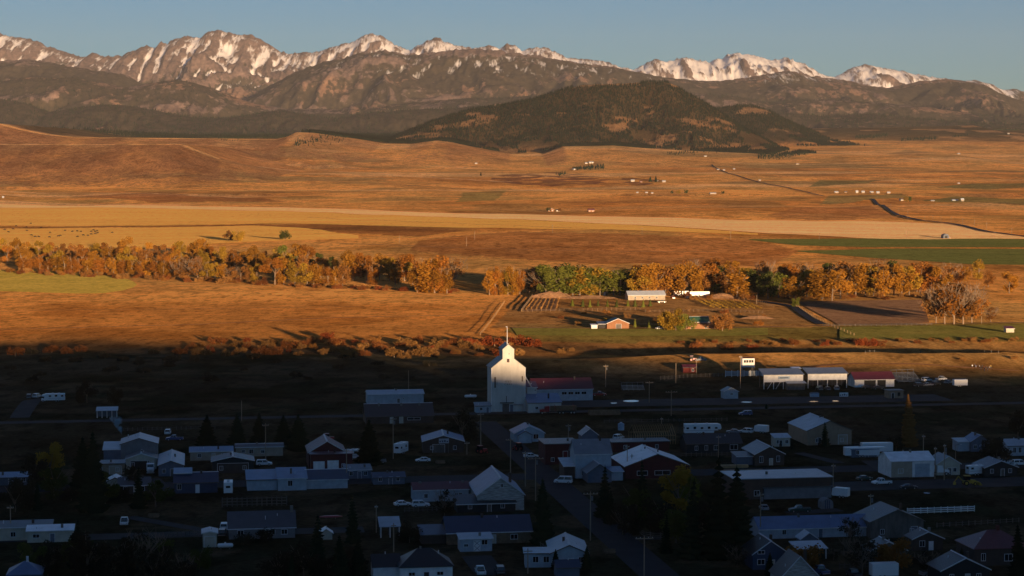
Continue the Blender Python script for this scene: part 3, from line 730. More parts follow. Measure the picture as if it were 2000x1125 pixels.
row('green_tree', 'still leafy tree', 'dense green grove', 'green grove behind the corral',
 [(1066+i*13.2, 577+0.2*(i%3), (516,513,514,517,512,515,518,517,520,523,522,525,524,527)[i], (gr,gr,gr,gr,gr,l_,gr,gr,l_,gr,gr,gr,gr,l_)[i], ('broad','tall')[i%2], (1.15,1.9)[i%2]) for i in range(14)]+[(1060,572,514,d_),(1100,574,513,d_),(1140,574,516,d_)], 'broad')
row('cottonwood_tree', 'cottonwood', 'right river grove', 'cottonwoods in the right grove',
 [(1250,581,516,l_),(1262,581,510,g),(1281,579,508,g),(1300,578,514,b_),(1318,578,519,b_),(1336,579,510,g),(1351,578,511,g),(1368,577,514,b_),(1386,574,509,o_),(1400,574,518,d_),(1425,576,519,b_),(1440,583,525,g,'tall',1.9),(1456,576,517,l_),
  (1480,580,522,d_,'broad',1.2),(1500,583,525,d_,'broad',1.2),(1520,582,531,gr),(1529,570,514,g),(1551,590,534,g,'broad',1.1),(1545,573,515,o_),(1576,580,521,l_),(1590,583,525,g),(1606,586,519,g,'tall',1.9),(1625,587,523,g),(1641,584,521,g),
  (1656,576,519,o_),(1671,578,511,g),(1690,576,507,g),(1706,578,514,l_),(1726,580,523,g),(1746,577,509,g),(1761,579,511,g),(1776,577,514,l_),(1796,571,510,o_),(1816,571,511,o_),(1836,573,515,g),(1871,556,521,o_),(1886,551,517,g),(1911,546,506,l_,'tall',1.4),
  (1930,561,525,b_),(1971,573,529,g,'broad',1.1)], 'broad')
row('cottonwood_tree', 'tall thin leaved cottonwood', 'clump by the meadow', 'pale trunked cottonwoods by the meadow', [(1828,631,560,b_),(1845,633,552,b_),(1863,633,548,o_),(1881,633,550,b_),(1898,631,557,o_),(1935,629,598,b_,'bare',1.2)], 'bare', True)
row('field_tree', 'lone cottonwood', 'golden cattle field', 'lone trees in the cattle field', [(446,470,447,b_,'round'),(466,471,444,l_,'round'),(557,468,444,d_,'round')], 'round')
row('willow_tree', 'round crowned willow', 'the ranch yard', 'willows round the ranch house', [(1298,645,601,l_,'round',1.1),(1320,646,597,l_,'round',1.1),(1340,646,603,gr,'round',1.0),(1411,647,607,b_,'round',1.25),(1555,600,578,gr,'round',1.0),(1180,633,618,l_,'round',1.0)], 'round', True)
row('small_spruce', 'small spruce', 'the ranch yard', 'small spruces in the ranch yard', [(1240,640,621,gr,'conifer',1.6),(1268,641,624,gr,'conifer',1.6)]+[(x,598+(i%3),583,d_ if i%2 else gr,'conifer',1.6) for i,x in enumerate((1118,1138,1152,1168,1186,1204,1226,1240,1256,1270))], 'conifer')
row('willow_shrub', 'willow shrub', 'the creek bottom', 'willow shrubs along the creek',
 [(560,679,661,'rust'),(590,681,667,'tan'),(641,664,644,'red'),(624,669,655,'rust'),(681,698,674,'tan'),(661,673,655,'rust'),(700,691,671,'tan'),(715,676,660,'rust'),(736,679,662,'rust'),(746,686,668,'rust'),(770,698,675,'tan'),(800,673,655,'tan'),
  (790,699,680,'tan'),(826,696,671,'tan'),(850,679,657,'tan'),(815,666,652,'rust'),(870,673,658,'rust'),(891,673,655,'rust'),(906,676,660,'tan'),(926,673,657,'rust'),(950,673,655,'red'),(966,676,652,'red'),(1006,673,650,'red'),(1026,673,652,'red'),
  (1041,677,654,'red'),(520,691,672,'rust'),(540,693,675,'rust'),(470,691,674,'tan'),(440,696,680,'dim'),(400,693,677,'dim'),(350,691,672,'rust'),(300,691,676,'dim'),(131,691,672,'rust'),(101,689,670,'rust'),(61,691,675,'dim'),(30,696,672,'rust'),
  (160,686,668,'rust'),(1360,681,664,'rust'),(1420,683,667,'rust'),(1471,682,667,'red'),(1515,676,666,'tan'),(1550,675,658,'rust'),(1612,675,662,'red'),(1636,675,664,'rust'),(1681,674,655,'red'),(1701,675,657,'red'),(1721,675,664,'rust'),(1900,667,655,'tan'),
  (1941,667,656,'tan'),(1980,666,655,'tan'),(1982,701,690,'tan'),(1850,665,656,'tan'),(1880,704,696,'tan'),(1095,690,676,'tan'),(1115,686,675,'tan'),(240,706,690,'dim'),(270,712,694,'dim'),(205,700,684,'dim'),(330,716,698,'dim'),(380,706,690,'dim'),(90,706,690,'dim'),(500,700,686,'rust'),(650,688,672,'tan')], 'shrub')
row('cottonwood_tree', 'slender cottonwood', 'left river grove middle row', 'slender cottonwoods between the left grove rows',
 [(14+i*21.5+7*math.sin(i*2.3), 514+i*0.75+4*math.sin(i*1.9), 477+i*0.75+8*math.sin(i*2.7), (o_,g,g,o_,l_,g,b_)[i%7], ('broad','tall','round','broad')[i%4], (0.95,1.5,0.8,0.9)[i%4]) for i in range(32)], 'broad', True)
row('cottonwood_tree', 'rear cottonwood', 'right river grove back row', 'rear cottonwoods in the right grove', [(1246+i*24+8*math.sin(i*2.1), 566+4*math.sin(i*1.7), 512+9*math.sin(i*2.9), (o_,b_,g,d_,o_,b_)[i%6], ('broad','bare','broad')[i%3], 1.0) for i in range(26)], 'broad', True)
row('ranch_shrub', 'ranch yard bush', 'the ranch yard', 'bushes round the ranch', [(1096+i*27+9*math.sin(i*2.4), 622+14*math.sin(i*1.9), 613+14*math.sin(i*1.9)-3*math.sin(i*2.8), ('rust','tan','orange','brown')[i%4], 'shrub', 1.0) for i in range(16)], 'shrub')
row('brush_clump', 'grove edge bush', 'left grove front edge', 'bushes along the left grove edge', [(20+i*16+5*math.sin(i*2.2), 533+i*0.72+2*math.sin(i*1.5), 521+i*0.72+4*math.sin(i*2.6), ('brown','rust','tan')[i%3], 'shrub', 1.0) for i in range(34)], 'shrub')
row('brush_clump', 'grove edge bush', 'right grove front edge', 'bushes along the right grove edge', [(1250+i*22+6*math.sin(i*2.2), 582+3*math.sin(i*1.5), 572+3*math.sin(i*2.6), ('brown','rust','tan')[i%3], 'shrub', 1.0) for i in range(29)], 'shrub')
row('willow_shrub', 'small willow shrub', 'the creek brush strip', 'small willow shrubs in the creek strip',
 [(372+i*11.6+9*math.sin(i*2.9), 681+12*math.sin(i*1.73)+i*0.05, 667+12*math.sin(i*1.73)+i*0.05-4*math.sin(i*2.2), ('rust','tan','brown','rust','red','tan')[i%6], 'shrub', 1.0+0.3*math.sin(i*1.1)) for i in range(58)], 'shrub')
row('willow_shrub', 'low willow shrub', 'the far right creek bank', 'low willow shrubs on the right creek bank', [(1330+i*22+7*math.sin(i*2.1), 671+3*math.sin(i*1.9)-i*0.15, 663+3*math.sin(i*1.9)-i*0.15-2*math.sin(i), ('rust','brown','tan')[i%3], 'shrub', 1.2) for i in range(28)], 'shrub')
row('brush_clump', 'low brush clump', 'strip under river trees', 'low red brush under the river trees',
 [(570+i*11.3+3*math.sin(i*2.1), 559+i*0.42+2*math.sin(i*1.7), 550+i*0.42+3*math.sin(i*2.9), ('rust','brown','tan','red')[i%4] if i%4!=1 else 'brown') for i in range(30)], 'shrub')
TOWN = [ # px, base, top, kind, colour, width, label
 (1776,872,766,'conifer','larch',1.0,'tall spruce whose tip catches the orange sunlight'),(1612,872,822,'conifer','fir',1.3,'dark spruce in front of the tan warehouse'),(720,908,816,'conifer','fir',1.75,'broad dark spruce beside the travel trailer'),
 (403,872,808,'conifer','fir',1.75,'leftmost spruce of the row behind the mobile homes'),(463,868,806,'conifer','fir',1.75,'second spruce of the row behind the mobile homes'),(507,868,804,'conifer','fir',1.75,'third spruce of the row behind the mobile homes'),
 (553,868,808,'conifer','fir',1.75,'fourth spruce of the row behind the mobile homes'),(583,880,806,'conifer','fir',1.75,'rightmost spruce of the row behind the mobile homes'),(1060,1064,930,'conifer','fir',1.0,'tall black spruce left of the main street'),
 (1256,1010,893,'conifer','fir',1.0,'spiky dark spruce in front of the white roof'),(1400,1090,884,'conifer','fir',1.2,'huge black spruce towering over the town centre'),(1440,1085,905,'conifer','fir',1.2,'large black spruce right of the tallest one'),
 (1350,1090,930,'conifer','fir',1.2,'black spruce left of the tallest one'),(1180,1010,905,'conifer','fir',1.2,'dark spruce before the tall grey building'),(1145,1110,1064,'conifer','fir',1.3,'young spruce at the corner of the light blue house'),
 (1085,1112,1070,'conifer','fir',1.3,'young spruce before the light blue house windows'),(1945,912,842,'round','dim',1.0,'round dark tree beside the small gabled house'),(1988,860,788,'round','dim',0.9,'dark tree at the right edge above the houses'),
 (100,950,855,'broad','olive',1.1,'dusky yellow tree left of the large shop'),(68,960,875,'broad','dim',1.2,'dim leafy tree at the left end of the street'),(160,960,850,'conifer','fir',1.3,'black spruce left of the large shop'),
 (182,1000,838,'conifer','fir',1.0,'second black spruce left of the large shop'),(903,862,790,'round','dim',1.0,'dark round tree left of the elevator road'),(1326,1010,905,'broad','olive',1.3,'yellow green tree below the white roof'),
 (1345,1000,915,'broad','green',1.2,'green tree right of the yellow green one'),(868,1010,952,'bare','dim',1.3,'bare twiggy tree before the red roofed house'),(300,1140,1058,'shrub','dim',1.0,'large grey bush at the bottom left'),
 (220,1130,1050,'round','dim',1.2,'dark bush mass beside the white trailer'),(350,1135,1070,'shrub','dim',0.9,'grey bush right of the large bottom bush'),(150,1110,1010,'conifer','fir',1.1,'black spruce in front of the white trailer'),
 (100,1115,1040,'round','dim',1.0,'dark tree before the white trailer end'),(170,787,735,'round','dim',1.0,'dark round tree behind the motorhome'),(226,788,750,'round','dim',1.0,'smaller dark tree right of the motorhome tree'),
 (255,960,905,'broad','dim',1.3,'dark leafy tree before the open garage'),(620,1100,1000,'conifer','fir',1.2,'black spruce right of the grey roofed house'),(690,1060,960,'conifer','fir',1.1,'black spruce behind the small shelter'),
 (700,1130,1050,'conifer','fir',1.3,'black spruce at the bottom left of the garage'),(1660,1060,1005,'bare','dim',1.4,'bare tree over the long metal roof'),(1685,1120,1040,'bare','dim',1.3,'bare tree before the dark gabled barn'),
 (1990,1130,1020,'conifer','fir',1.1,'black spruce at the bottom right corner'),(1735,1105,1050,'round','brown',1.0,'dull reddish tree beside the dark barn'),(30,1000,930,'round','dim',1.1,'dark round tree at the left edge'),
 (520,1060,1025,'shrub','dim',1.0,'dark hedge shrub before the grey roofed house'),(480,1062,1030,'shrub','dim',1.0,'dark hedge shrub left of the other hedge'),(560,955,925,'shrub','dim',1.0,'dark shrub before the long blue house'),
 (1300,1080,1000,'conifer','fir',1.0,'black spruce beside the side lane'),(800,1060,1005,'round','dim',1.0,'dark leafy tree behind the small shelter'),(1497,798,788,'conifer','fir',2.0,'tiny dark shrub by the fairground road'),(1750,880,840,'round','dim',1.0,'dark bush left of the tall spruce'),
]
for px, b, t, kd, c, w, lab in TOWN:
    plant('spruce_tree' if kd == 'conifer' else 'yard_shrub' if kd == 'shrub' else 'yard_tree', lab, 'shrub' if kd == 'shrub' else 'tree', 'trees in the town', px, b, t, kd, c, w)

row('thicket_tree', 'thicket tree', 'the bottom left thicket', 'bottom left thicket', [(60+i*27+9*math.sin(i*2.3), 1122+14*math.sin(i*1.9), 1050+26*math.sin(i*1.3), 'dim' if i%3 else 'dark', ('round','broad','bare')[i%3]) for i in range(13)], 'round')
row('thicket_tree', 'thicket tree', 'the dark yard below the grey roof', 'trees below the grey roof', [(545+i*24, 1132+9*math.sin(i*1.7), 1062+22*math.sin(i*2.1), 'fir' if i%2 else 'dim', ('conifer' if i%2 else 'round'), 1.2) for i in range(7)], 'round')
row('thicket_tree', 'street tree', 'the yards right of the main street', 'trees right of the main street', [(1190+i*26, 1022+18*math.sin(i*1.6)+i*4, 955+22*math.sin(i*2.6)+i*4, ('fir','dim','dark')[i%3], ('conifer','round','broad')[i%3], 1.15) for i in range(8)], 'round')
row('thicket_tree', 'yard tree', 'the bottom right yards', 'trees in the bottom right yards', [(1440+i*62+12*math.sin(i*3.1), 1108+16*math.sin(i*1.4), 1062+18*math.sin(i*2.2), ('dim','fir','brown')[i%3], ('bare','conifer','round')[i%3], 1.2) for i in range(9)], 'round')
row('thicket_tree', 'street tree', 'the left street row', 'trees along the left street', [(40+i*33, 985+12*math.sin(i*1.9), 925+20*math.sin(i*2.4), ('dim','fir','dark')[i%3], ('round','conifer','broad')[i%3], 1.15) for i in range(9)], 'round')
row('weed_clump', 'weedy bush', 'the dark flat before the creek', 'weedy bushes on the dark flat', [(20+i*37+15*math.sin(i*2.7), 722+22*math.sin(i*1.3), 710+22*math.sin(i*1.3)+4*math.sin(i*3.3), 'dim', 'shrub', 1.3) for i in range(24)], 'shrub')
# ------------------------------------------------------------------ far timber, one mass
def timber(name, label, pts, hts, m, wide=0.17):
    n = len(pts); k = 5
    V = np.zeros((n, k + 1, 3), np.float32); ang = np.linspace(0, 2 * np.pi, k, endpoint=False)[None, :] + rs.rand(n, 1) * 6
    r = (hts * wide * (0.8 + 0.4 * rs.rand(n)))[:, None]
    V[:, :k, 0] = pts[:, 0:1] + r * np.cos(ang); V[:, :k, 1] = pts[:, 1:2] + r * np.sin(ang); V[:, :k, 2] = pts[:, 2:3] + 0.06 * hts[:, None]
    V[:, k, :] = pts; V[:, k, 2] += hts
    Fc = np.stack([np.stack([np.full(n, 0) + i, np.full(n, 0) + (i + 1) % k, np.full(n, k)], 1) for i in range(k)], 1) + (np.arange(n) * (k + 1))[:, None, None]
    o = bpy.data.objects.new(name, tri_mesh(name, V.reshape(-1, 3), Fc.reshape(-1, 3), m)); link(o); tag(o, label, 'forest', kind='stuff')
def scatter_butte():
    P, Hh = [], []
    for r, n in ((BUTTE[0], 42000), (BUTTE[1], 11000)):
        x = np.interp(rs.rand(n), [0, 1], [(640 - CX) / F * r.D if r is BUTTE[0] else (1350 - CX) / F * r.D, (1520 - CX) / F * r.D if r is BUTTE[0] else (1620 - CX) / F * r.D])
        y = r.D - r.front * 1.0 + rs.rand(n) * (r.front + 350); z = H(x, y); b = base(y)
        cl = fbm(x / 170 + 4, z / 60 + y / 420, 4); yc, zc = r.crest(x)
        lo = fbm(x / 130, y / 200 + 5, 3)
        ok = (z > b + 8 + 90 * sstep(0.45, 0.62, lo)) & (cl < 0.61 + 0.13 * rs.rand(n)) & ~((np.abs(y - yc - 20) < 45) & (CX + F * x / y > 1120) & (CX + F * x / y < 1250))
        P.append(np.stack([x, y, z], 1)[ok]); Hh.append((9 + 9 * rs.rand(n))[ok])
    timber('conifer_forest', 'dark conifer timber covering the long butte', np.concatenate(P), np.concatenate(Hh), LEAF['fir'])
    P, Hh = [], []
    for a, b, c, d, n in ((425, 555, 262, 274, 500), (1118, 1180, 324, 333, 160), (1480, 1580, 297, 310, 420), (1670, 1735, 262, 271, 240), (1760, 1830, 268, 276, 200), (1860, 1890, 263, 268, 50), (1600, 1660, 276, 281, 80), (575, 680, 268, 285, 160), (1085, 1105, 340, 344, 14), (1300, 1400, 296, 303, 60), (1940, 2000, 240, 250, 150)):
        A, B, C_, D_ = [np.array(G(u, v)) for u, v in ((a, c), (b, c), (a, d), (b, d))]
        t = rs.rand(n)[:, None]; w = np.clip(0.25 + 0.5 * (1 - t) + rs.normal(size=(n, 1)) * 0.22, 0, 1)
        q = (A * (1 - t) + B * t) * (1 - w) + (C_ * (1 - t) + D_ * t) * w; q[:, 2] = H(q[:, 0], q[:, 1]); P.append(q); Hh.append(7 + 7 * rs.rand(n))
    timber('conifer_grove', 'dark conifer groves dotted over the far prairie', np.concatenate(P), np.concatenate(Hh), LEAF['fir'])
    # foothill timber beyond the benches
    fl = (MF > 0.55) & (MY > 12800) & (MY < 19000) & (np.abs(MX / MY) < 0.28)
    ii = np.flatnonzero(fl.ravel()); ii = ii[rs.randint(0, len(ii), 26000)]
    P = np.stack([MX.ravel()[ii] + rs.normal(size=len(ii)) * 25, MY.ravel()[ii] + rs.normal(size=len(ii)) * 12, MZ.ravel()[ii] - 3], 1)
    timber('conifer_forest', 'dark timber on the foothills below the peaks', P, 12 + 12 * rs.rand(len(P)), LEAF['fir'], 0.2)
    fl = None
    n = 7000; x = rs.rand(n) * 3100 - 3000; y = 9800 + rs.rand(n) * 3400; px = CX + F * x / y; ok = (px < 980) & (y > 9900 + 500 * fbm(x / 300, y / 300, 2))
    x, y = x[ok], y[ok]; timber('conifer_forest', 'dark timber on the flats behind the left benches', np.stack([x, y, H(x, y)], 1), 12 + 9 * rs.rand(len(x)), LEAF['fir'], 0.2)
scatter_butte()
# ------------------------------------------------------------------ building kit
class MB:
    def __init__(s): s.v, s.f = [], []
    def box(s, x0, x1, y0, y1, z0, z1):
        b = len(s.v)
        s.v += [(x0, y0, z0), (x1, y0, z0), (x1, y1, z0), (x0, y1, z0), (x0, y0, z1), (x1, y0, z1), (x1, y1, z1), (x0, y1, z1)]
        s.f += [(b + 3, b + 2, b + 1, b), (b + 4, b + 5, b + 6, b + 7), (b, b + 1, b + 5, b + 4), (b + 1, b + 2, b + 6, b + 5), (b + 2, b + 3, b + 7, b + 6), (b + 3, b, b + 4, b + 7)]
        return s
    def prism(s, prof, a, c, axis='y', prof2=None):
        """profile [(u,z)] run along an axis from a to c"""
        b = len(s.v); n = len(prof)
        for t, pr in ((a, prof), (c, prof2 or prof)):
            for u, z in pr: s.v.append((u, t, z) if axis == 'y' else (t, u, z))
        s.f.append(tuple(range(b, b + n))); s.f.append(tuple(range(b + 2 * n - 1, b + n - 1, -1)))
        for i in range(n): s.f.append((b + i, b + n + i, b + n + (i + 1) % n, b + (i + 1) % n))
        return s
    def tube(s, p, q, r0, r1=None, n=7):
        r1 = r0 if r1 is None else r1
        p = np.array(p, float); q = np.array(q, float); d = (q - p) / np.linalg.norm(q - p)
        u = np.cross(d, (0.31, 0.9, 0.2)); u /= np.linalg.norm(u); w = np.cross(d, u); b = len(s.v)
        for c, r in ((p, r0), (q, r1)):
            for i in range(n):
                a = 2 * math.pi * i / n; s.v.append(tuple(c + r * (math.cos(a) * u + math.sin(a) * w)))
        for i in range(n): s.f.append((b + i, b + (i + 1) % n, b + n + (i + 1) % n, b + n + i))
        s.f.append(tuple(range(b + n - 1, b - 1, -1))); s.f.append(tuple(range(b + n, b + 2 * n)))
        return s
    def build(s, name, m, parent=None, loc=(0, 0, 0)):
        me = bpy.data.meshes.new(name); me.from_pydata([tuple(map(float, v)) for v in s.v], [], s.f); me.update(); me.materials.append(m)
        o = bpy.data.objects.new(name, me); link(o, parent); o.location = loc
        return o
def root(name, label, cat, px, py, rot=9, group=None, pos=None, dz=0.0):
    x, y, z = pos if pos else G(px, py)
    o = bpy.data.objects.new(name, None); o.empty_display_size = 1; link(o); tag(o, label, cat, group)
    o.location = (x, y, z + dz); o.rotation_euler = (0, 0, R(rot))
    return o
PAL = {}
def pm(n, c, rough=0.75, var=0.22, scale=0.6, metal=0.0, spec=0.3, bump=0, stretch=(1, 1, 1)):
    PAL[n] = mat('paint_' + n, c, rough, var, scale, metal, spec, stretch, bump)
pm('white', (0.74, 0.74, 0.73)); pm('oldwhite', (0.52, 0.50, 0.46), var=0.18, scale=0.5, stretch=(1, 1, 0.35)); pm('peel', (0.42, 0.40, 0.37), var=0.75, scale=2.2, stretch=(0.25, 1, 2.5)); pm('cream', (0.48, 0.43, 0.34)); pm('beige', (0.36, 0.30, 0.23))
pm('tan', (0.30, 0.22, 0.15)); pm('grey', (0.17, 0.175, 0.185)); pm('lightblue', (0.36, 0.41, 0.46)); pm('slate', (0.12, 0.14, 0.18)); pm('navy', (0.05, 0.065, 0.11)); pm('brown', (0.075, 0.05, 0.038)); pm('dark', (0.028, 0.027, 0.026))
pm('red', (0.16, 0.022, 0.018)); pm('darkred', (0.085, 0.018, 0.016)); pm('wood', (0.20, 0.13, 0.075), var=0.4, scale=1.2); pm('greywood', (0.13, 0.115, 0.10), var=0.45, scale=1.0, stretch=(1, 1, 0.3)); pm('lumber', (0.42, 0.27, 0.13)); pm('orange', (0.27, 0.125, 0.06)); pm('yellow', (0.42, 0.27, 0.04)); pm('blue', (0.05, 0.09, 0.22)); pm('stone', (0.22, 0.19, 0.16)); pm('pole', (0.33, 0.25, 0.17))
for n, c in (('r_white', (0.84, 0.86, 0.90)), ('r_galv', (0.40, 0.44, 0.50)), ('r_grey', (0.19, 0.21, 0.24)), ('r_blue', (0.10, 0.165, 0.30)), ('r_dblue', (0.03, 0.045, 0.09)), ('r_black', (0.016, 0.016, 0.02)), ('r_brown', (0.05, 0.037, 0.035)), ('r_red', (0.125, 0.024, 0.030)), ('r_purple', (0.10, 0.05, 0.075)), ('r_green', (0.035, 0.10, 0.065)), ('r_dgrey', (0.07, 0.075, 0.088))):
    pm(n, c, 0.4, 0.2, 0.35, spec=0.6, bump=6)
pm('glass', (0.012, 0.014, 0.018), 0.12, 0.1, spec=0.6); pm('rubber', (0.015, 0.015, 0.015), 0.9); pm('chrome', (0.55, 0.56, 0.58), 0.3, metal=0.8); pm('trim', (0.62, 0.63, 0.65), 0.6)
pm('carwhite', (0.72, 0.73, 0.74), 0.3, 0.05, spec=0.5); pm('carred', (0.30, 0.02, 0.02), 0.3, 0.05, spec=0.5); pm('carblue', (0.06, 0.09, 0.22), 0.3, 0.05, spec=0.5); pm('cardark', (0.03, 0.03, 0.034), 0.3, 0.05, spec=0.5); pm('cargrey', (0.22, 0.23, 0.25), 0.3, 0.05, spec=0.5); pm('cargreen', (0.03, 0.06, 0.05), 0.3, 0.05, spec=0.5); pm('sky', (0.30, 0.42, 0.55), 0.4)
def wing(r, w, d, h, rise, ridge, wall, roof, x=0.0, y=0.0, ov=0.35, cap=True, z0=-0.4, th=0.16):
    """walls and roof of one block; x,y is the middle of its front wall"""
    hw = w / 2; M = MB(); Rf = MB()
    if ridge == 'y':
        M.prism([(x - hw, z0), (x + hw, z0), (x + hw, h), (x, h + rise), (x - hw, h)], y, y + d)
        k = rise / hw
        for sg in (-1, 1):
            e = sg * (hw + ov); zb = h - k * ov
            Rf.prism([(x, h + rise + 0.02), (x + e, zb + 0.02), (x + e, zb + th), (x, h + rise + th + 0.02)], y - ov, y + d + ov)
    elif ridge == 'x':
        M.prism([(y, z0), (y + d, z0), (y + d, h), (y + d / 2, h + rise), (y, h)], x - hw, x + hw, 'x')
        k = rise / (d / 2)
        for sg in (-1, 1):
            c = y + d / 2; e = c + sg * (d / 2 + ov); zb = h - k * ov
            Rf.prism([(c, h + rise + 0.02), (e, zb + 0.02), (e, zb + th), (c, h + rise + th + 0.02)], x - hw - ov, x + hw + ov, 'x')
    elif ridge == 'shed':                     # high at the back
        M.prism([(y, z0), (y + d, z0), (y + d, h + rise), (y, h)], x - hw, x + hw, 'x')
        k = rise / d
        Rf.prism([(y - ov, h - k * ov + 0.02), (y + d + ov, h + rise + k * ov + 0.02), (y + d + ov, h + rise + k * ov + th), (y - ov, h - k * ov + th)], x - hw - ov, x + hw + ov, 'x'); cap = False
    elif ridge == 'flat':
        M.box(x - hw, x + hw, y, y + d, z0, h); cap = False
        Rf.box(x - hw - ov, x + hw + ov, y - ov, y + d + ov, h + 0.02, h + 0.25)
    else:                                     # hip
        M.box(x - hw, x + hw, y, y + d, z0, h)
        e = ov; b = len(Rf.v); q = min(w, d) / 2 * 0.95
        A = [(x - hw - e, y - e, h), (x + hw + e, y - e, h), (x + hw + e, y + d + e, h), (x - hw - e, y + d + e, h)]
        T = [(x - max(hw - q, 0.1), y + d / 2, h + rise), (x + max(hw - q, 0.1), y + d / 2, h + rise)] if w >= d else [(x, y + q, h + rise), (x, y + d - q, h + rise)]
        Rf.v += [(a, c, z + 0.02) for a, c, z in A] + [(a, c, z + 0.15) for a, c, z in A] + T
        Rf.f += [(b + 3, b + 2, b + 1, b)] + [(b + i, b + (i + 1) % 4, b + 4 + (i + 1) % 4, b + 4 + i) for i in range(4)]
        if w >= d: Rf.f += [(b + 4, b + 5, b + 9, b + 8), (b + 5, b + 6, b + 9), (b + 6, b + 7, b + 8, b + 9), (b + 7, b + 4, b + 8)]
        else: Rf.f += [(b + 4, b + 5, b + 8), (b + 5, b + 6, b + 9, b + 8), (b + 6, b + 7, b + 9), (b + 7, b + 4, b + 8, b + 9)]
        cap = False
    M.build('wall', PAL[wall], r); ro = Rf.build('roof', PAL[roof], r)
    if w > 3:
        q = MB(); tr = PAL['trim'] if (int(w * 10) + int(d * 7)) % 3 else PAL['greywood']
        if ridge == 'y':
            k = rise / hw
            for sg in (-1, 1):
                e = sg * (hw + ov + 0.02); zb = h - k * ov
                q.prism([(x, h + rise - 0.06), (x + e, zb - 0.06), (x + e, zb + th + 0.03), (x, h + rise + th + 0.05)], y - ov - 0.06, y - ov - 0.005)
            q.build('rake_board', tr, ro)
        elif ridge in ('x', 'shed'):
            k = rise / (d / 2 if ridge == 'x' else d); zb = h - k * ov
            q.box(x - hw - ov, x + hw + ov, y - ov - 0.09, y - ov - 0.004, zb - 0.04, zb + th + 0.01); q.build('gutter', tr, ro)
    if cap:
        c = MB()
        if ridge == 'y': c.prism([(x - 0.28, h + rise + th - 0.02), (x + 0.28, h + rise + th - 0.02), (x, h + rise + th + 0.14)], y - ov - 0.02, y + d + ov + 0.02)
        else: c.prism([(y + d / 2 - 0.28, h + rise + th - 0.02), (y + d / 2 + 0.28, h + rise + th - 0.02), (y + d / 2, h + rise + th + 0.14)], x - hw - ov - 0.02, x + hw + ov + 0.02, 'x')
        c.build('ridge_cap', PAL['trim'], ro)
    return ro
def face_box(M, face, a0, a1, z0, z1, out0, out1, x=0, y=0, w=0, d=0):
    if face == 'f': M.box(x + a0, x + a1, y - out1, y - out0, z0, z1)
    elif face == 'l': M.box(x - w / 2 - out1, x - w / 2 - out0, y + a0, y + a1, z0, z1)
    else: M.box(x + w / 2 + out0, x + w / 2 + out1, y + a0, y + a1, z0, z1)
def window(r, face, a, z, ww, hh, x=0, y=0, w=0, d=0, frame='trim'):
    M = MB(); t = 0.1
    for a0, a1, z0, z1 in ((a - ww / 2 - t, a + ww / 2 + t, z - t, z), (a - ww / 2 - t, a + ww / 2 + t, z + hh, z + hh + t), (a - ww / 2 - t, a - ww / 2, z, z + hh), (a + ww / 2, a + ww / 2 + t, z, z + hh), (a - 0.03, a + 0.03, z, z + hh)):
        face_box(M, face, a0, a1, z0, z1, 0.0, 0.07, x, y, w, d)
    o = M.build('window', PAL[frame], r)
    p = MB(); face_box(p, face, a - ww / 2, a + ww / 2, z, z + hh, 0.005, 0.03, x, y, w, d); p.build('pane', PAL['glass'], o)
def door(r, face, a, ww, hh, m='white', x=0, y=0, w=0, d=0, name='door'):
    M = MB(); face_box(M, face, a - ww / 2, a + ww / 2, 0.02, hh, 0.004, 0.06, x, y, w, d); o = M.build(name, PAL[m], r)
    t = MB()
    for a0, a1, z0, z1 in ((a - ww / 2 - 0.1, a - ww / 2, 0.02, hh), (a + ww / 2, a + ww / 2 + 0.1, 0.02, hh), (a - ww / 2 - 0.1, a + ww / 2 + 0.1, hh, hh + 0.1)):
        face_box(t, face, a0, a1, z0, z1, 0.004, 0.09, x, y, w, d)
    t.build('door_frame', PAL['trim'], o)
    if ww < 1.6:
        k = MB(); face_box(k, face, a + ww * 0.32, a + ww * 0.4, 1.0, 1.1, 0.06, 0.12, x, y, w, d); k.build('handle', PAL['chrome'], o)
def stack(r, x, y, z, h, m='stone', s=0.35, name='chimney'):
    MB().box(x - s, x + s, y - s, y + s, z, z + h).build(name, PAL[m], r)
def B(label, px, py, w, d, h, rise, ridge, wall, roof, wins=(), doors=(), name='house', cat='house', rot=9, wings=(), chim=(), cap=True, ov=0.35, group='buildings of the town'):
    r = root(name, label, cat, px, py, rot, group)
    ro = wing(r, w, d, h, rise, ridge, wall, roof, cap=cap, ov=ov)
    for q in wings: wing(r, *q)
    for q in wins: window(r, q[0], q[1], q[2], q[3], q[4], w=w, d=d, **(q[5] if len(q) > 5 else {}))
    for q in doors: door(r, q[0], q[1], q[2], q[3], q[4], w=w, d=d, **(q[5] if len(q) > 5 else {}))
    for q in chim: stack(ro, *q)
    if group == 'buildings of the town':
        kx = (len(label) * 7 % 10 / 10 - 0.5) * w * 0.6; ky = d * (0.3 + (len(label) * 3 % 10) / 25); zz = h + (rise * (1 - abs(kx) / (w / 2)) if ridge == 'y' else rise * (1 - abs(ky - d / 2) / (d / 2)) if ridge == 'x' else rise * ky / d if ridge == 'shed' else 0.2 if ridge == 'flat' else rise * 0.4)
        stack(ro, kx, ky, zz - 0.1, 0.75, 'trim', 0.09, 'vent_pipe')
        if not chim and w > 6: stack(ro, -kx * 0.7 + 0.5, d * 0.45, h + rise * 0.5, rise * 0.55 + 0.6, ('stone', 'brown', 'greywood')[len(label) % 3], 0.28, 'chimney')
        if not wins and w > 5:
            window(r, 'f', -w * 0.28, 1.0, 0.9, 1.1, w=w, d=d); window(r, 'f', w * 0.28, 1.0, 0.9, 1.1, w=w, d=d)
        if not doors and w > 5 and not any(abs(q[1] - w * 0.05) < 1.3 for q in wins): door(r, 'f', w * 0.05, 1.0, 2.1, ('greywood', 'cream', 'slate')[len(label) % 3], w=w, d=d)
    return r
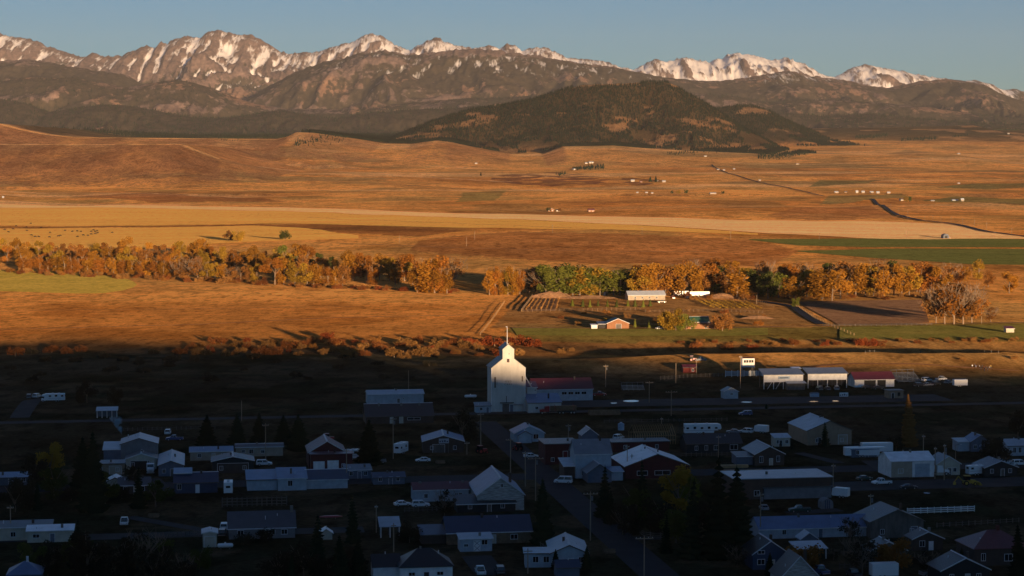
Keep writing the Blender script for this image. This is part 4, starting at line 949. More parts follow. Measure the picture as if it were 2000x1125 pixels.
# ------------------------------------------------------------------ the grain elevator
def elevator():
    r = root('grain_elevator', 'tall white wooden grain elevator half lit by the low sun', 'grain elevator', 993, 804)
    w, d, e = 12.6, 11.0, 16.4
    c, zc, ze, za = 2.15, 19.7, 23.3, 25.1
    M = MB()
    M.prism([(-w / 2, -0.5), (w / 2, -0.5), (w / 2, e), (c, zc), (-c, zc), (-w / 2, e)], 0, d)
    M.build('wall', PAL['oldwhite'], r)
    cu = MB().prism([(-c, zc - 0.1), (c, zc - 0.1), (c, ze), (0, za), (-c, ze)], 0.002, d * 0.75).build('cupola', PAL['oldwhite'], r)
    q = MB()
    for s in (-1, 1):
        k = (zc - e) / (w / 2 - c)
        q.prism([(s * (w / 2 + 0.4), e - k * 0.4 + 0.03), (s * (c + 0.01), zc + 0.03), (s * (c + 0.01), zc + 0.23), (s * (w / 2 + 0.4), e - k * 0.4 + 0.23)], -0.3, d + 0.3)
    q.build('roof', PAL['r_dgrey'], r)
    q = MB(); k = (za - ze) / c
    for s in (-1, 1):
        q.prism([(s * (c + 0.35), ze - k * 0.35 + 0.02), (0, za + 0.02), (0, za + 0.2), (s * (c + 0.35), ze - k * 0.35 + 0.2)], -0.3, d * 0.75 + 0.3)
    q.build('cupola_roof', PAL['r_dgrey'], cu)
    MB().prism([(-0.25, za + 0.16), (0.25, za + 0.16), (0, za + 0.3)], -0.32, d * 0.75 + 0.32).build('ridge_cap', PAL['trim'], cu)
    MB().tube((-0.4, 0.4, za - 0.1), (-0.4, 0.4, za + 6.6), 0.16, 0.09).build('mast', PAL['trim'], r)
    MB().box(-0.9, -0.4, 0.3, 0.5, za + 6.4, za + 6.6).build('mast_arm', PAL['trim'], r)
    for x, z, ww, hh in ((-0.1, 19.0, 0.75, 1.1), (0.25, 21.9, 0.5, 0.3)): window(r, 'f', x, z - 0.5, ww, hh, frame='red' if hh > 1 else 'trim')
    for x, z0, z1, ww in ((-5.0, 9.0, 13.0, 0.55), (-4.3, 10.0, 12.0, 0.14), (5.2, 11.2, 13.2, 0.4)):
        MB().box(x - ww / 2, x + ww / 2, -0.035, 0.02, z0, z1).build('board_patch', PAL['brown'] if ww > 0.2 else PAL['greywood'], r)
    # corner and rake boards
    q = MB(); 
    for s in (-1, 1): q.box(s * w / 2 - 0.12, s * w / 2 + 0.12, -0.06, 0.15, 0, e - 0.1)
    q.build('corner_board', PAL['white'], r)
    door(r, 'f', -1.0, 2.6, 3.0, 'greywood', name='loading_door'); door(r, 'f', 1.2, 1.2, 2.6, 'slate')
    MB().box(-3.2, 1.9, -1.1, 0, 3.3, 3.5).build('canopy', PAL['dark'], r)
    MB().box(1.9, 5.4, -0.7, 0, 2.5, 2.65).box(5.3, 5.4, -0.7, -0.6, 0, 2.5).build('loading_rail', PAL['slate'], r)
    MB().tube((-0.9, -0.9, 3.4), (-0.9, -0.9, 6.0), 0.12).build('vent_pipe', PAL['dark'], r)
    MB().tube((w / 2 + 0.2, 1.5, 13.0), (w / 2 + 2.6, 1.2, 8.8), 0.22).build('grain_spout', PAL['chrome'], r)
    m = mat('faded_sign_paint', (0.16, 0.12, 0.10), 0.9, 0.5, 3)
    for word, z in (('FEED', 10.9), ('CAKE', 9.9)):
        cu_ = bpy.data.curves.new('lettering', 'FONT'); cu_.body = word; cu_.size = 1.0; cu_.align_x = 'CENTER'; cu_.extrude = 0.004; cu_.space_character = 1.25
        cu_.materials.append(m); tmp = bpy.data.objects.new('t', cu_); COL.objects.link(tmp); me = bpy.data.meshes.new_from_object(tmp.evaluated_get(bpy.context.evaluated_depsgraph_get())); bpy.data.objects.remove(tmp); o = bpy.data.objects.new('lettering', me); link(o, r); o.location = (-0.1, -0.03, z); o.rotation_euler = (R(90), 0, 0)
elevator()
B('small white head house tower tucked beside the elevator', 1039, 801, 3.6, 4, 8.6, 1.5, 'shed', 'oldwhite', 'r_purple', wins=(('f', 1.2, 7.2, 0.4, 0.5),), name='elevator_annex', cat='tower')
B('low white elevator office with blue metal roof', 1064, 806, 12.4, 8.5, 3.7, 2.3, 'shed', 'oldwhite', 'r_blue', wins=(('f', -3.0, 1.4, 1.0, 0.9),), doors=(('f', 1.0, 1.1, 2.2, 'slate'),), name='elevator_office', cat='office')
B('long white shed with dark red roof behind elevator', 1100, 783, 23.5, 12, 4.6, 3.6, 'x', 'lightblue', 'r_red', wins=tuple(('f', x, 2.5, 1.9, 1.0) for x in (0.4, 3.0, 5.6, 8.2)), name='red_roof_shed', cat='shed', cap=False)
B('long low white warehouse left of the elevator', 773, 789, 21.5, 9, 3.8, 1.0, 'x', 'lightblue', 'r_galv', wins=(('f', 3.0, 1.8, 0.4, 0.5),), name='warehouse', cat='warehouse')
B('dark brown roofed depot with two pale doors', 781, 827, 24, 12, 2.7, 3.6, 'x', 'brown', 'r_brown', doors=(('f', -2.9, 1.1, 2.2, 'cream'), ('f', 0.5, 1.2, 2.6, 'cream')), wins=(('f', 5.0, 1.2, 4.5, 0.8),), name='depot', cat='building', chim=((-7, 5, 5.4, 1.3), (1, 5, 5.4, 1.3), (7.5, 5, 5.4, 1.2)))
def pole_shed(label, px, py, w, d, h, rise, roof, n=5, wall=None, name='open_shed', back=True, ridge='shed', rot=9, skip=()):
    r = root(name, label, 'shed', px, py, rot, 'buildings of the town')
    for i in range(n):
        x = -w / 2 + w * i / (n - 1)
        if i not in skip: MB().box(x - 0.12, x + 0.12, 0, 0.24, -0.3, h + 0.2).build('post', PAL['white'], r)
        MB().box(x - 0.12, x + 0.12, d - 0.3, d - 0.06, -0.3, h + rise - 0.05).build('post', PAL['greywood'], r)
    if back: MB().box(-w / 2, w / 2, d - 0.05, d + 0.08, -0.3, h + rise).build('back_wall', PAL[wall or 'slate'], r)
    k = rise / d
    MB().prism([(-0.4, h + 0.2 - k * 0.4), (d + 0.4, h + 0.2 + rise + k * 0.4), (d + 0.4, h + 0.36 + rise + k * 0.4), (-0.4, h + 0.36 - k * 0.4)], -w / 2 - 0.4, w / 2 + 0.4, 'x').build('roof', PAL[roof], r)
    return r
pole_shed('small open fronted shed below the parked motorhome', 209, 816, 7, 4.5, 2.4, 0.7, 'r_galv', 5)
B('large grey metal shop with smoke rising behind it', 272, 906, 11, 13, 6.1, 1.7, 'y', 'grey', 'r_galv', wings=((5.2, 10, 4.4, 1.0, 'shed', 'slate', 'r_galv', -8.1, 1.0),), name='metal_shop', cat='shop', chim=((-3.5, 9, 6.5, 1.4, 'chrome', 0.15, 'stove_pipe'),))
B('cream gabled garage with dark open bay', 276, 917, 9, 7.5, 3.3, 1.5, 'y', 'cream', 'r_dgrey', doors=(('f', -0.4, 5.5, 2.6, 'dark', {'name': 'garage_opening'}),), name='garage', cat='garage')
B('low flat roofed shed left of the cream garage', 213, 927, 8.8, 5, 3.2, 0.3, 'shed', 'tan', 'r_dblue', doors=(('f', 1.8, 3.4, 2.5, 'beige', {'name': 'garage_door'}),), name='low_shed', cat='shed')
B('narrow silver roofed metal storage barn', 334, 930, 7.2, 24, 3.1, 1.3, 'y', 'slate', 'r_galv', name='storage_barn', cat='barn')
B('blue roofed mobile home behind the dark garage', 413, 899, 13, 4.5, 2.7, 0.8, 'shed', 'beige', 'r_blue', name='mobile_home', cat='mobile home')
B('beige mobile home with dark roof before the spruces', 507, 891, 14.6, 5, 2.9, 0.6, 'x', 'beige', 'r_brown', wins=(('f', -5, 1.2, 0.8, 0.9), ('f', -2.6, 0.9, 1.2, 1.3), ('f', 1.0, 1.0, 1.0, 0.9)), name='mobile_home', cat='mobile home')
B('wide dark open garage with pale roof edge', 455, 924, 12.2, 9, 3.6, 1.3, 'y', 'dark', 'r_dblue', doors=(('f', 0, 9.0, 2.9, 'brown', {'name': 'garage_opening'}),), name='garage', cat='garage')
B('fire hall with purple gable roof and two white doors', 648, 920, 12.4, 5, 5.0, 0.3, 'flat', 'darkred', 'r_purple', doors=(('f', -3.8, 3.2, 2.9, 'white', {'name': 'garage_door'}), ('f', 0.4, 3.2, 3.1, 'white', {'name': 'garage_door'})),
  wings=((11.0, 15, 5.0, 3.2, 'y', 'darkred', 'r_purple', -1.0, 5.4),), name='fire_hall', cat='building')
B('long blue roofed house with stepped wings', 571, 958, 8.0, 9, 3.4, 1.6, 'shed', 'lightblue', 'r_blue', wins=(('f', -0.6, 1.3, 1.2, 1.5),), wings=((8.4, 9, 3.0, 1.4, 'shed', 'lightblue', 'r_blue', -8.3, 1.5), (11.5, 10, 2.6, 2.0, 'x', 'lightblue', 'r_dblue', 9.9, 1.8)), name='blue_house')
B('dark navy house with white framed window and door', 383, 963, 11.8, 8, 3.0, 2.1, 'x', 'navy', 'r_dblue', wins=(('f', -4.6, 1.1, 1.1, 1.5),), doors=(('f', 0.4, 1.0, 2.3, 'white'),), wings=((4.5, 5, 5.2, 0.6, 'shed', 'slate', 'r_blue', -3.6, 3.0),), name='navy_house')
B('broad house with plain dark grey roof', 512, 1052, 16, 9.5, 2.7, 3.2, 'x', 'grey', 'r_dgrey', wins=(('f', -5.2, 1.0, 1.4, 1.1), ('f', 2.4, 1.0, 1.4, 1.1), ('f', 5.4, 1.0, 1.4, 1.1)), chim=((7.4, 4.4, 5.0, 2.2), (0.9, 2.2, 4.0, 1.2, 'trim', 0.08, 'vent_pipe')), name='grey_house', cap=False)
B('silver metal shed beside the propane tank', 410, 1069, 3.3, 5.5, 3.4, 0.4, 'y', 'cream', 'r_galv', doors=(('f', 0, 2.4, 2.6, 'cream'),), name='metal_shed', cat='shed', cap=False)
B('beige trailer home with dark roof at left edge', 30, 1056, 17, 5, 3.2, 0.7, 'shed', 'cream', 'r_dgrey', wins=(('f', -0.5, 1.0, 1.1, 1.1),), doors=(('f', 3.6, 1.0, 2.1, 'cream'),), name='mobile_home', cat='mobile home', chim=((-3, 3, 3.6, 0.9, 'trim', 0.1, 'vent_pipe'), (4, 3, 3.6, 1.0, 'brown', 0.3)))
B('white roofed trailer before the beige trailer home', 98, 1059, 10.8, 3.4, 2.8, 0.7, 'shed', 'cream', 'r_white', wins=(('f', -3.3, 1.2, 1.5, 0.8),), name='mobile_home', cat='mobile home')
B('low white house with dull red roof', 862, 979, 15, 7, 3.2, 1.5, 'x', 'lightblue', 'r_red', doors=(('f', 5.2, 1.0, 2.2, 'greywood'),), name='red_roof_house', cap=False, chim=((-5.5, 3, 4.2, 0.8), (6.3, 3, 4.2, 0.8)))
B('old white hall with peeling paint and blue roof', 978, 997, 12.4, 21, 4.2, 4.4, 'y', 'peel', 'r_blue', wins=(('f', 0.3, 6.2, 0.7, 0.9),), name='old_hall', cat='hall', chim=((3.2, 6, 6.5, 2.6, 'brown'),), rot=7)
B('low black roofed building before the old hall', 950, 1000, 15.5, 6, 2.2, 1.4, 'shed', 'dark', 'r_black', name='low_building', cat='building')
B('long dark blue roofed log house', 956, 1062, 20.5, 10, 2.9, 3.0, 'x', 'wood', 'r_dblue', wins=(('f', 6, 1.0, 1.6, 1.1),), name='log_house', cap=False, wings=((6, 6, 2.2, 1.2, 'shed', 'brown', 'r_dblue', -13.2, 2.0),))
r = B('small white shed with crossed barn door', 930, 1077, 7.6, 4.5, 3.0, 0.5, 'shed', 'lightblue', 'r_galv', wins=(('f', 2.0, 1.6, 1.3, 1.1), ('f', -2.4, 1.2, 0.9, 0.6)), doors=(('f', 0.2, 1.5, 2.6, 'white'),), name='small_shed', cat='shed')
q = MB()
for a, b in (((-0.45, 0.15), (0.85, 1.3)), ((0.85, 0.15), (-0.45, 1.3)), ((-0.45, 1.4), (0.85, 2.5)), ((0.85, 1.4), (-0.45, 2.5))): q.tube((a[0], -0.09, a[1]), (b[0], -0.09, b[1]), 0.05, n=4)
q.build('door_brace', PAL['navy'], r)
B('white walled house with black hip roof at bottom', 833, 1136, 11.5, 9, 3.2, 3.4, 'hip', 'white', 'r_black', wins=(('f', -3.2, 1.4, 1.3, 0.7), ('f', 3.0, 1.4, 1.3, 0.7)), doors=(('f', 0, 1.1, 2.1, 'dark'),), name='hip_roof_house', chim=((-0.8, 4.5, 5.4, 1.6, 'stone', 0.2), (3.0, 3, 4.6, 1.7, 'trim', 0.12, 'vent_pipe')))
B('small garage with dark roof beside the hip roofed house', 755, 1132, 5.8, 6, 2.8, 2.2, 'x', 'white', 'r_black', doors=(('f', -0.8, 3.4, 2.2, 'white', {'name': 'garage_door'}),), wins=tuple(('f', -2.0 + i * 0.8, 1.6, 0.5, 0.35) for i in range(4)), name='garage', cat='garage', cap=False)
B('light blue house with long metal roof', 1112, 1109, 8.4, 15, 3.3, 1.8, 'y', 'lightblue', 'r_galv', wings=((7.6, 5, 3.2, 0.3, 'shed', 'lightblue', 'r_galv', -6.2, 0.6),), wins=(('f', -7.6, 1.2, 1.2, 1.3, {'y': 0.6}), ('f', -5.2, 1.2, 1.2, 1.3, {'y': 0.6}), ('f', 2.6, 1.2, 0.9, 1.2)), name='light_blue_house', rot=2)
B('pale blue cottage by the elevator road', 1034, 863, 10, 9, 2.9, 2.3, 'y', 'lightblue', 'r_blue', wins=(('f', 2.2, 1.0, 1.6, 1.5),), wings=((4.2, 3, 2.7, 1.2, 'y', 'lightblue', 'r_blue', -1.8, -2.6),), name='cottage', cap=False)
B('dark red storefront left of the tall grey building', 1098, 907, 10.5, 12, 6.2, 0.4, 'flat', 'darkred', 'r_dgrey', doors=(('f', 1.0, 1.4, 4.0, 'red'),), name='storefront', cat='store')
B('long red building behind the white roof', 1252, 882, 18.5, 8, 3.0, 0.3, 'flat', 'darkred', 'r_dgrey', name='red_building', cat='building')
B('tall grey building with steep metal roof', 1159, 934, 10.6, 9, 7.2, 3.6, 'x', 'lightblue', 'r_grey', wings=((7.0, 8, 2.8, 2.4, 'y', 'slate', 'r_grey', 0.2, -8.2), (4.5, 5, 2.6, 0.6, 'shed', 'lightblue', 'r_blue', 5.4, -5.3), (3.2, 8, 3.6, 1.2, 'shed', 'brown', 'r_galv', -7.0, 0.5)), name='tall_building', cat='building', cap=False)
B('small gabled building behind the tall grey one', 1152, 873, 5.2, 6, 4.0, 2.0, 'y', 'slate', 'r_grey', name='gabled_shed', cat='shed')
B('wide store with bright white metal roof', 1284, 934, 19, 20, 3.6, 3.4, 'y', 'darkred', 'r_white', wins=(('f', 1.5, 1.0, 4.5, 1.2), ('f', -4.5, 1.0, 3.0, 1.2)), name='white_roof_store', cat='store', chim=((2.2, 9, 6.4, 0.6, 'dark', 0.15, 'vent_pipe'), (-0.8, 13, 6.8, 0.6, 'dark', 0.15, 'vent_pipe')))
def framed_house():
    r = root('house_frame', 'bare timber house frame under construction', 'house frame', 1280, 868, 9, 'buildings of the town')
    w, d, h, ri = 13.4, 10, 2.9, 3.0
    for i in range(18):
        x = -w / 2 + w * i / 17
        for y in (0, d): MB().box(x - 0.06, x + 0.06, y - 0.06, y + 0.06, -0.2, h).build('stud', PAL['lumber'], r)
        q = MB()
        for a, b in ((-0.4, d / 2), (d + 0.4, d / 2)): q.tube((x, a, h + 0.02), (x, b, h + ri), 0.1, n=4)
        q.build('rafter', PAL['lumber'], r)
    MB().box(-w / 2, w / 2, -0.1, 0.1, h - 0.1, h + 0.06).build('top_plate', PAL['lumber'], r)
    MB().box(-w / 2, w / 2, d - 0.1, d + 0.1, h - 0.1, h + 0.06).build('top_plate', PAL['lumber'], r)
    MB().box(-w / 2, w / 2, -0.08, 0.08, 1.3, 1.45).build('brace', PAL['lumber'], r)
    MB().prism([(d / 2, h + ri + 0.12), (d + 0.4, h + 0.12), (d + 0.4, h + 0.18), (d / 2, h + ri + 0.18)], -w / 2, w / 2, 'x').build('roof_sheathing', PAL['wood'], r)
framed_house()
B('black house with white framed windows', 1395, 884, 18, 9, 3.0, 2.4, 'x', 'dark', 'r_black', wins=(('f', -5.8, 0.9, 0.9, 1.3), ('f', -2.6, 0.9, 0.9, 1.4), ('f', 0.6, 0.9, 1.3, 1.4), ('f', 6.4, 0.9, 2.4, 1.5)), name='black_house', cap=False)
B('dark house with grey metal gable roof', 1503, 909, 9.2, 14, 3.5, 2.3, 'y', 'brown', 'r_grey', wins=(('f', -2.6, 1.0, 1.0, 1.8), ('f', 2.7, 1.1, 0.9, 1.7)), wings=((5.0, 6, 2.6, 0.6, 'shed', 'slate', 'r_dgrey', -7.2, 2.0),), name='gable_house', chim=((0.2, 4, 5.4, 0.5, 'trim', 0.15, 'vent_pipe'),))
B('big tan warehouse with pale metal roof', 1620, 869, 15, 21, 4.8, 3.0, 'y', 'tan', 'r_galv', doors=(('f', 4.5, 3.0, 3.2, 'beige', {'name': 'garage_door'}), ('f', -3.5, 1.2, 2.4, 'dark')), name='tan_warehouse', cat='warehouse')
B('small cream shed with pale blue lean roof', 1528, 872, 5.2, 4, 2.9, 0.7, 'shed', 'cream', 'r_galv', doors=(('f', -0.6, 1.0, 2.0, 'dark'),), name='small_shed', cat='shed')
B('white repair shop half beige with tall bay', 1782, 932, 13.2, 11, 4.8, 1.9, 'x', 'white', 'r_white', wins=(('f', -3.6, 1.3, 1.4, 1.2),), name='repair_shop', cat='shop', cap=False, doors=(('f', 3.0, 4.5, 3.9, 'lightblue', {'name': 'garage_door'}), ('f', -3.3, 6.4, 4.7, 'beige', {'name': 'siding_panel'})))
B('grey lean roofed side shed of the repair shop', 1852, 928, 7.2, 8, 3.4, 2.2, 'y', 'cream', 'r_grey', name='side_shed', cat='shed', cap=False)
B('long dark two tone storefront with flat roof', 1530, 974, 27.5, 14, 5.6, 0.4, 'flat', 'brown', 'r_galv', wins=tuple(('f', x, 1.0, 1.7, 1.4, {'frame': 'greywood'}) for x in (0.5, 5, 9.0)) + (('f', -7.5, 1.0, 1.4, 1.4),), wings=((19.0, 0.3, 3.0, 0.2, 'flat', 'grey', 'r_dgrey', 4.0, -0.32),), name='long_store', cat='store')
def arch_shed():
    r = root('arched_shed', 'small grey shed with rounded roof and dark stripes', 'shed', 1616, 994, 9, 'buildings of the town')
    pr = [(-1.6, -0.3)] + [(1.6 * math.cos(a) * -1, 1.4 + 1.3 * math.sin(a)) for a in np.linspace(0, math.pi, 11)] + [(1.6, -0.3)]
    MB().prism(pr[::-1], 0, 3.2).build('shell', PAL['grey'], r)
    for x in (-0.55, 0.0, 0.55): MB().box(x - 0.13, x + 0.13, -0.05, 0.0, 0.1, 2.3).build('stripe_board', PAL['navy'], r)
arch_shed()
B('very long low shed with pale blue metal roof', 1592, 1050, 28, 9, 2.4, 2.2, 'x', 'lightblue', 'r_blue', name='long_shed', cat='shed', cap=False)
B('weathered dark barn with sagging gable roof', 1752, 1050, 13.5, 12, 4.0, 2.8, 'y', 'greywood', 'r_dgrey', name='old_barn', cat='barn', cap=False, doors=(('f', 4.4, 1.6, 2.6, 'slate'),))
B('brick house with purple red hip roof at right edge', 1958, 1104, 13.5, 11, 3.8, 3.4, 'hip', 'brown', 'r_red', wins=(('f', -4.6, 1.2, 0.9, 1.6), ('f', 1.4, 1.0, 1.8, 1.5)), name='purple_roof_house', chim=((1.0, 5.5, 6.4, 1.8, 'darkred'),))
B('dark house with white rake boards at bottom right', 1505, 1112, 8.2, 9, 3.6, 2.8, 'y', 'navy', 'r_black', wins=(('f', -2.2, 3.6, 1.5, 0.7), ('f', -2.2, 1.2, 1.6, 1.1)), name='dark_house')
B('weathered gable house at the bottom edge', 1562, 1150, 8.4, 8, 2.6, 4.4, 'y', 'peel', 'r_brown', name='weathered_house', cap=False)
pole_shed('small carport with pale metal roof', 1585, 1092, 7.0, 5, 2.2, 0.7, 'r_galv', 3, back=False, name='carport')
B('tiny gabled shed with pale roof behind the carport', 1580, 1068, 4.0, 3.5, 2.0, 1.4, 'y', 'slate', 'r_galv', name='tiny_shed', cat='shed', cap=False)
B('dark cabin with light roof edge below the bare tree', 1735, 1097, 8.5, 6, 2.6, 2.0, 'y', 'greywood', 'r_dgrey', name='cabin', wins=(('f', 1.8, 1.0, 1.2, 1.0),))
B('small porch house right of the old barn', 1812, 1075, 7.5, 5, 2.8, 1.6, 'y', 'brown', 'r_brown', name='porch_house', wins=(('f', -1.4, 1.0, 1.2, 1.3),), doors=(('f', 0.8, 1.0, 2.1, 'white'),))
B('dark roofed house running off the bottom right', 1885, 1140, 11, 8, 3.0, 2.6, 'y', 'dark', 'r_black', name='dark_house')
B('small house with pale gable trim above the shed', 1915, 882, 6.2, 7, 3.2, 1.9, 'y', 'slate', 'r_blue', wings=((4.5, 5, 3.0, 0.5, 'shed', 'lightblue', 'r_galv', -4.6, 1.5),), name='gable_house')
B('pale house cut by the right edge', 1992, 890, 8, 7, 3.2, 1.6, 'x', 'lightblue', 'r_galv', wins=(('f', -1.8, 1.0, 0.9, 1.6), ('f', 0.0, 1.0, 0.9, 1.6)), name='pale_house', cap=False)
B('dark shed with grey roof at the right edge', 1955, 930, 10, 9, 2.6, 1.9, 'y', 'dark', 'r_grey', name='dark_shed', cat='shed', cap=False)
pole_shed('little peaked shelter with torn white roof', 762, 1050, 4.5, 4, 2.6, 1.4, 'r_galv', 3, back=False, name='shelter')
B('tiny white peaked shed by the vehicles', 637, 1054, 3.0, 3, 1.6, 1.0, 'y', 'cream', 'r_white', name='tiny_shed', cat='shed', cap=False)
B('blue roofed gable peak at the bottom left edge', 48, 1150, 7, 7, 3.0, 2.4, 'hip', 'slate', 'r_blue', name='blue_roof_house', chim=((0.4, 3.4, 5.0, 1.4, 'trim', 0.25),))
B('dark green roofed shop with vehicle door and sign', 866, 884, 13.0, 13, 3.6, 1.9, 'y', 'brown', 'r_blue', doors=(('f', -1.5, 3.8, 2.6, 'greywood', {'name': 'garage_door'}),), name='roadside_shop', cat='shop', rot=4)
B('pale flat shop roof behind the dark storefront row', 700, 935, 7.5, 7, 2.5, 0.6, 'shed', 'slate', 'r_dblue', name='low_shop', cat='shop')
B('low dark blue shop along the cross street', 760, 946, 9.0, 6, 2.0, 1.0, 'x', 'slate', 'r_dblue', name='low_shop', cat='shop', cap=False)
B('dim small house left of the white camper', 262, 965, 8.5, 7, 2.5, 1.6, 'x', 'brown', 'r_dgrey', name='dim_house', cap=False)
B('tarp covered white boat shed by the dark trees', 225, 957, 4.4, 7, 2.4, 1.0, 'y', 'cream', 'r_white', name='boat_shed', cat='shed', cap=False)
B('low long roof at the left edge by the street', 15, 948, 16, 5, 2.2, 0.7, 'shed', 'slate', 'r_blue', name='low_shed', cat='shed')
B('light plank cabin by the street at bottom centre', 1110, 1128, 5, 4, 2.3, 1.2, 'x', 'slate', 'r_dblue', name='plank_shed', cat='shed', cap=False)
B('white cabin with tilted porch left of the elevator', 944, 806, 5.6, 4, 2.5, 0.8, 'shed', 'lightblue', 'r_grey', wins=(('f', -0.8, 0.9, 0.9, 1.0),), doors=(('f', 1.6, 0.9, 2.0, 'slate'),), name='cabin')
B('blue green low store roof behind the white shop', 1690, 893, 9, 6, 2.4, 0.4, 'flat', 'slate', 'r_blue', name='low_store', cat='store')
# ------------------------------------------------------------------ fairground
def booth():
    r = root('announcer_booth', 'white announcer booth on stilts glowing in the sun', 'booth', 1462, 736, 9, 'fairground buildings')
    for x in (-2.4, 2.4):
        for y in (0.2, 3.2): MB().box(x - 0.12, x + 0.12, y - 0.12, y + 0.12, -0.3, 4.2).build('post', PAL['greywood'], r)
    MB().box(-2.7, 2.7, 0, 3.5, 4.2, 8.0).build('cabin', PAL['white'], r)
    MB().box(-2.8, 2.8, -0.2, 3.7, 8.02, 8.25).build('roof', PAL['darkred'], r)
    MB().box(-2.6, 2.6, -0.06, 0.0, 4.9, 5.0).build('trim_board', PAL['beige'], r)
    for x in (-1.7, -0.6, 0.6, 1.7): window(r, 'f', x, 6.3, 0.7, 0.9, w=5.4, d=3.5, frame='brown')
    MB().box(2.7, 2.76, -0.1, 3.6, 4.2, 8.0).build('side_wall', PAL['red'], r)
    MB().tube((-3.0, 0, 0), (-3.0, 0, 8.6), 0.08).build('mast', PAL['white'], r)
    q = MB(); q.tube((-3.6, 0.5, 0), (-2.8, 0.5, 4.3), 0.1, n=4); q.tube((-3.6, 1.4, 0), (-2.8, 1.4, 4.3), 0.1, n=4); q.build('stairs', PAL['greywood'], r)
booth()
def panels():
    r = root('bucking_chutes', 'row of pale metal chute panels under the booth', 'chutes', 1465, 735, 9, 'fairground buildings')
    w = 22.0
    for i in range(9):
        x = -w / 2 + w * i / 8
        MB().box(x - 0.12, x + 0.12, -0.12, 0.12, -0.2, 2.7).build('post', PAL['white'], r)
        if i < 8:
            for z in (0.35, 0.9, 1.45, 2.0): MB().box(x + 0.14, x + w / 8 - 0.14, -0.05, 0.05, z, z + 0.38).build('panel', PAL['lightblue'], r)
panels()
def grandstand(label, px, py, w, sign=False, clad=True):
    r = root('grandstand', label, 'grandstand', px, py, 6, 'fairground buildings')
    n = 5
    for i in range(n):
        x = -w / 2 + w * i / (n - 1)
        MB().box(x - 0.12, x + 0.12, 0.0, 0.24, -0.3, 6.2).build('post', PAL['white'], r)
        MB().box(x - 0.12, x + 0.12, 7.6, 7.84, -0.3, 6.6).build('post', PAL['greywood'], r)
    MB().prism([(-0.8, 5.9), (8.6, 7.5), (8.6, 7.7), (-0.8, 6.1)], -w / 2 - 0.5, w / 2 + 0.5, 'x').build('roof', PAL['r_grey'], r)
    MB().box(-w / 2, w / 2, -0.1, 0.0, 2.9 if clad else 3.4, 6.0).build('back_panel', PAL['white'], r)
    for k in range(5): MB().box(-w / 2 + 0.3, w / 2 - 0.3, 1.4 + k * 1.2, 2.1 + k * 1.2, 3.0 - k * 0.6, 3.1 - k * 0.6).build('bench', PAL['greywood'], r)
    if sign:
        s = MB().box(-2.2, 2.6, -0.24, -0.12, 4.2, 5.3).build('sign_board', PAL['sky'], r); MB().box(-1.6, 2.0, -0.27, -0.245, 4.55, 4.85).build('sign_stripe', PAL['navy'], s)
        MB().prism([(-4.0, 2.7), (-0.14, 3.2), (-0.14, 3.35), (-4.0, 2.85)], 0.5, w / 2 + 0.6, 'x').build('awning', PAL['r_galv'], r)
        MB().box(0.8, w / 2, -3.6, -0.2, -0.2, 2.4).build('counter', PAL['greywood'], r)
        for x in (-w / 2 + 1.5, -w / 2 + 5): MB().tube((x, 0.4, 0), (x + 1.8, 0.4, 2.8), 0.1, n=4).build('brace', PAL['white'], r)
grandstand('left grandstand with blue sign and awning', 1530, 760, 16.2, True)
grandstand('right grandstand with plain cream back panel', 1616, 758, 16.2, False, False)
r = B('open bay shed with bright red metal roof', 1708, 756, 17, 9, 3.2, 2.6, 'x', 'white', 'r_red', doors=(('f', -2.0, 5.0, 2.9, 'dark', {'name': 'open_bay'}), ('f', 3.0, 3.6, 2.9, 'dark', {'name': 'open_bay'})), name='red_roof_shed', cat='shed', cap=False, group='fairground buildings')
def bleacher(label, px, py, w, rows, rot=9):
    r = root('bleachers', label, 'bleachers', px, py, rot, 'fairground buildings')
    for k in range(rows): MB().box(-w / 2, w / 2, k * 0.8, k * 0.8 + 0.35, 0.45 + k * 0.45, 0.52 + k * 0.45).build('bench', PAL['chrome'], r)
    for i in range(5):
        x = -w / 2 + w * i / 4; q = MB(); q.tube((x, -0.2, 0), (x, rows * 0.8, rows * 0.45 + 0.4), 0.06, n=4); q.box(x - 0.05, x + 0.05, rows * 0.8 - 0.1, rows * 0.8, -0.2, rows * 0.45 + 1.3); q.build('frame', PAL['grey'], r)
    MB().box(-w / 2, w / 2, rows * 0.8, rows * 0.8 + 0.06, rows * 0.45 + 1.2, rows * 0.45 + 1.3).build('back_rail', PAL['grey'], r)
bleacher('tall metal bleachers right of the red roofed shed', 1777, 747, 11, 8, 20)
bleacher('low metal bleachers left of the fairground', 1238, 763, 9, 4)
B('white concession shack with small dark window', 1428, 779, 5.6, 5, 2.9, 1.4, 'y', 'lightblue', 'r_grey', wins=(('f', 0.2, 1.6, 1.0, 0.6),), name='concession_shack', cat='shack', cap=False, group='fairground buildings')
B('tan block shed with dark door by the fairground', 1750, 778, 6, 5, 2.9, 0.2, 'flat', 'tan', 'r_brown', doors=(('f', -1.3, 1.0, 2.1, 'dark'),), wins=(('f', 1.2, 0.9, 0.9, 1.4, {'frame': 'greywood'}),), name='block_shed', cat='shed', group='fairground buildings')
B('small dark red shed in front of the lit rise', 1348, 728, 6.2, 4, 2.4, 1.0, 'x', 'red', 'r_red', wins=(('f', 1.2, 0.6, 0.9, 1.1),), name='red_shed', cat='shed', cap=False, group='fairground buildings')
pole_shed('tiny open shelter catching sun behind the grandstand', 1556, 732, 3.4, 3, 2.6, 0.2, 'r_white', 3, back=False, name='shelter')
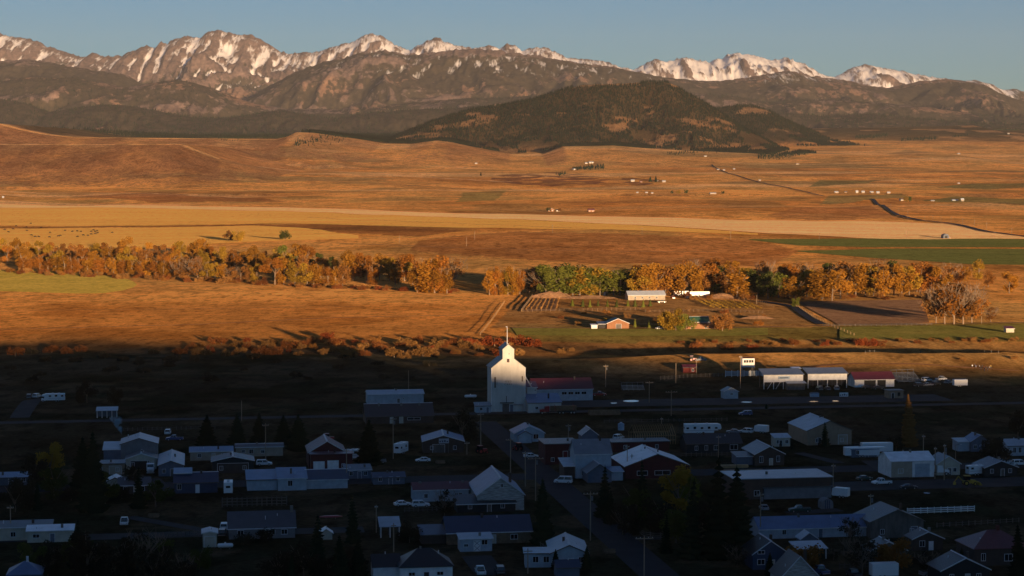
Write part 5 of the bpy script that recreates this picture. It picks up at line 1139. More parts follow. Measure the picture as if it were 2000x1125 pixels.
def board(label, px, py, w, h, z, col, stripes=True):
    r = root('notice_board', label, 'sign', px, py, 9)
    for x in (-w / 2 + 0.15, w / 2 - 0.15): MB().box(x - 0.07, x + 0.07, 0.02, 0.14, -0.2, z + h).build('post', PAL['greywood'], r)
    o = MB().box(-w / 2, w / 2, -0.08, 0.02, z, z + h).build('panel', PAL[col], r)
    if stripes:
        for k in range(4): MB().box(-w / 2 + 0.2 + k * w / 4.3, -w / 2 + 0.2 + k * w / 4.3 + w / 7, -0.1, -0.083, z + h * 0.25, z + h * (0.5 + 0.1 * (k % 3))).build('lettering', PAL['navy'], o)
board('white notice board with dark lettering below grandstand', 1648, 776, 3.6, 1.6, 0.3, 'white')
board('small white and blue sign on the roadside shop', 867, 886, 3.2, 1.5, 3.3, 'lightblue')
MB_d = root('dumpster', 'pale blue steel dumpster below the grandstand', 'dumpster', 1592, 776, 9)
MB().prism([(0, 0.15), (1.8, 0.15), (2.1, 1.5), (-0.2, 1.5)], -1.6, 1.6, 'x').build('bin', PAL['sky'], MB_d)
MB().prism([(-0.25, 1.52), (2.15, 1.52), (1.6, 1.85), (0.2, 1.75)], -1.65, 1.65, 'x').build('lid', PAL['slate'], MB_d)
# ------------------------------------------------------------------ ranch by the river
RG = 'ranch buildings by the river'
B('long white ranch shed with pale blue roof', 1263, 586, 26, 9, 3.4, 2.6, 'x', 'beige', 'r_galv', wins=tuple(('f', x, 1.0, 1.2, 1.3) for x in (-8, -3, 2, 7)), name='ranch_shed', cat='shed', cap=False, group=RG)
B('red barn peeking over the long ranch shed', 1288, 575, 9, 8, 4.5, 3.0, 'y', 'orange', 'r_dblue', name='red_barn', cat='barn', cap=False, group=RG)
B('tan ranch house with green roof and garage door', 1207, 642, 12.5, 11, 3.0, 2.6, 'y', 'orange', 'r_green', doors=(('f', 0.4, 3.0, 2.6, 'greywood', {'name': 'garage_door'}),), wings=((4.5, 8, 2.5, 0.8, 'shed', 'dark', 'r_dgrey', -8.6, 2.0),), name='ranch_house', cap=False, group=RG, rot=5)
B('orange lodge with dark green roof between the willows', 1366, 643, 22, 9, 2.9, 1.2, 'hip', 'orange', 'orange', wins=(('f', -4, 0.4, 2.0, 0.6, {'frame': 'cream'}), ('f', 4, 0.4, 1.8, 0.6, {'frame': 'cream'})), wings=((10.5, 7, 4.0, 2.6, 'x', 'orange', 'r_green', 1.0, 2.0),), name='lodge', group=RG)
B('pale pink shed standing alone in the meadow', 1973, 650, 4.6, 3.5, 2.3, 0.9, 'shed', 'cream', 'r_red', name='field_shed', cat='shed', group=RG)
B('small white stock shelter left of the ranch house', 1161, 642, 3.4, 3, 2.0, 0.3, 'shed', 'white', 'r_white', name='stock_shelter', cat='shed', group=RG)
B('white stable left of the semi trailers', 1183, 577, 3.0, 3, 1.8, 0.3, 'flat', 'white', 'r_white', name='stable', cat='shed', group=RG)
# ------------------------------------------------------------------ far farms
FG = 'far farm buildings'
def far(label, px, py, w, h, wall, roof, d=None, rise=None, ridge='x', name='farmhouse'):
    y = G(px, py)[1]; s = scale_at(y); w *= 0.68; h *= 0.72
    wall = 'beige' if wall == 'white' else wall; roof = {'r_white': 'r_galv'}.get(roof, roof)
    B(label, px, py, w / s, d or w / s * 0.6, h / s * 0.6, rise or h / s * 0.4, ridge, wall, roof, name=name, cat='house', cap=False, group=FG, ov=0.5, wins=(('f', -w / s * 0.25, h / s * 0.15, w / s * 0.12, h / s * 0.25), ('f', w / s * 0.25, h / s * 0.15, w / s * 0.12, h / s * 0.25)))
far('orange farmhouse beyond the stubble with dark trees beside it', 1076, 413, 18, 9, 'orange', 'r_brown', ridge='y'); far('small orange farmhouse with red roof beyond the stubble', 1155, 414, 18, 9, 'orange', 'r_red')
far('low cream wing of the orange farmhouse', 1090, 413, 10, 6, 'cream', 'r_brown')
r = root('hay_shed', 'dark round topped hay bin alone in the stubble', 'shed', 1848, 466, 9)
MB().prism([(-3.4, -0.3), (3.4, -0.3), (3.4, 3.2), (2.6, 4.8), (0.0, 5.6), (-2.6, 4.8), (-3.4, 3.2)], 0, 8).build('shell', PAL['slate'], r); MB().box(-1.5, 1.5, -0.06, -0.01, 0, 3.2).build('door', PAL['dark'], r); MB().box(3.45, 6.0, 0.2, 4, -0.2, 2.0).build('hay_bale', PAL['tan'], r)
for i, (px, py, w, h, wl, rf, lab) in enumerate([
 (1155,319,14,5,'white','r_white','white farm shed high on the prairie left of the highway'),(1145,320,7,4,'white','r_galv','small white house beside the high prairie shed'),(1121,332,9,4,'white','r_white','white house before the dark prairie grove'),
 (1236,355,11,6,'white','r_white','round white barn of the middle farm'),(1252,356,8,4,'orange','r_red','red shed beside the round white barn'),(1283,355,9,6,'tan','r_brown','brown farmhouse under two dark spruces'),(1297,356,10,5,'white','r_galv','white barn at the right of the middle farm'),
 (1245,377,6,3,'white','r_white','leftmost tiny white shed of the lower farm row'),(1263,377,7,3,'white','r_white','middle tiny white shed of the lower farm row'),(1274,378,6,3,'cream','r_white','rightmost tiny shed of the lower farm row'),(1393,379,18,4,'white','r_white','long white shed near the lower farm row'),
 (1634,377,11,5,'white','r_white','leftmost white house of the highway farm row'),(1652,376,8,4,'tan','r_brown','brown shed of the highway farm row'),(1674,377,7,7,'cream','r_galv','narrow silo house of the highway farm row'),(1686,377,9,6,'white','r_white','white barn in the middle of the highway farm row'),
 (1703,377,10,5,'white','r_galv','low white shed of the highway farm row'),(1715,378,9,6,'white','r_white','bright white barn of the highway farm row'),(1736,378,9,5,'white','r_white','rightmost white house of the highway farm row'),(1761,392,11,6,'cream','r_dgrey','white house beside the two dark trees below the row'),
 (1822,393,11,3,'white','r_white','low white trailer right of the two dark trees'),(1866,392,18,4,'lightblue','r_galv','long grey shed beside the white peaked barn'),(1880,393,9,8,'white','r_white','white peaked barn near the right hand green strip'),(1873,359,7,3,'white','r_white','tiny white house above the right hand green strip'),
 (1403,332,7,3,'white','r_white','tiny white house left of the far highway'),(1414,333,6,3,'white','r_white','second tiny white house by the far highway'),(1434,331,6,3,'white','r_white','third tiny white house by the far highway'),(1378,306,7,3,'cream','r_white','tiny cream house by the butte grove'),
 (1558,321,9,3,'cream','r_red','tiny farm on the right prairie slope'),(1873,301,8,3,'white','r_white','tiny white farm high on the right prairie'),(1484,353,6,3,'white','r_white','tiny white house beside the far highway bend'),(930,320,7,3,'white','r_white','tiny white farm on the left prairie'),(6,387,5,5,'white','r_white','tiny white house at the left frame edge'),(1970,262,6,3,'white','r_white','tiny pale hut near the right skyline hills')]):
    far(lab, px, py, w, h, wl, rf)
plant('farm_tree', 'leftmost dark spruce of the middle farm', 'tree', 'trees at the far farms', 1270, 355, 344, 'conifer', 'fir', 1.8)
for px, b, t, c, lab in ((1281,355,343,'fir','taller dark spruce of the middle farm'),(1768,394,381,'olive','yellowish tree left of the white far house'),(1778,394,382,'dark','dark tree right of the white far house'),(1071,413,402,'dark','dark tree left of the orange farmhouse'),(1094,413,404,'brown','brown tree right of the orange farmhouse'),(1325,378,369,'olive','golden tree clump on the lower farm row'),(1340,378,368,'dark','dark tree on the lower farm row'),(1312,378,371,'dark','small dark tree on the lower farm row'),(1412,380,372,'dark','dark tree right of the long white shed'),(939,343,335,'fir','single dark tree on the left prairie')):
    plant('farm_tree', lab, 'tree', 'trees at the far farms', px, b, t, 'conifer' if c == 'fir' else 'round', c, 1.4 if c == 'fir' else 1.0)
# ------------------------------------------------------------------ vehicles
_wh = {}
def wheel(r, x, y, rad=0.36, wd=0.24, rim='chrome'):
    k = (rad, wd, rim)
    if k not in _wh:
        a = MB().tube((0, -wd / 2, 0), (0, wd / 2, 0), rad, n=12); b = MB().tube((0, -wd / 2 - 0.02, 0), (0, wd / 2 + 0.02, 0), rad * 0.58, n=10)
        t = a.build('tyre', PAL['rubber']); q = b.build('rim', PAL[rim]); _wh[k] = (t.data, q.data); bpy.data.objects.remove(t); bpy.data.objects.remove(q)
    t, q = _wh[k]
    w = bpy.data.objects.new('wheel', t); link(w, r); w.location = (x, y, rad); o = bpy.data.objects.new('rim', q); link(o, w)
CARS = 'vehicles parked about the town'
def car(label, px, py, kind='sedan', col='carwhite', head=0, cat=None, shell=False, pos=None):
    """length runs along local x, nose at +x"""
    names = {'sedan': 'parked_car', 'suv': 'parked_suv', 'pickup': 'pickup_truck', 'van': 'parked_van'}
    r = root(names[kind], label, cat or {'sedan': 'car', 'suv': 'car', 'pickup': 'truck', 'van': 'van'}[kind], px, py, head, CARS, pos)
    L, W, bz, tz = {'sedan': (4.6, 1.8, 0.95, 1.45), 'suv': (4.8, 1.9, 1.1, 1.8), 'pickup': (5.7, 1.95, 1.12, 1.85), 'van': (5.2, 2.0, 1.2, 2.1)}[kind]
    h = L / 2; hw = W / 2
    low = [(-h, 0.35), (h - 0.1, 0.35), (h, 0.6), (h - 0.1, bz - 0.22), (h - 1.35, bz), (-h + 0.05, bz), (-h, 0.7)]
    MB().prism(low, -hw, hw).build('body', PAL[col], r)
    a, b, c, d = {'sedan': (-1.75, -1.0, 0.35, 1.05), 'suv': (-2.3, -2.1, 0.45, 1.15), 'pickup': (-0.55, -0.4, 0.75, 1.4), 'van': (-2.5, -2.4, 1.0, 1.7)}[kind]
    g = MB(); n = len(g.v)
    for y, t in ((-hw + 0.06, 0), (hw - 0.06, 0), (-hw + 0.2, 1), (hw - 0.2, 1)):
        g.v += [(a, y, bz - 0.01), (d, y, bz - 0.01)] if not t else [(b, y, tz - 0.07), (c, y, tz - 0.07)]
    g.f += [(0, 1, 5, 4), (3, 2, 6, 7), (2, 0, 4, 6), (1, 3, 7, 5), (4, 5, 7, 6)]
    cab = g.build('cabin', PAL['glass'], r)
    MB().box(b - 0.03, c + 0.03, -hw + 0.17, hw - 0.17, tz - 0.075, tz).build('roof', PAL[col], cab)
    q = MB()
    for sy in (-1, 1):
        y0, y1 = sy * (hw - 0.06), sy * (hw - 0.2)
        for f0, f1 in (((a + d) / 2 + 0.1, (b + c) / 2 + 0.15),): q.tube((f0, y0, bz), (f1, y1, tz - 0.05), 0.06, n=4)
        q.tube((a + 0.02, y0, bz), (b, y1, tz - 0.05), 0.07, n=4); q.tube((d - 0.02, y0, bz), (c, y1, tz - 0.05), 0.05, n=4)
    q.build('pillar', PAL[col], cab)
    if kind == 'pickup':
        if shell: MB().box(-h + 0.1, -0.62, -hw + 0.05, hw - 0.05, bz, tz - 0.05).build('canopy', PAL[col], r)
        else: MB().box(-h + 0.12, -0.75, -hw + 0.14, hw - 0.14, bz - 0.02, bz + 0.012).build('bed', PAL['dark'], r)
    for x in (-h + 0.95, h - 0.95):
        for y in (-hw + 0.05, hw - 0.05): wheel(r, x, y, 0.36 if kind != 'sedan' else 0.32)
    for y in (-hw + 0.3, hw - 0.3):
        MB().box(h - 0.09, h + 0.02, y - 0.16, y + 0.16, 0.62, 0.78).build('headlight', PAL['trim'], r)
        MB().box(-h - 0.02, -h + 0.05, y - 0.1, y + 0.1, 0.72, 0.88).build('tail_light', PAL['carred'], r)
    MB().box(-h - 0.06, -h, -hw + 0.1, hw - 0.1, 0.42, 0.58).box(h - 0.04, h + 0.06, -hw + 0.1, hw - 0.1, 0.4, 0.55).build('bumper', PAL['chrome'], r)
    return r
def trailer(label, px, py, L, hgt=2.9, wd=2.4, head=9, col='carwhite', name='travel_trailer', cat='trailer', nose=0.0, win=True, goose=False):
    r = root(name, label, cat, px, py, head, CARS); h = L / 2; z0 = 0.6
    pr = [(-h, z0), (h - nose * 0.5, z0), (h, z0 + nose * 0.5), (h - nose * 0.35, hgt + z0 - 0.25 * (nose > 0)), (h - nose * 0.9 - 0.1, hgt + z0), (-h, hgt + z0)]
    if goose: pr = [(-h, z0), (h - 2.6, z0), (h - 2.4, 1.75), (h - 0.3, 1.75), (h, 2.2), (h - 0.25, hgt + z0 - 0.2), (h - 1.0, hgt + z0), (-h, hgt + z0)]
    MB().prism(pr, -wd / 2, wd / 2).build('body', PAL[col], r)
    if win:
        for i, x in enumerate(np.linspace(-h + 1.0, h - 1.8, max(2, int(L / 2.2)))):
            for sy in (-1, 1):
                w = MB().box(x - 0.45, x + 0.45, sy * (wd / 2) - 0.03, sy * (wd / 2) + 0.03, z0 + 1.35, z0 + 1.95 + 0.2 * (i % 2)).build('window', PAL['glass'], r)
        for e in (-1,): MB().box(-h - 0.03, -h + 0.02, -0.6, 0.6, z0 + 1.4, z0 + 2.0).build('window', PAL['glass'], r)
        MB().box(-h + 0.3, h - 1.0 - nose, -wd / 2 - 0.02, wd / 2 + 0.02, z0 + 0.75, z0 + 0.85).build('stripe', PAL['cargrey'], r)
        for x in (-L * 0.2, L * 0.12): MB().box(x - 0.4, x + 0.4, -0.35, 0.35, hgt + z0 + 0.01, hgt + z0 + 0.25).build('roof_vent', PAL['trim'], r)
    for x in (-0.5, 0.5):
        for y in (-wd / 2 + 0.1, wd / 2 - 0.1): wheel(r, -L * 0.12 + x, y, 0.38)
    if not goose: MB().tube((h - 0.2, 0, z0), (h + 1.0, 0, 0.45), 0.07, n=5).tube((h + 0.9, 0, 0.45), (h + 0.9, 0, 0), 0.05, n=5).build('hitch', PAL['dark'], r)
    return r
def motorhome(label, px, py, head=189):
    r = trailer(label, px, py, 7.4, 2.5, 2.3, head, 'carwhite', 'motorhome', 'motorhome', 0.0, True)
    MB().prism([(3.6, 0.45), (5.2, 0.45), (5.25, 1.15), (4.6, 1.3), (4.1, 2.0), (3.6, 2.0)], -0.95, 0.95).build('cab', PAL['carwhite'], r)
    MB().prism([(4.18, 1.32), (4.62, 1.32), (4.14, 1.98)], -0.96, 0.96).build('windshield', PAL['glass'], r)
    MB().prism([(3.6, 2.05), (4.9, 2.15), (4.9, 2.7), (3.6, 3.1)], -1.1, 1.1).build('overcab_bunk', PAL['carwhite'], r)
    for y in (-0.85, 0.85): wheel(r, 4.6, y, 0.38)
motorhome('white motorhome parked at the end of the left drive', 108, 784)
car('dark car parked left of the motorhome', 57, 778, 'suv', 'cardark', 100); car('white car parked beside the motorhome', 72, 777, 'suv', 'carwhite', 80)
trailer('long white fifth wheel trailer behind the black house', 1372, 848, 12.6, 3.0, 2.5, 5, name='fifth_wheel', goose=True)
trailer('white travel trailer parked end on beside the spruce', 783, 886, 6.4, 2.9, 2.4, 70)
trailer('small white camper behind the blue house fence', 446, 964, 5.6, 2.9, 2.4, 97)
trailer('small white rounded trailer behind the gable house', 1487, 846, 4.8, 2.2, 2.1, 150, name='cargo_trailer', nose=0.8, win=False)
trailer('white cargo trailer beside the long storefront', 1642, 972, 4.6, 2.2, 2.0, 150, name='cargo_trailer', nose=0.6, win=False)
trailer('plain white box trailer at the bottom edge', 1726, 1128, 6.0, 2.7, 2.4, 9, name='cargo_trailer', win=False)
trailer('white trailer standing alone on the fairground grass', 1875, 755, 5.8, 2.4, 2.2, 9, name='cargo_trailer', win=False)
trailer('long white stock trailer left of the repair shop', 1690, 892, 13.5, 2.5, 2.4, 6, name='stock_trailer', goose=True, win=False)
trailer('second long white trailer behind the stock trailer', 1712, 884, 10, 2.6, 2.4, 6, name='stock_trailer', win=False)
trailer('white semi trailer at the ranch, left one', 1330, 578, 10.5, 2.9, 2.5, 8, name='semi_trailer', win=False); trailer('white semi trailer at the ranch, right one', 1366, 579, 14, 2.9, 2.5, 8, name='semi_trailer', win=False)
trailer('white camper right of the yellow backhoe', 1908, 928, 6.5, 2.4, 2.2, 20)
trailer('white camper behind the fire hall', 686, 898, 5.4, 2.6, 2.2, 30)
trailer('white pickup camper beside the gable house', 1468, 897, 4.6, 2.1, 2.0, 10, nose=0.9)
for a in [('pale pickup truck on the street before the spruce', 736, 904, 'pickup', 'cargrey', 185), ('white car on the street before the roadside shop', 826, 902, 'sedan', 'carwhite', 185), ('dark pickup with pale cab roof below the long storefront', 1562, 1000, 'pickup', 'cargreen', 186),
 ('white pickup in the repair yard', 1722, 946, 'pickup', 'carwhite', 195), ('dark car in the front row of the repair yard', 1775, 955, 'sedan', 'cardark', 8), ('dark car at the left end of the repair yard', 1688, 938, 'sedan', 'cargreen', 20), ('white suv behind the long blue house', 516, 909, 'suv', 'carwhite', 8),
 ('white car behind the large shop', 328, 848, 'suv', 'carwhite', 95), ('dark blue pickup behind the large shop', 341, 860, 'pickup', 'carblue', 185), ('blue and white suv on the rail road', 1456, 811, 'suv', 'carblue', 186), ('white pickup facing up the bottom alley', 938, 1121, 'pickup', 'carwhite', 98),
 ('dark car beside the white alley pickup', 976, 1119, 'suv', 'cardark', 97), ('white topped van on the main street', 1100, 944, 'van', 'carwhite', 170), ('white car parked by the cottage', 1037, 894, 'sedan', 'carwhite', 10), ('white suv below the red roofed house', 822, 990, 'suv', 'carwhite', 8), ('white covered car left of that suv', 786, 988, 'sedan', 'carwhite', 15),
 ('white pickup on the left back street', 243, 1024, 'pickup', 'carwhite', 98), ('white suv beside the grey roofed house', 438, 1034, 'suv', 'carwhite', 95), ('dark suv in front of that white suv', 434, 1046, 'suv', 'cardark', 95), ('red car by the long red roofed shed', 1170, 773, 'pickup', 'carred', 8),
 ('white car behind the timber frame', 1208, 858, 'suv', 'carwhite', 60), ('white covered boat sized car near fifth wheel', 1457, 846, 'suv', 'carwhite', 150), ('grey car right of the fifth wheel', 1432, 846, 'sedan', 'cargrey', 170), ('dark car under the big spruces', 1345, 1046, 'sedan', 'cargrey', 5), ('dark car below the long storefront', 1492, 996, 'sedan', 'cargrey', 95),
 ('blue pickup at the bottom right', 1602, 1120, 'pickup', 'carblue', 110), ('dark pickup beside the white box trailer', 1668, 1127, 'pickup', 'cardark', 100), ('white pickup on the right hand street', 1962, 906, 'pickup', 'carwhite', 186), ('white suv at the right edge of the street', 1992, 909, 'suv', 'carwhite', 10), ('pale pickup at bottom right corner', 1820, 1124, 'pickup', 'cargrey', 20),
 ('dark car under the right grandstand, left one', 1600, 762, 'suv', 'cardark', 100), ('dark car under the right grandstand, middle one', 1616, 762, 'sedan', 'cardark', 95), ('dark car under the right grandstand, right one', 1634, 762, 'suv', 'cargrey', 85), ('dark car in front of the red roofed fair shed', 1715, 760, 'sedan', 'cardark', 8), ('second dark car by the red roofed fair shed', 1694, 759, 'sedan', 'cardark', 12),
 ('front left dark car of the fairground lot', 1796, 755, 'suv', 'cardark', 30), ('grey car in the middle of the fairground lot', 1812, 754, 'sedan', 'cargrey', 30), ('dark car at the front right of fairground lot', 1828, 752, 'suv', 'cardark', 40), ('white topped suv at the back of fairground lot', 1810, 745, 'suv', 'carwhite', 30), ('white pickup at the back right of fairground lot', 1838, 743, 'pickup', 'carwhite', 40), ('grey car beside the lone fairground trailer', 1853, 749, 'sedan', 'cargrey', 40),
 ('red pickup between the ranch trailers', 1314, 583, 'pickup', 'carred', 100), ('dark suv by the ranch trailers', 1345, 583, 'suv', 'cargrey', 60), ('dark pickup before the long ranch shed', 1292, 591, 'pickup', 'cardark', 10), ('white car by the ranch lodge', 1288, 643, 'sedan', 'carwhite', 30)]:
    car(a[0], a[1], a[2], a[3], a[4], a[5])
def big_truck(label, px, py, head, cabcol, load, name, cat):
    r = root(name, label, cat, px, py, head, CARS)
    MB().box(-7.0, 4.0, -0.45, 0.45, 0.75, 1.0).build('chassis', PAL['dark'], r)
    c = MB().prism([(2.6, 0.9), (4.3, 0.9), (4.35, 1.9), (4.1, 2.9), (2.6, 2.95)], -1.1, 1.1).build('cab', PAL[cabcol], r)
    MB().prism([(4.36, 1.95), (4.40, 1.95), (4.17, 2.8), (4.13, 2.8)], -0.95, 0.95).build('windshield', PAL['glass'], c)
    MB().prism([(4.36, 0.8), (6.2, 0.8), (6.25, 1.6), (4.36, 1.85)], -0.9, 0.9).build('hood', PAL[cabcol], r)
    MB().box(6.22, 6.35, -0.6, 0.6, 0.8, 1.55).build('grille', PAL['chrome'], r); MB().box(6.2, 6.5, -1.1, 1.1, 0.45, 0.75).build('bumper', PAL['chrome'], r)
    for y in (-0.8, 0.8): MB().tube((2.4, y, 1.0), (2.4, y, 3.6), 0.09).build('exhaust_stack', PAL['chrome'], r); MB().box(6.25, 6.36, y - 0.15, y + 0.15, 1.0, 1.25).build('headlight', PAL['trim'], r)
    for x in (5.3, -1.2, -2.5, -5.5, -6.6):
        for y in (-1.0, 1.0): wheel(r, x, y, 0.5, 0.35)
    if load == 'logs':
        k = 0
        for z, n in ((1.4, 5), (1.85, 4), (2.3, 4), (2.75, 3)):
            for i in range(n): MB().tube((-7.6 + 0.3 * (k % 3), (i - (n - 1) / 2) * 0.46, z), (1.9 + 0.25 * (k % 2), (i - (n - 1) / 2) * 0.46, z + 0.03), 0.24, 0.19, n=8).build('log', PAL['wood'], r); k += 1
        for x in (-6.5, 0.5):
            for y in (-1.15, 1.15): MB().box(x - 0.08, x + 0.08, y - 0.06, y + 0.06, 1.0, 3.3).build('stake', PAL['carred'], r)
    elif load == 'tank':
        MB().tube((-6.4, 0, 1.95), (1.9, 0, 1.95), 1.0, n=14).build('tank', PAL['carwhite'], r); MB().box(-6.3, 1.8, -0.25, 0.25, 2.9, 3.05).build('walkway', PAL['grey'], r)
    return r
big_truck('dark red logging truck loaded with logs before the elevator', 1086, 808, 187, 'carred', 'logs', 'log_truck', 'truck')
big_truck('white tank truck beside the repair shop', 1812, 928, 6, 'carwhite', 'tank', 'tank_truck', 'truck')
big_truck('white semi tractor parked at the cream garage', 294, 921, -80, 'carwhite', None, 'semi_tractor', 'truck')
def log_deck(label, px, py, L, n, m='wood', name='log_pile', rad=0.26, cat='logs'):
    r = root(name, label, cat, px, py, 8)
    k = 0
    for lay in range(4):
        for i in range(n - lay): MB().tube((-L / 2 + 0.4 * math.sin(k * 1.7), (i - (n - lay) / 2) * rad * 2, rad + lay * rad * 1.72), (L / 2 + 0.4 * math.sin(k * 2.3), (i - (n - lay) / 2) * rad * 2, rad + lay * rad * 1.72), rad, rad * 0.85, n=7).build('log', PAL[m], r); k += 1
log_deck('pile of logs on bunks right of the log truck', 1180, 810, 11, 6)
def lumber(label, px, py, L, w, h, m):
    r = root('lumber_stack', label, 'lumber', px, py, 4, 'lumber stacks by the storefront')
    for k in range(int(h / 0.3)): MB().box(-L / 2 + 0.15 * math.sin(k * 2.0), L / 2 + 0.2 * math.sin(k * 1.3), 0, w, 0.15 + k * 0.3, 0.15 + k * 0.3 + 0.24).build('plank', PAL[m], r)
    for x in (-L / 3, L / 3): MB().box(x - 0.1, x + 0.1, -0.05, w + 0.05, 0, 0.14).build('bearer', PAL['greywood'], r)
lumber('rear short orange lumber stack', 1432, 915, 9, 1.6, 0.9, 'lumber'); lumber('middle long tan lumber stack', 1450, 922, 12, 1.4, 0.6, 'wood'); lumber('front long orange lumber stack', 1454, 929, 11.5, 1.6, 0.9, 'lumber'); lumber('pale lumber stack on the storefront roof side', 1466, 936, 12, 1.4, 0.5, 'cream')
def backhoe(label, px, py):
    r = root('backhoe_loader', label, 'backhoe', px, py, 8)
    MB().prism([(-1.4, 0.7), (2.2, 0.7), (2.3, 1.5), (0.6, 1.65), (-1.4, 1.4)], -0.7, 0.7).build('body', PAL['yellow'], r)
    c = MB().box(-1.0, 0.5, -0.75, 0.75, 1.55, 2.7).build('cab', PAL['glass'], r); MB().box(-1.1, 0.6, -0.85, 0.85, 2.72, 2.85).build('cab_roof', PAL['yellow'], c)
    for y in (-0.6, 0.6): MB().tube((0.8, y, 1.5), (3.2, y, 0.8), 0.12, n=5).build('loader_arm', PAL['yellow'], r)
    MB().prism([(3.1, 0.1), (4.0, 0.1), (3.3, 1.0), (3.1, 1.0)], -1.1, 1.1).build('loader_bucket', PAL['yellow'], r)
    MB().tube((-1.4, 0, 1.2), (-2.8, 0, 2.7), 0.16, n=5).build('boom', PAL['yellow'], r); MB().tube((-2.8, 0, 2.7), (-3.9, 0, 1.2), 0.13, n=5).build('dipper', PAL['yellow'], r)
    MB().prism([(-4.3, 0.3), (-3.6, 0.3), (-3.6, 1.1), (-4.0, 1.2)], -0.35, 0.35).build('bucket', PAL['yellow'], r)
    for y in (-0.85, 0.85): wheel(r, -0.7, y, 0.75, 0.4, 'yellow'); wheel(r, 1.9, y, 0.5, 0.3, 'yellow')
backhoe('yellow backhoe loader in the repair yard', 1890, 948)
def tractor(label, px, py, head, col):
    r = root('tractor', label, 'tractor', px, py, head)
    MB().prism([(0.2, 0.7), (2.0, 0.7), (2.0, 1.5), (0.2, 1.6)], -0.35, 0.35).build('hood', PAL[col], r); c = MB().box(-1.1, 0.2, -0.7, 0.7, 1.2, 2.5).build('cab', PAL['glass'], r); MB().box(-1.2, 0.3, -0.8, 0.8, 2.52, 2.65).build('cab_roof', PAL[col], c)
    for y in (-0.9, 0.9): wheel(r, -0.7, y, 0.85, 0.45, col); wheel(r, 1.6, y, 0.5, 0.3, col)
tractor('red tractor catching sun behind the red shed', 1352, 706, 8, 'carred'); tractor('red tractor beside the elevator road', 940, 886, 30, 'carred'); tractor('second red machine by the cottage', 1012, 880, 120, 'carred'); tractor('orange red machine behind the fire hall', 641, 862, 10, 'carred')
car('white hay truck beside the red tractor', 1368, 705, 'pickup', 'cargrey', 20)
def tank(label, px, py, L, rad, head, m='carwhite', name='propane_tank'):
    r = root(name, label, 'tank', px, py, head); n = 12
    q = MB(); zs = rad + 0.35
    for a, b, ra, rb in ((-L / 2, -L / 2 + rad * 0.35, rad * 0.45, rad * 0.9), (-L / 2 + rad * 0.35, -L / 2 + rad, rad * 0.9, rad), (-L / 2 + rad, L / 2 - rad, rad, rad), (L / 2 - rad, L / 2 - rad * 0.35, rad, rad * 0.9), (L / 2 - rad * 0.35, L / 2, rad * 0.9, rad * 0.45)): q.tube((a, 0, zs), (b, 0, zs), ra, rb, n)
    q.build('shell', PAL[m], r); MB().box(-0.2, 0.2, -0.2, 0.2, zs + rad - 0.05, zs + rad + 0.25).build('valve_dome', PAL[m], r)
    for x in (-L * 0.28, L * 0.28): MB().box(x - 0.12, x + 0.12, -rad * 0.7, rad * 0.7, 0, zs - rad * 0.6).build('foot', PAL['stone'], r)
tank('white propane tank beside the silver metal shed', 440, 1072, 3.7, 0.5, 9); tank('long white tank lying left of the elevator', 919, 778, 4.8, 0.55, 9)
r = root('water_tank', 'upright pale blue tank on the grass behind the store', 'tank', 1213, 840, 9)
MB().tube((0, 0, 0), (0, 0, 2.2), 1.1, n=14).tube((0, 0, 2.2), (0, 0, 2.6), 1.1, 0.35, 14).build('shell', PAL['sky'], r); MB().tube((0, 0, 2.6), (0, 0, 2.75), 0.36, n=10).build('lid', PAL['white'], r)
r = root('canoe', 'upturned red canoe behind the yard vehicles', 'canoe', 646, 1014, 8)
MB().prism([(-0.45, 0.5), (0.45, 0.5), (0.28, 0.95), (-0.28, 0.95)], -1.6, 1.6, 'x').prism([(-0.45, 0.5), (0.45, 0.5), (0.28, 0.95), (-0.28, 0.95)], 1.6, 3.0, 'x', [(-0.03, 0.62), (0.03, 0.62), (0.02, 0.75), (-0.02, 0.75)]).prism([(-0.03, 0.62), (0.03, 0.62), (0.02, 0.75), (-0.02, 0.75)], -3.0, -1.6, 'x', [(-0.45, 0.5), (0.45, 0.5), (0.28, 0.95), (-0.28, 0.95)]).build('hull', PAL['carred'], r)
for x in (-1.2, 1.2): MB().box(x - 0.05, x + 0.05, -0.5, 0.5, -0.1, 0.5).build('rack', PAL['greywood'], r)
# ------------------------------------------------------------------ poles, fences
def pole(label, px, bp, tp, arm=1.2, trafo=False, group='utility poles in the town', lamp=False, thick=0.15, m='pole'):
    x, y, z = G(px, bp); h = (bp - tp) / scale_at(y)
    r = root('utility_pole' if not lamp else 'street_lamp', label, 'pole', px, bp, 9, group, (x, y, z))
    MB().tube((0, 0, -0.3), (0, 0, h), thick, thick * 0.7, 7).build('shaft', PAL[m], r)
    if lamp: MB().tube((0, 0, h - 0.1), (1.6, 0, h + 0.1), 0.06).build('arm', PAL['grey'], r); MB().box(1.3, 2.0, -0.15, 0.15, h, h + 0.18).build('lamp_head', PAL['trim'], r)
    elif arm:
        a = MB().box(-arm, arm, -0.2, -0.1, h - 0.7, h - 0.52).build('crossarm', PAL[m], r)
        for k in (-0.9, -0.45, 0.45, 0.9): MB().tube((arm * k, -0.15, h - 0.52), (arm * k, -0.15, h - 0.3), 0.06, n=5).build('insulator', PAL['trim'], a)
    if trafo: MB().tube((0.38, -0.1, h - 2.2), (0.38, -0.1, h - 1.1), 0.26, n=9).build('transformer', PAL['grey'], r)
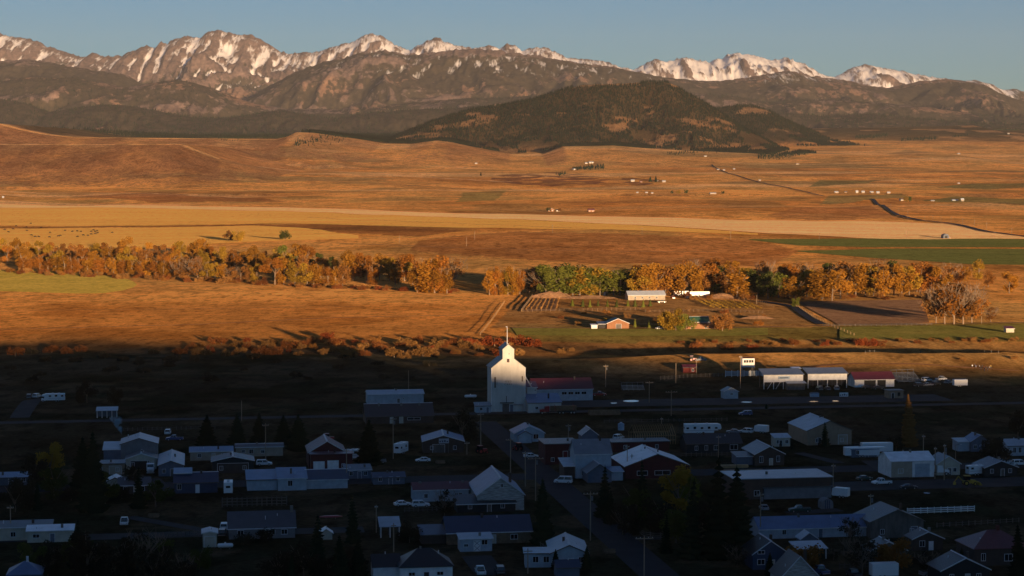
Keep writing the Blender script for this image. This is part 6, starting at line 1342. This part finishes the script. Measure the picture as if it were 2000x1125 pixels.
for a in [('pale pole behind the mobile home spruces', 472, 822, 782, 0), ('pole before the beige mobile home', 519, 898, 826, 1.0), ('sunlit pole behind the long white warehouse', 798, 770, 723, 0), ('pole with sunlit transformer right of the elevator', 1183, 756, 712, 1.0, True), ('slim pole left of the red shed', 1320, 748, 709, 0), ('pole right behind the red shed', 1360, 732, 702, 0),
 ('sunlit pole before the chutes', 1446, 758, 694, 0.6), ('wide crossarm pole left of the fairground', 1268, 786, 744, 1.5), ('wide crossarm pole on the rail road', 1311, 812, 762, 2.2), ('tall pole by the elevator road', 939, 886, 805, 1.0), ('pole on the corner above the old hall', 997, 930, 854, 1.4), ('pole beside the travel trailer', 768, 896, 814, 1.0, True), ('pole with crossarm at the main street kerb', 1153, 1056, 958, 1.8, True),
 ('pole at the bottom of the main street', 1258, 1140, 1044, 2.0), ('twin armed pole with transformers before the old hall', 1046, 978, 890, 2.2, True), ('slim pole left of the twin armed one', 1026, 950, 880, 0.8), ('pole with transformer by the long metal roof', 1485, 1052, 960, 0.8, True), ('tall pole at the storefront corner', 1627, 968, 905, 0.6), ('pole with transformer left of the old barn', 1700, 1012, 964, 0.7, True), ('slim pole before the repair shop roof', 1803, 918, 848, 0.5),
 ('pole at the right of the repair shop', 1826, 935, 872, 0.4), ('dark pole between tank truck and side shed', 1844, 938, 866, 0.4, True), ('pole before the left trailer home', 21, 1052, 986, 0.8), ('pole behind the black house', 1403, 893, 850, 0.8), ('pole before the white roof', 1225, 930, 868, 0.6), ('second pole before the white roof', 1234, 928, 886, 0.4), ('pole beside the cottage', 1110, 858, 828, 0.9, True), ('pole at the left of the hip roofed house', 769, 1078, 1020, 0.6), ('tall slim pole behind the timber frame', 1292, 850, 815, 0.4), ('pole at the bottom alley', 1031, 1120, 1070, 1.0),
 ('pole in front of the fire hall', 677, 950, 875, 0.8), ('pole left of the little shelter', 735, 1040, 985, 0.4), ('pole before the roadside shop', 912, 888, 862, 0.8)]: pole(*a)
pole('street lamp behind the side shed', 1866, 912, 868, lamp=True, thick=0.1)
for i, (px, b, t) in enumerate(((1079, 455, 439), (1254, 459, 445), (1427, 468, 452), (1600, 469, 455), (1770, 467, 452), (1943, 467, 452))): pole(f'{nth(i)} pole from left of the line above the green fields', px, b, t, 1.2, False, 'poles along the field edge')
for i, (px, b, t) in enumerate(((780, 474, 459), (911, 481, 463), (927, 468, 451))): pole(f'{nth(i)} pole from left on the brown slope above the grove', px, b, t, 0, False, 'poles on the brown slope')
for i, (px, b, t) in enumerate(((1713, 391, 384), (1725, 398, 388), (1740, 409, 399), (1755, 418, 407), (1773, 429, 413), (1806, 432, 422), (1822, 432, 421), (1838, 433, 422), (1858, 435, 424), (1880, 439, 427), (1903, 442, 430), (1927, 448, 435), (1976, 458, 446))): pole(f'{nth(i)} roadside pole counting down the highway from the hill', px, b, t, 1.0, False, 'poles along the highway')
pole('pale flag pole behind the ranch shed', 1244, 576, 557, 0, thick=0.12, group='ranch poles'); pole('pale pole at the ranch lane bend', 1478, 594, 576, 0, group='ranch poles'); pole('pale pole right of the bare cottonwoods', 1917, 632, 604, 0, group='ranch poles')
def fence(label, pts, n, h, m='wood', rails=2, rt=0.07, name='rail_fence', px=True, group='fences'):
    P = np.array([G(*p) for p in pts]); d = np.r_[0, np.cumsum(np.hypot(*np.diff(P[:, :2], axis=0).T))]; t = np.linspace(0, d[-1], n)
    X = np.interp(t, d, P[:, 0]); Y = np.interp(t, d, P[:, 1]); Z = H(X, Y)
    r = root(name, label, 'fence', 0, 0, 0, group, (X[0], Y[0], Z[0])); X = X - X[0]; Y = Y - Y[0]; Z = Z - Z[0]
    for i in range(n): MB().box(X[i] - 0.1, X[i] + 0.1, Y[i] - 0.1, Y[i] + 0.1, Z[i] - 0.3, Z[i] + h + 0.1).build('post', PAL[m], r)
    for k in range(rails):
        z = h * (k + 0.75) / rails - 0.05
        for i in range(n - 1): MB().tube((X[i], Y[i] - 0.12, Z[i] + z), (X[i + 1], Y[i + 1] - 0.12, Z[i + 1] + z), rt, n=4).build('rail', PAL[m], r)
fence('white board fence beside the side street', [(1772, 1004), (1903, 999)], 11, 1.5, 'white', 3, 0.16)
fence('pale pole fence along the front of the corral', [(1022, 610), (1100, 608), (1180, 607), (1250, 606)], 26, 1.8, 'wood')
fence('white plank fence on the left of the garden plot', [(1019, 609), (1040, 580)], 12, 2.0, 'lumber', 3, 0.2)
fence('pole fence before the ranch garden', [(1260, 610), (1340, 609), (1420, 609), (1490, 612)], 26, 1.6, 'wood')
fence('pole fence behind the ranch garden', [(1350, 583), (1400, 582), (1470, 588), (1510, 600)], 20, 1.6, 'wood')
fence('long field fence left of the corral', [(938, 655), (962, 625), (985, 592)], 22, 1.6, 'lumber', 2)
fence('pale fence along the ranch lane', [(1556, 598), (1590, 622), (1630, 640), (1668, 656)], 26, 1.5, 'lumber')
fence('fence along the front of the ploughed field', [(1608, 637), (1700, 637), (1820, 635)], 22, 1.3, 'greywood')
fence('grey board fence along the main street', [(1205, 1010), (1260, 1050), (1330, 1054)], 16, 1.4, 'greywood', 3, 0.1)
fence('dark pen fence before the blue house camper', [(434, 990), (470, 989), (560, 987)], 14, 2.4, 'greywood', 3, 0.1)
fence('fence on the lit rise at right', [(1690, 690), (1800, 688), (1950, 690)], 26, 1.1, 'greywood', 2, 0.04)
fence('corral fence behind the grandstands', [(1660, 738), (1760, 742), (1850, 748)], 20, 1.4, 'greywood', 2)
fence('arena fence left of the fairground', [(1290, 742), (1340, 738), (1412, 735)], 16, 1.5, 'greywood', 3)
for lab, pts, n, h_ in (('board fence behind the cream garage', [(180, 940), (250, 938)], 10, 1.4), ('yard fence left of the grey roofed house', [(330, 1050), (395, 1046)], 9, 1.2), ('yard fence below the red roofed house', [(790, 1000), (880, 997)], 11, 1.2), ('yard fence behind the light blue house', [(1030, 1050), (1065, 1075)], 9, 1.2), ('wire fence beside the old barn', [(1830, 1030), (1990, 1020)], 14, 1.1), ('board fence before the dark cabin', [(1640, 1112), (1720, 1108)], 9, 1.3),
   ('yard fence along the black house', [(1330, 892), (1440, 890)], 12, 1.2), ('yard fence right of the tan warehouse', [(1670, 872), (1740, 876)], 9, 1.2), ('fence along the rail road before the mobile homes', [(240, 842), (420, 838)], 20, 1.1), ('fence along the rail road before the timber frame', [(1180, 826), (1420, 822)], 24, 1.1)):
    fence(lab, pts, n, h_, 'greywood', 2, 0.06)
for i, (px, py, lab) in enumerate(((560, 1020, 'firewood pile behind the grey roofed house'), (1190, 1080, 'firewood pile beside the main street'), (1655, 1085, 'firewood pile below the bare tree'), (300, 1010, 'firewood pile on the back street'), (860, 905, 'firewood pile before the roadside shop'))): log_deck(lab, px, py, 2.2, 6, 'wood', 'firewood_pile', 0.14, 'firewood')
# ------------------------------------------------------------------ garden rows, puddles, mounds, smoke
def rows(name, label, pts0, pts1, n, col):
    r = root(name, label, 'garden', 0, 0, 0, None, tuple(G(*pts0[0])))
    A = np.array([np.array(G(*pts0[0])) * (1 - t) + np.array(G(*pts0[1])) * t for t in np.linspace(0, 1, n)]); Bq = np.array([np.array(G(*pts1[0])) * (1 - t) + np.array(G(*pts1[1])) * t for t in np.linspace(0, 1, n)])
    o = np.array(r.location)
    for i in range(n):
        c = np.array([A[i] + (Bq[i] - A[i]) * rs.rand() + rs.normal(size=3) * 0.25 for _ in range(150)]); c[:, 2] = H(c[:, 0], c[:, 1]) + 0.15 + 0.9 * rs.rand(150)
        v, f = quads(c - o, 0.38, 150); link(bpy.data.objects.new('planted_row', tri_mesh('planted_row', v, f, LEAF[col])), r)
rows('garden_rows', 'tilled garden with leafy rows behind the corral fence', [(1027, 606), (1086, 606)], [(1044, 584), (1091, 584)], 7, 'tan')
rows('garden_rows', 'garden of slanting rows right of the ranch trailers', [(1395, 602), (1488, 604)], [(1362, 588), (1455, 590)], 8, 'olive')
pm('water', (0.25, 0.28, 0.32), 0.03, 0.02, spec=1.0)
for i, (px, py, w, h, lab) in enumerate(((1199, 788, 9, 2.2, 'small puddle left of the largest one in the gravel yard'), (1233, 784, 20, 5, 'largest bright puddle in the gravel yard'), (1458, 786, 14, 2.6, 'puddle below the concession shack'), (1588, 785, 12, 2.6, 'puddle below the dumpster'), (1632, 784, 9, 2.2, 'puddle below the notice board'), (1810, 964, 9, 3.5, 'bright puddle on the side street'))):
    x, y, z = G(px, py); n = 26; s = scale_at(y); V = [(0, 0, 0)]
    for k in range(n):
        a = 2 * math.pi * k / n; rr = 0.7 + 0.5 * float(fbm(np.array(math.cos(a) * 1.3 + i * 5), np.array(math.sin(a) * 1.3), 3)); V.append((w / s * 0.75 * math.cos(a) * rr, h / s * y / 90 * 0.42 * math.sin(a) * rr, 0))
    me = bpy.data.meshes.new('puddle'); me.from_pydata([tuple(map(float, v)) for v in V], [], [(0, k + 1, (k + 1) % n + 1) for k in range(n)]); me.materials.append(PAL['water'])
    o = bpy.data.objects.new('puddle', me); link(o); o.location = (x, y, z + 0.16); tag(o, lab, 'puddle', 'puddles in the gravel')
def mound(label, px, py, w, h, m, name='dirt_mound'):
    x, y, z = G(px, py); a, b = np.meshgrid(np.linspace(-1, 1, 22), np.linspace(-1, 1, 14)); rr = np.hypot(a, b)
    zz = h * np.clip(1 - rr, 0, 1) ** 0.8 * (0.7 + 0.6 * fbm(a * 3 + px, b * 3, 3)) - 0.3
    o = bpy.data.objects.new(name, grid_mesh(name, a * w, b * w * 0.45, zz, m)); link(o); o.location = (x, y, z); tag(o, label, 'mound', 'earth mounds')
M_soil = field_material('bare_soil', (0.34, 0.19, 0.10), (0.46, 0.28, 0.16), 0.2, (1, 1, 1))
mound('large pale dirt mound behind the garden plot', 1075, 581, 16, 5.5, M_soil); mound('dirt mound right of the large pale one', 1092, 580, 10, 4.2, M_soil); mound('grassy mound right of the ranch trailers', 1410, 582, 14, 3.8, M_soil); mound('low bank behind the corral fence', 1150, 582, 22, 2.4, M_soil); mound('reddish bank below the ranch garden', 1480, 622, 12, 2.2, M_soil)
def smoke():
    m, nt, o = newmat('smoke'); v = N(nt, 'ShaderNodeVolumePrincipled'); v.inputs['Color'].default_value = (0.85, 0.88, 0.95, 1)
    tc = N(nt, 'ShaderNodeTexCoord'); n = N(nt, 'ShaderNodeTexNoise'); n.inputs['Scale'].default_value = 0.5; n.inputs['Detail'].default_value = 4; nt.links.new(tc.outputs['Object'], n.inputs['Vector'])
    g_ = N(nt, 'ShaderNodeMapRange'); g_.inputs['From Min'].default_value = 0.42; g_.inputs['From Max'].default_value = 0.8; g_.inputs['To Max'].default_value = 11.0; nt.links.new(n.outputs['Fac'], g_.inputs['Value']); 
    sp = N(nt, 'ShaderNodeSeparateXYZ'); nt.links.new(tc.outputs['Object'], sp.inputs[0])
    def mm(op, a, b):
        q = N(nt, 'ShaderNodeMath', operation=op)
        for i_, v_ in enumerate((a, b)):
            if hasattr(v_, 'is_output'): nt.links.new(v_, q.inputs[i_])
            else: q.inputs[i_].default_value = v_
        return q.outputs[0]
    xx = mm('ADD', sp.outputs[0], mm('MULTIPLY', sp.outputs[2], 0.35)); r2 = mm('ADD', mm('MULTIPLY', xx, xx), mm('MULTIPLY', sp.outputs[1], sp.outputs[1])); rad = mm('ADD', mm('MULTIPLY', sp.outputs[2], 0.42), 0.15)
    fall = mm('MAXIMUM', mm('SUBTRACT', 1.0, mm('DIVIDE', r2, mm('MULTIPLY', rad, rad))), 0.0); top = mm('MAXIMUM', mm('SUBTRACT', 1.0, mm('DIVIDE', sp.outputs[2], 5.8)), 0.0)
    nt.links.new(mm('MULTIPLY', mm('MULTIPLY', g_.outputs[0], fall), top), v.inputs['Density']); nt.links.new(v.outputs[0], o.inputs['Volume'])
    x, y, z = G(238, 890); prof = [(0, 0.2), (0.4, 0.5), (1.2, 1.0), (2.2, 1.6), (3.4, 2.1), (4.6, 2.2), (5.6, 1.6), (6.2, 0.4)]; V, Fc, k = [], [], 14
    for i, (h, rr) in enumerate(prof):
        for j in range(k):
            a = 2 * math.pi * j / k; q = rr * (0.75 + 0.5 * float(fbm(np.array(math.cos(a) + i * 0.5 + 4), np.array(math.sin(a) + 9), 2))); V.append((q * math.cos(a) * 1.2 - 0.35 * h, q * math.sin(a), h))
    for i in range(len(prof) - 1):
        for j in range(k): Fc.append((i * k + j, i * k + (j + 1) % k, (i + 1) * k + (j + 1) % k, (i + 1) * k + j))
    Fc += [tuple(range(k - 1, -1, -1)), tuple(range((len(prof) - 1) * k, len(prof) * k))]
    me = bpy.data.meshes.new('smoke'); me.from_pydata(V, [], Fc); me.materials.append(m); ob = bpy.data.objects.new('smoke', me); link(ob); ob.location = (x, y, z + 6.8); tag(ob, 'thin white smoke rising from the stove pipe', 'smoke', kind='stuff')
smoke()
# ------------------------------------------------------------------ cattle and people
def skinned(verts, edges, radii, sub=1):
    me = bpy.data.meshes.new('skin'); me.from_pydata(verts, edges, []); o = bpy.data.objects.new('skin', me); COL.objects.link(o)
    md = o.modifiers.new('s', 'SKIN'); md.use_smooth_shade = True
    for i, rr in enumerate(radii): me.skin_vertices[0].data[i].radius = rr if isinstance(rr, tuple) else (rr, rr)
    me.skin_vertices[0].data[0].use_root = True
    s2 = o.modifiers.new('b', 'SUBSURF'); s2.levels = s2.render_levels = sub
    out = bpy.data.meshes.new_from_object(o.evaluated_get(bpy.context.evaluated_depsgraph_get())); bpy.data.objects.remove(o)
    return out
def cattle():
    v = [(0, 0, 1.0), (0.55, 0, 1.02), (-0.6, 0, 1.05), (0.9, 0, 1.12), (1.2, 0, 1.15), (1.5, 0, 0.98), (-0.95, 0, 0.95), (-1.02, 0, 0.5),
         (0.62, 0.2, 0.6), (0.62, 0.2, 0.3), (0.6, 0.2, 0.02), (0.62, -0.2, 0.6), (0.62, -0.2, 0.3), (0.6, -0.2, 0.02), (-0.72, 0.2, 0.68), (-0.82, 0.2, 0.36), (-0.74, 0.2, 0.02), (-0.72, -0.2, 0.68), (-0.82, -0.2, 0.36), (-0.74, -0.2, 0.02)]
    e = [(0, 1), (0, 2), (1, 3), (3, 4), (4, 5), (2, 6), (6, 7), (1, 8), (8, 9), (9, 10), (1, 11), (11, 12), (12, 13), (2, 14), (14, 15), (15, 16), (2, 17), (17, 18), (18, 19)]
    rd = [(0.36, 0.40), (0.34, 0.38), (0.32, 0.34), 0.2, 0.16, 0.09, 0.06, 0.03, 0.13, 0.07, 0.06, 0.13, 0.07, 0.06, 0.15, 0.07, 0.06, 0.15, 0.07, 0.06]
    me = skinned(v, e, rd); hide = mat('black_hide', (0.012, 0.010, 0.010), 0.7, 0.2)
    me.materials.clear(); me.materials.append(hide)
    P = [(9, 450), (26, 449), (52, 445), (60, 438), (32, 443), (53, 452), (62, 461), (69, 464), (76, 464), (98, 456), (97, 465), (114, 463), (118, 462), (127, 452), (141, 454), (151, 453), (158, 454), (163, 461), (151, 464), (178, 454), (186, 454), (190, 453), (178, 459), (186, 458), (190, 457), (183, 451), (219, 456), (172, 462), (17, 455), (80, 446)]
    for i, (px, py) in enumerate(sorted(P)):
        x, y, z = G(px, py); o = bpy.data.objects.new('cow', me); link(o); o.location = (x, y, z + 0.3); o.scale = (1.5, 1.5, 1.4); o.rotation_euler = (0, 0, rnd.choice((0, 3.1)) + rnd.uniform(-.5, .5))
        tag(o, f'black cow grazing the golden field, {nth(i)} from the left', 'cow', 'cattle grazing the golden field')
cattle()
def people():
    v = [(0, 0, 0.98), (0, 0, 1.2), (0, 0, 1.42), (0, 0, 1.52), (0, 0.02, 1.68), (0.1, 0, 0.92), (0.11, 0.02, 0.5), (0.11, 0, 0.06), (0.12, 0.14, 0.03), (-0.1, 0, 0.92), (-0.11, 0.02, 0.5), (-0.11, 0, 0.06), (-0.12, 0.14, 0.03),
         (0.2, 0, 1.38), (0.25, 0, 1.1), (0.24, 0.08, 0.86), (-0.2, 0, 1.38), (-0.25, 0, 1.1), (-0.24, 0.08, 0.86)]
    e = [(0, 1), (1, 2), (2, 3), (3, 4), (0, 5), (5, 6), (6, 7), (7, 8), (0, 9), (9, 10), (10, 11), (11, 12), (2, 13), (13, 14), (14, 15), (2, 16), (16, 17), (17, 18)]
    rd = [(0.16, 0.11), (0.15, 0.11), (0.17, 0.11), 0.06, (0.09, 0.11), 0.1, 0.07, 0.05, 0.045, 0.1, 0.07, 0.05, 0.045, 0.075, 0.055, 0.04, 0.075, 0.055, 0.04]
    skin = mat('skin_tone', (0.45, 0.28, 0.2), 0.6, 0.1)
    tops = [('carwhite', 'navy'), ('navy', 'dark'), ('dark', 'navy'), ('yellow', 'slate'), ('white', 'dark'), ('carblue', 'beige'), ('carred', 'dark')]
    names = ['white', 'navy', 'black', 'yellow', 'cream', 'blue', 'red']; ms = []
    b0 = skinned(v, e, rd)
    for t, l in tops:
        me = b0.copy(); me.materials.clear()
        for m in (PAL[t], PAL[l], skin): me.materials.append(m)
        for p in me.polygons:
            z = sum(me.vertices[i].co.z for i in p.vertices) / len(p.vertices); p.material_index = 2 if z > 1.5 or (z < 0.9 and abs(me.vertices[p.vertices[0]].co.x) > 0.19) else 0 if z > 0.95 else 1
        ms.append(me)
    hair = MB(); hair.tube((0, 0.0, 1.74), (0, 0.0, 1.82), 0.115, 0.06, 10); hm = hair.build('hair', PAL['brown']); hd = hm.data; bpy.data.objects.remove(hm)
    P = [(1899, 719, 0), (1904, 717, 1), (1906, 720, 5), (1910, 718, 2), (1913, 720, 4), (1916, 722, 2), (1919, 720, 1), (1922, 722, 6), (1923, 725, 2), (1926, 723, 1), (1929, 724, 2), (1932, 722, 4), (1935, 720, 3)]
    cnt = {}
    for px, py, c in P:
        k = cnt.get(c, 0); cnt[c] = k + 1
        o = bpy.data.objects.new('person', ms[c]); link(o); o.location = tuple(G(px, py)); o.rotation_euler = (0, 0, rnd.uniform(0, 6.28))
        link(bpy.data.objects.new('hair', hd), o)
        tag(o, f'person in {names[c]} top in the huddle, {nth(k)} {names[c]} top from left', 'person', 'people gathered on the lit rise')
people()
# ------------------------------------------------------------------ air
def build_haze():
    m, nt, o = newmat('haze_air')
    v = N(nt, 'ShaderNodeVolumePrincipled')
    v.inputs['Color'].default_value = (0.90, 0.88, 0.90, 1)
    v.inputs['Density'].default_value = 0.95e-5
    v.inputs['Anisotropy'].default_value = 0.0
    nt.links.new(v.outputs[0], o.inputs['Volume'])
    m.cycles.homogeneous_volume = True
    x, y0, y1, z0, z1 = 12500, -2500, 34000, -14, 2350
    vv = [(-x, y0, z0), (x, y0, z0), (x, y1, z0), (-x, y1, z0), (-x, y0, z1), (x, y0, z1), (x, y1, z1), (-x, y1, z1)]
    ff = [(3, 2, 1, 0), (4, 5, 6, 7), (0, 1, 5, 4), (1, 2, 6, 5), (2, 3, 7, 6), (3, 0, 4, 7)]
    o = bpy.data.objects.new('haze', tri_mesh('haze', vv, ff, m)); link(o); tag(o, kind='stuff')
build_haze()
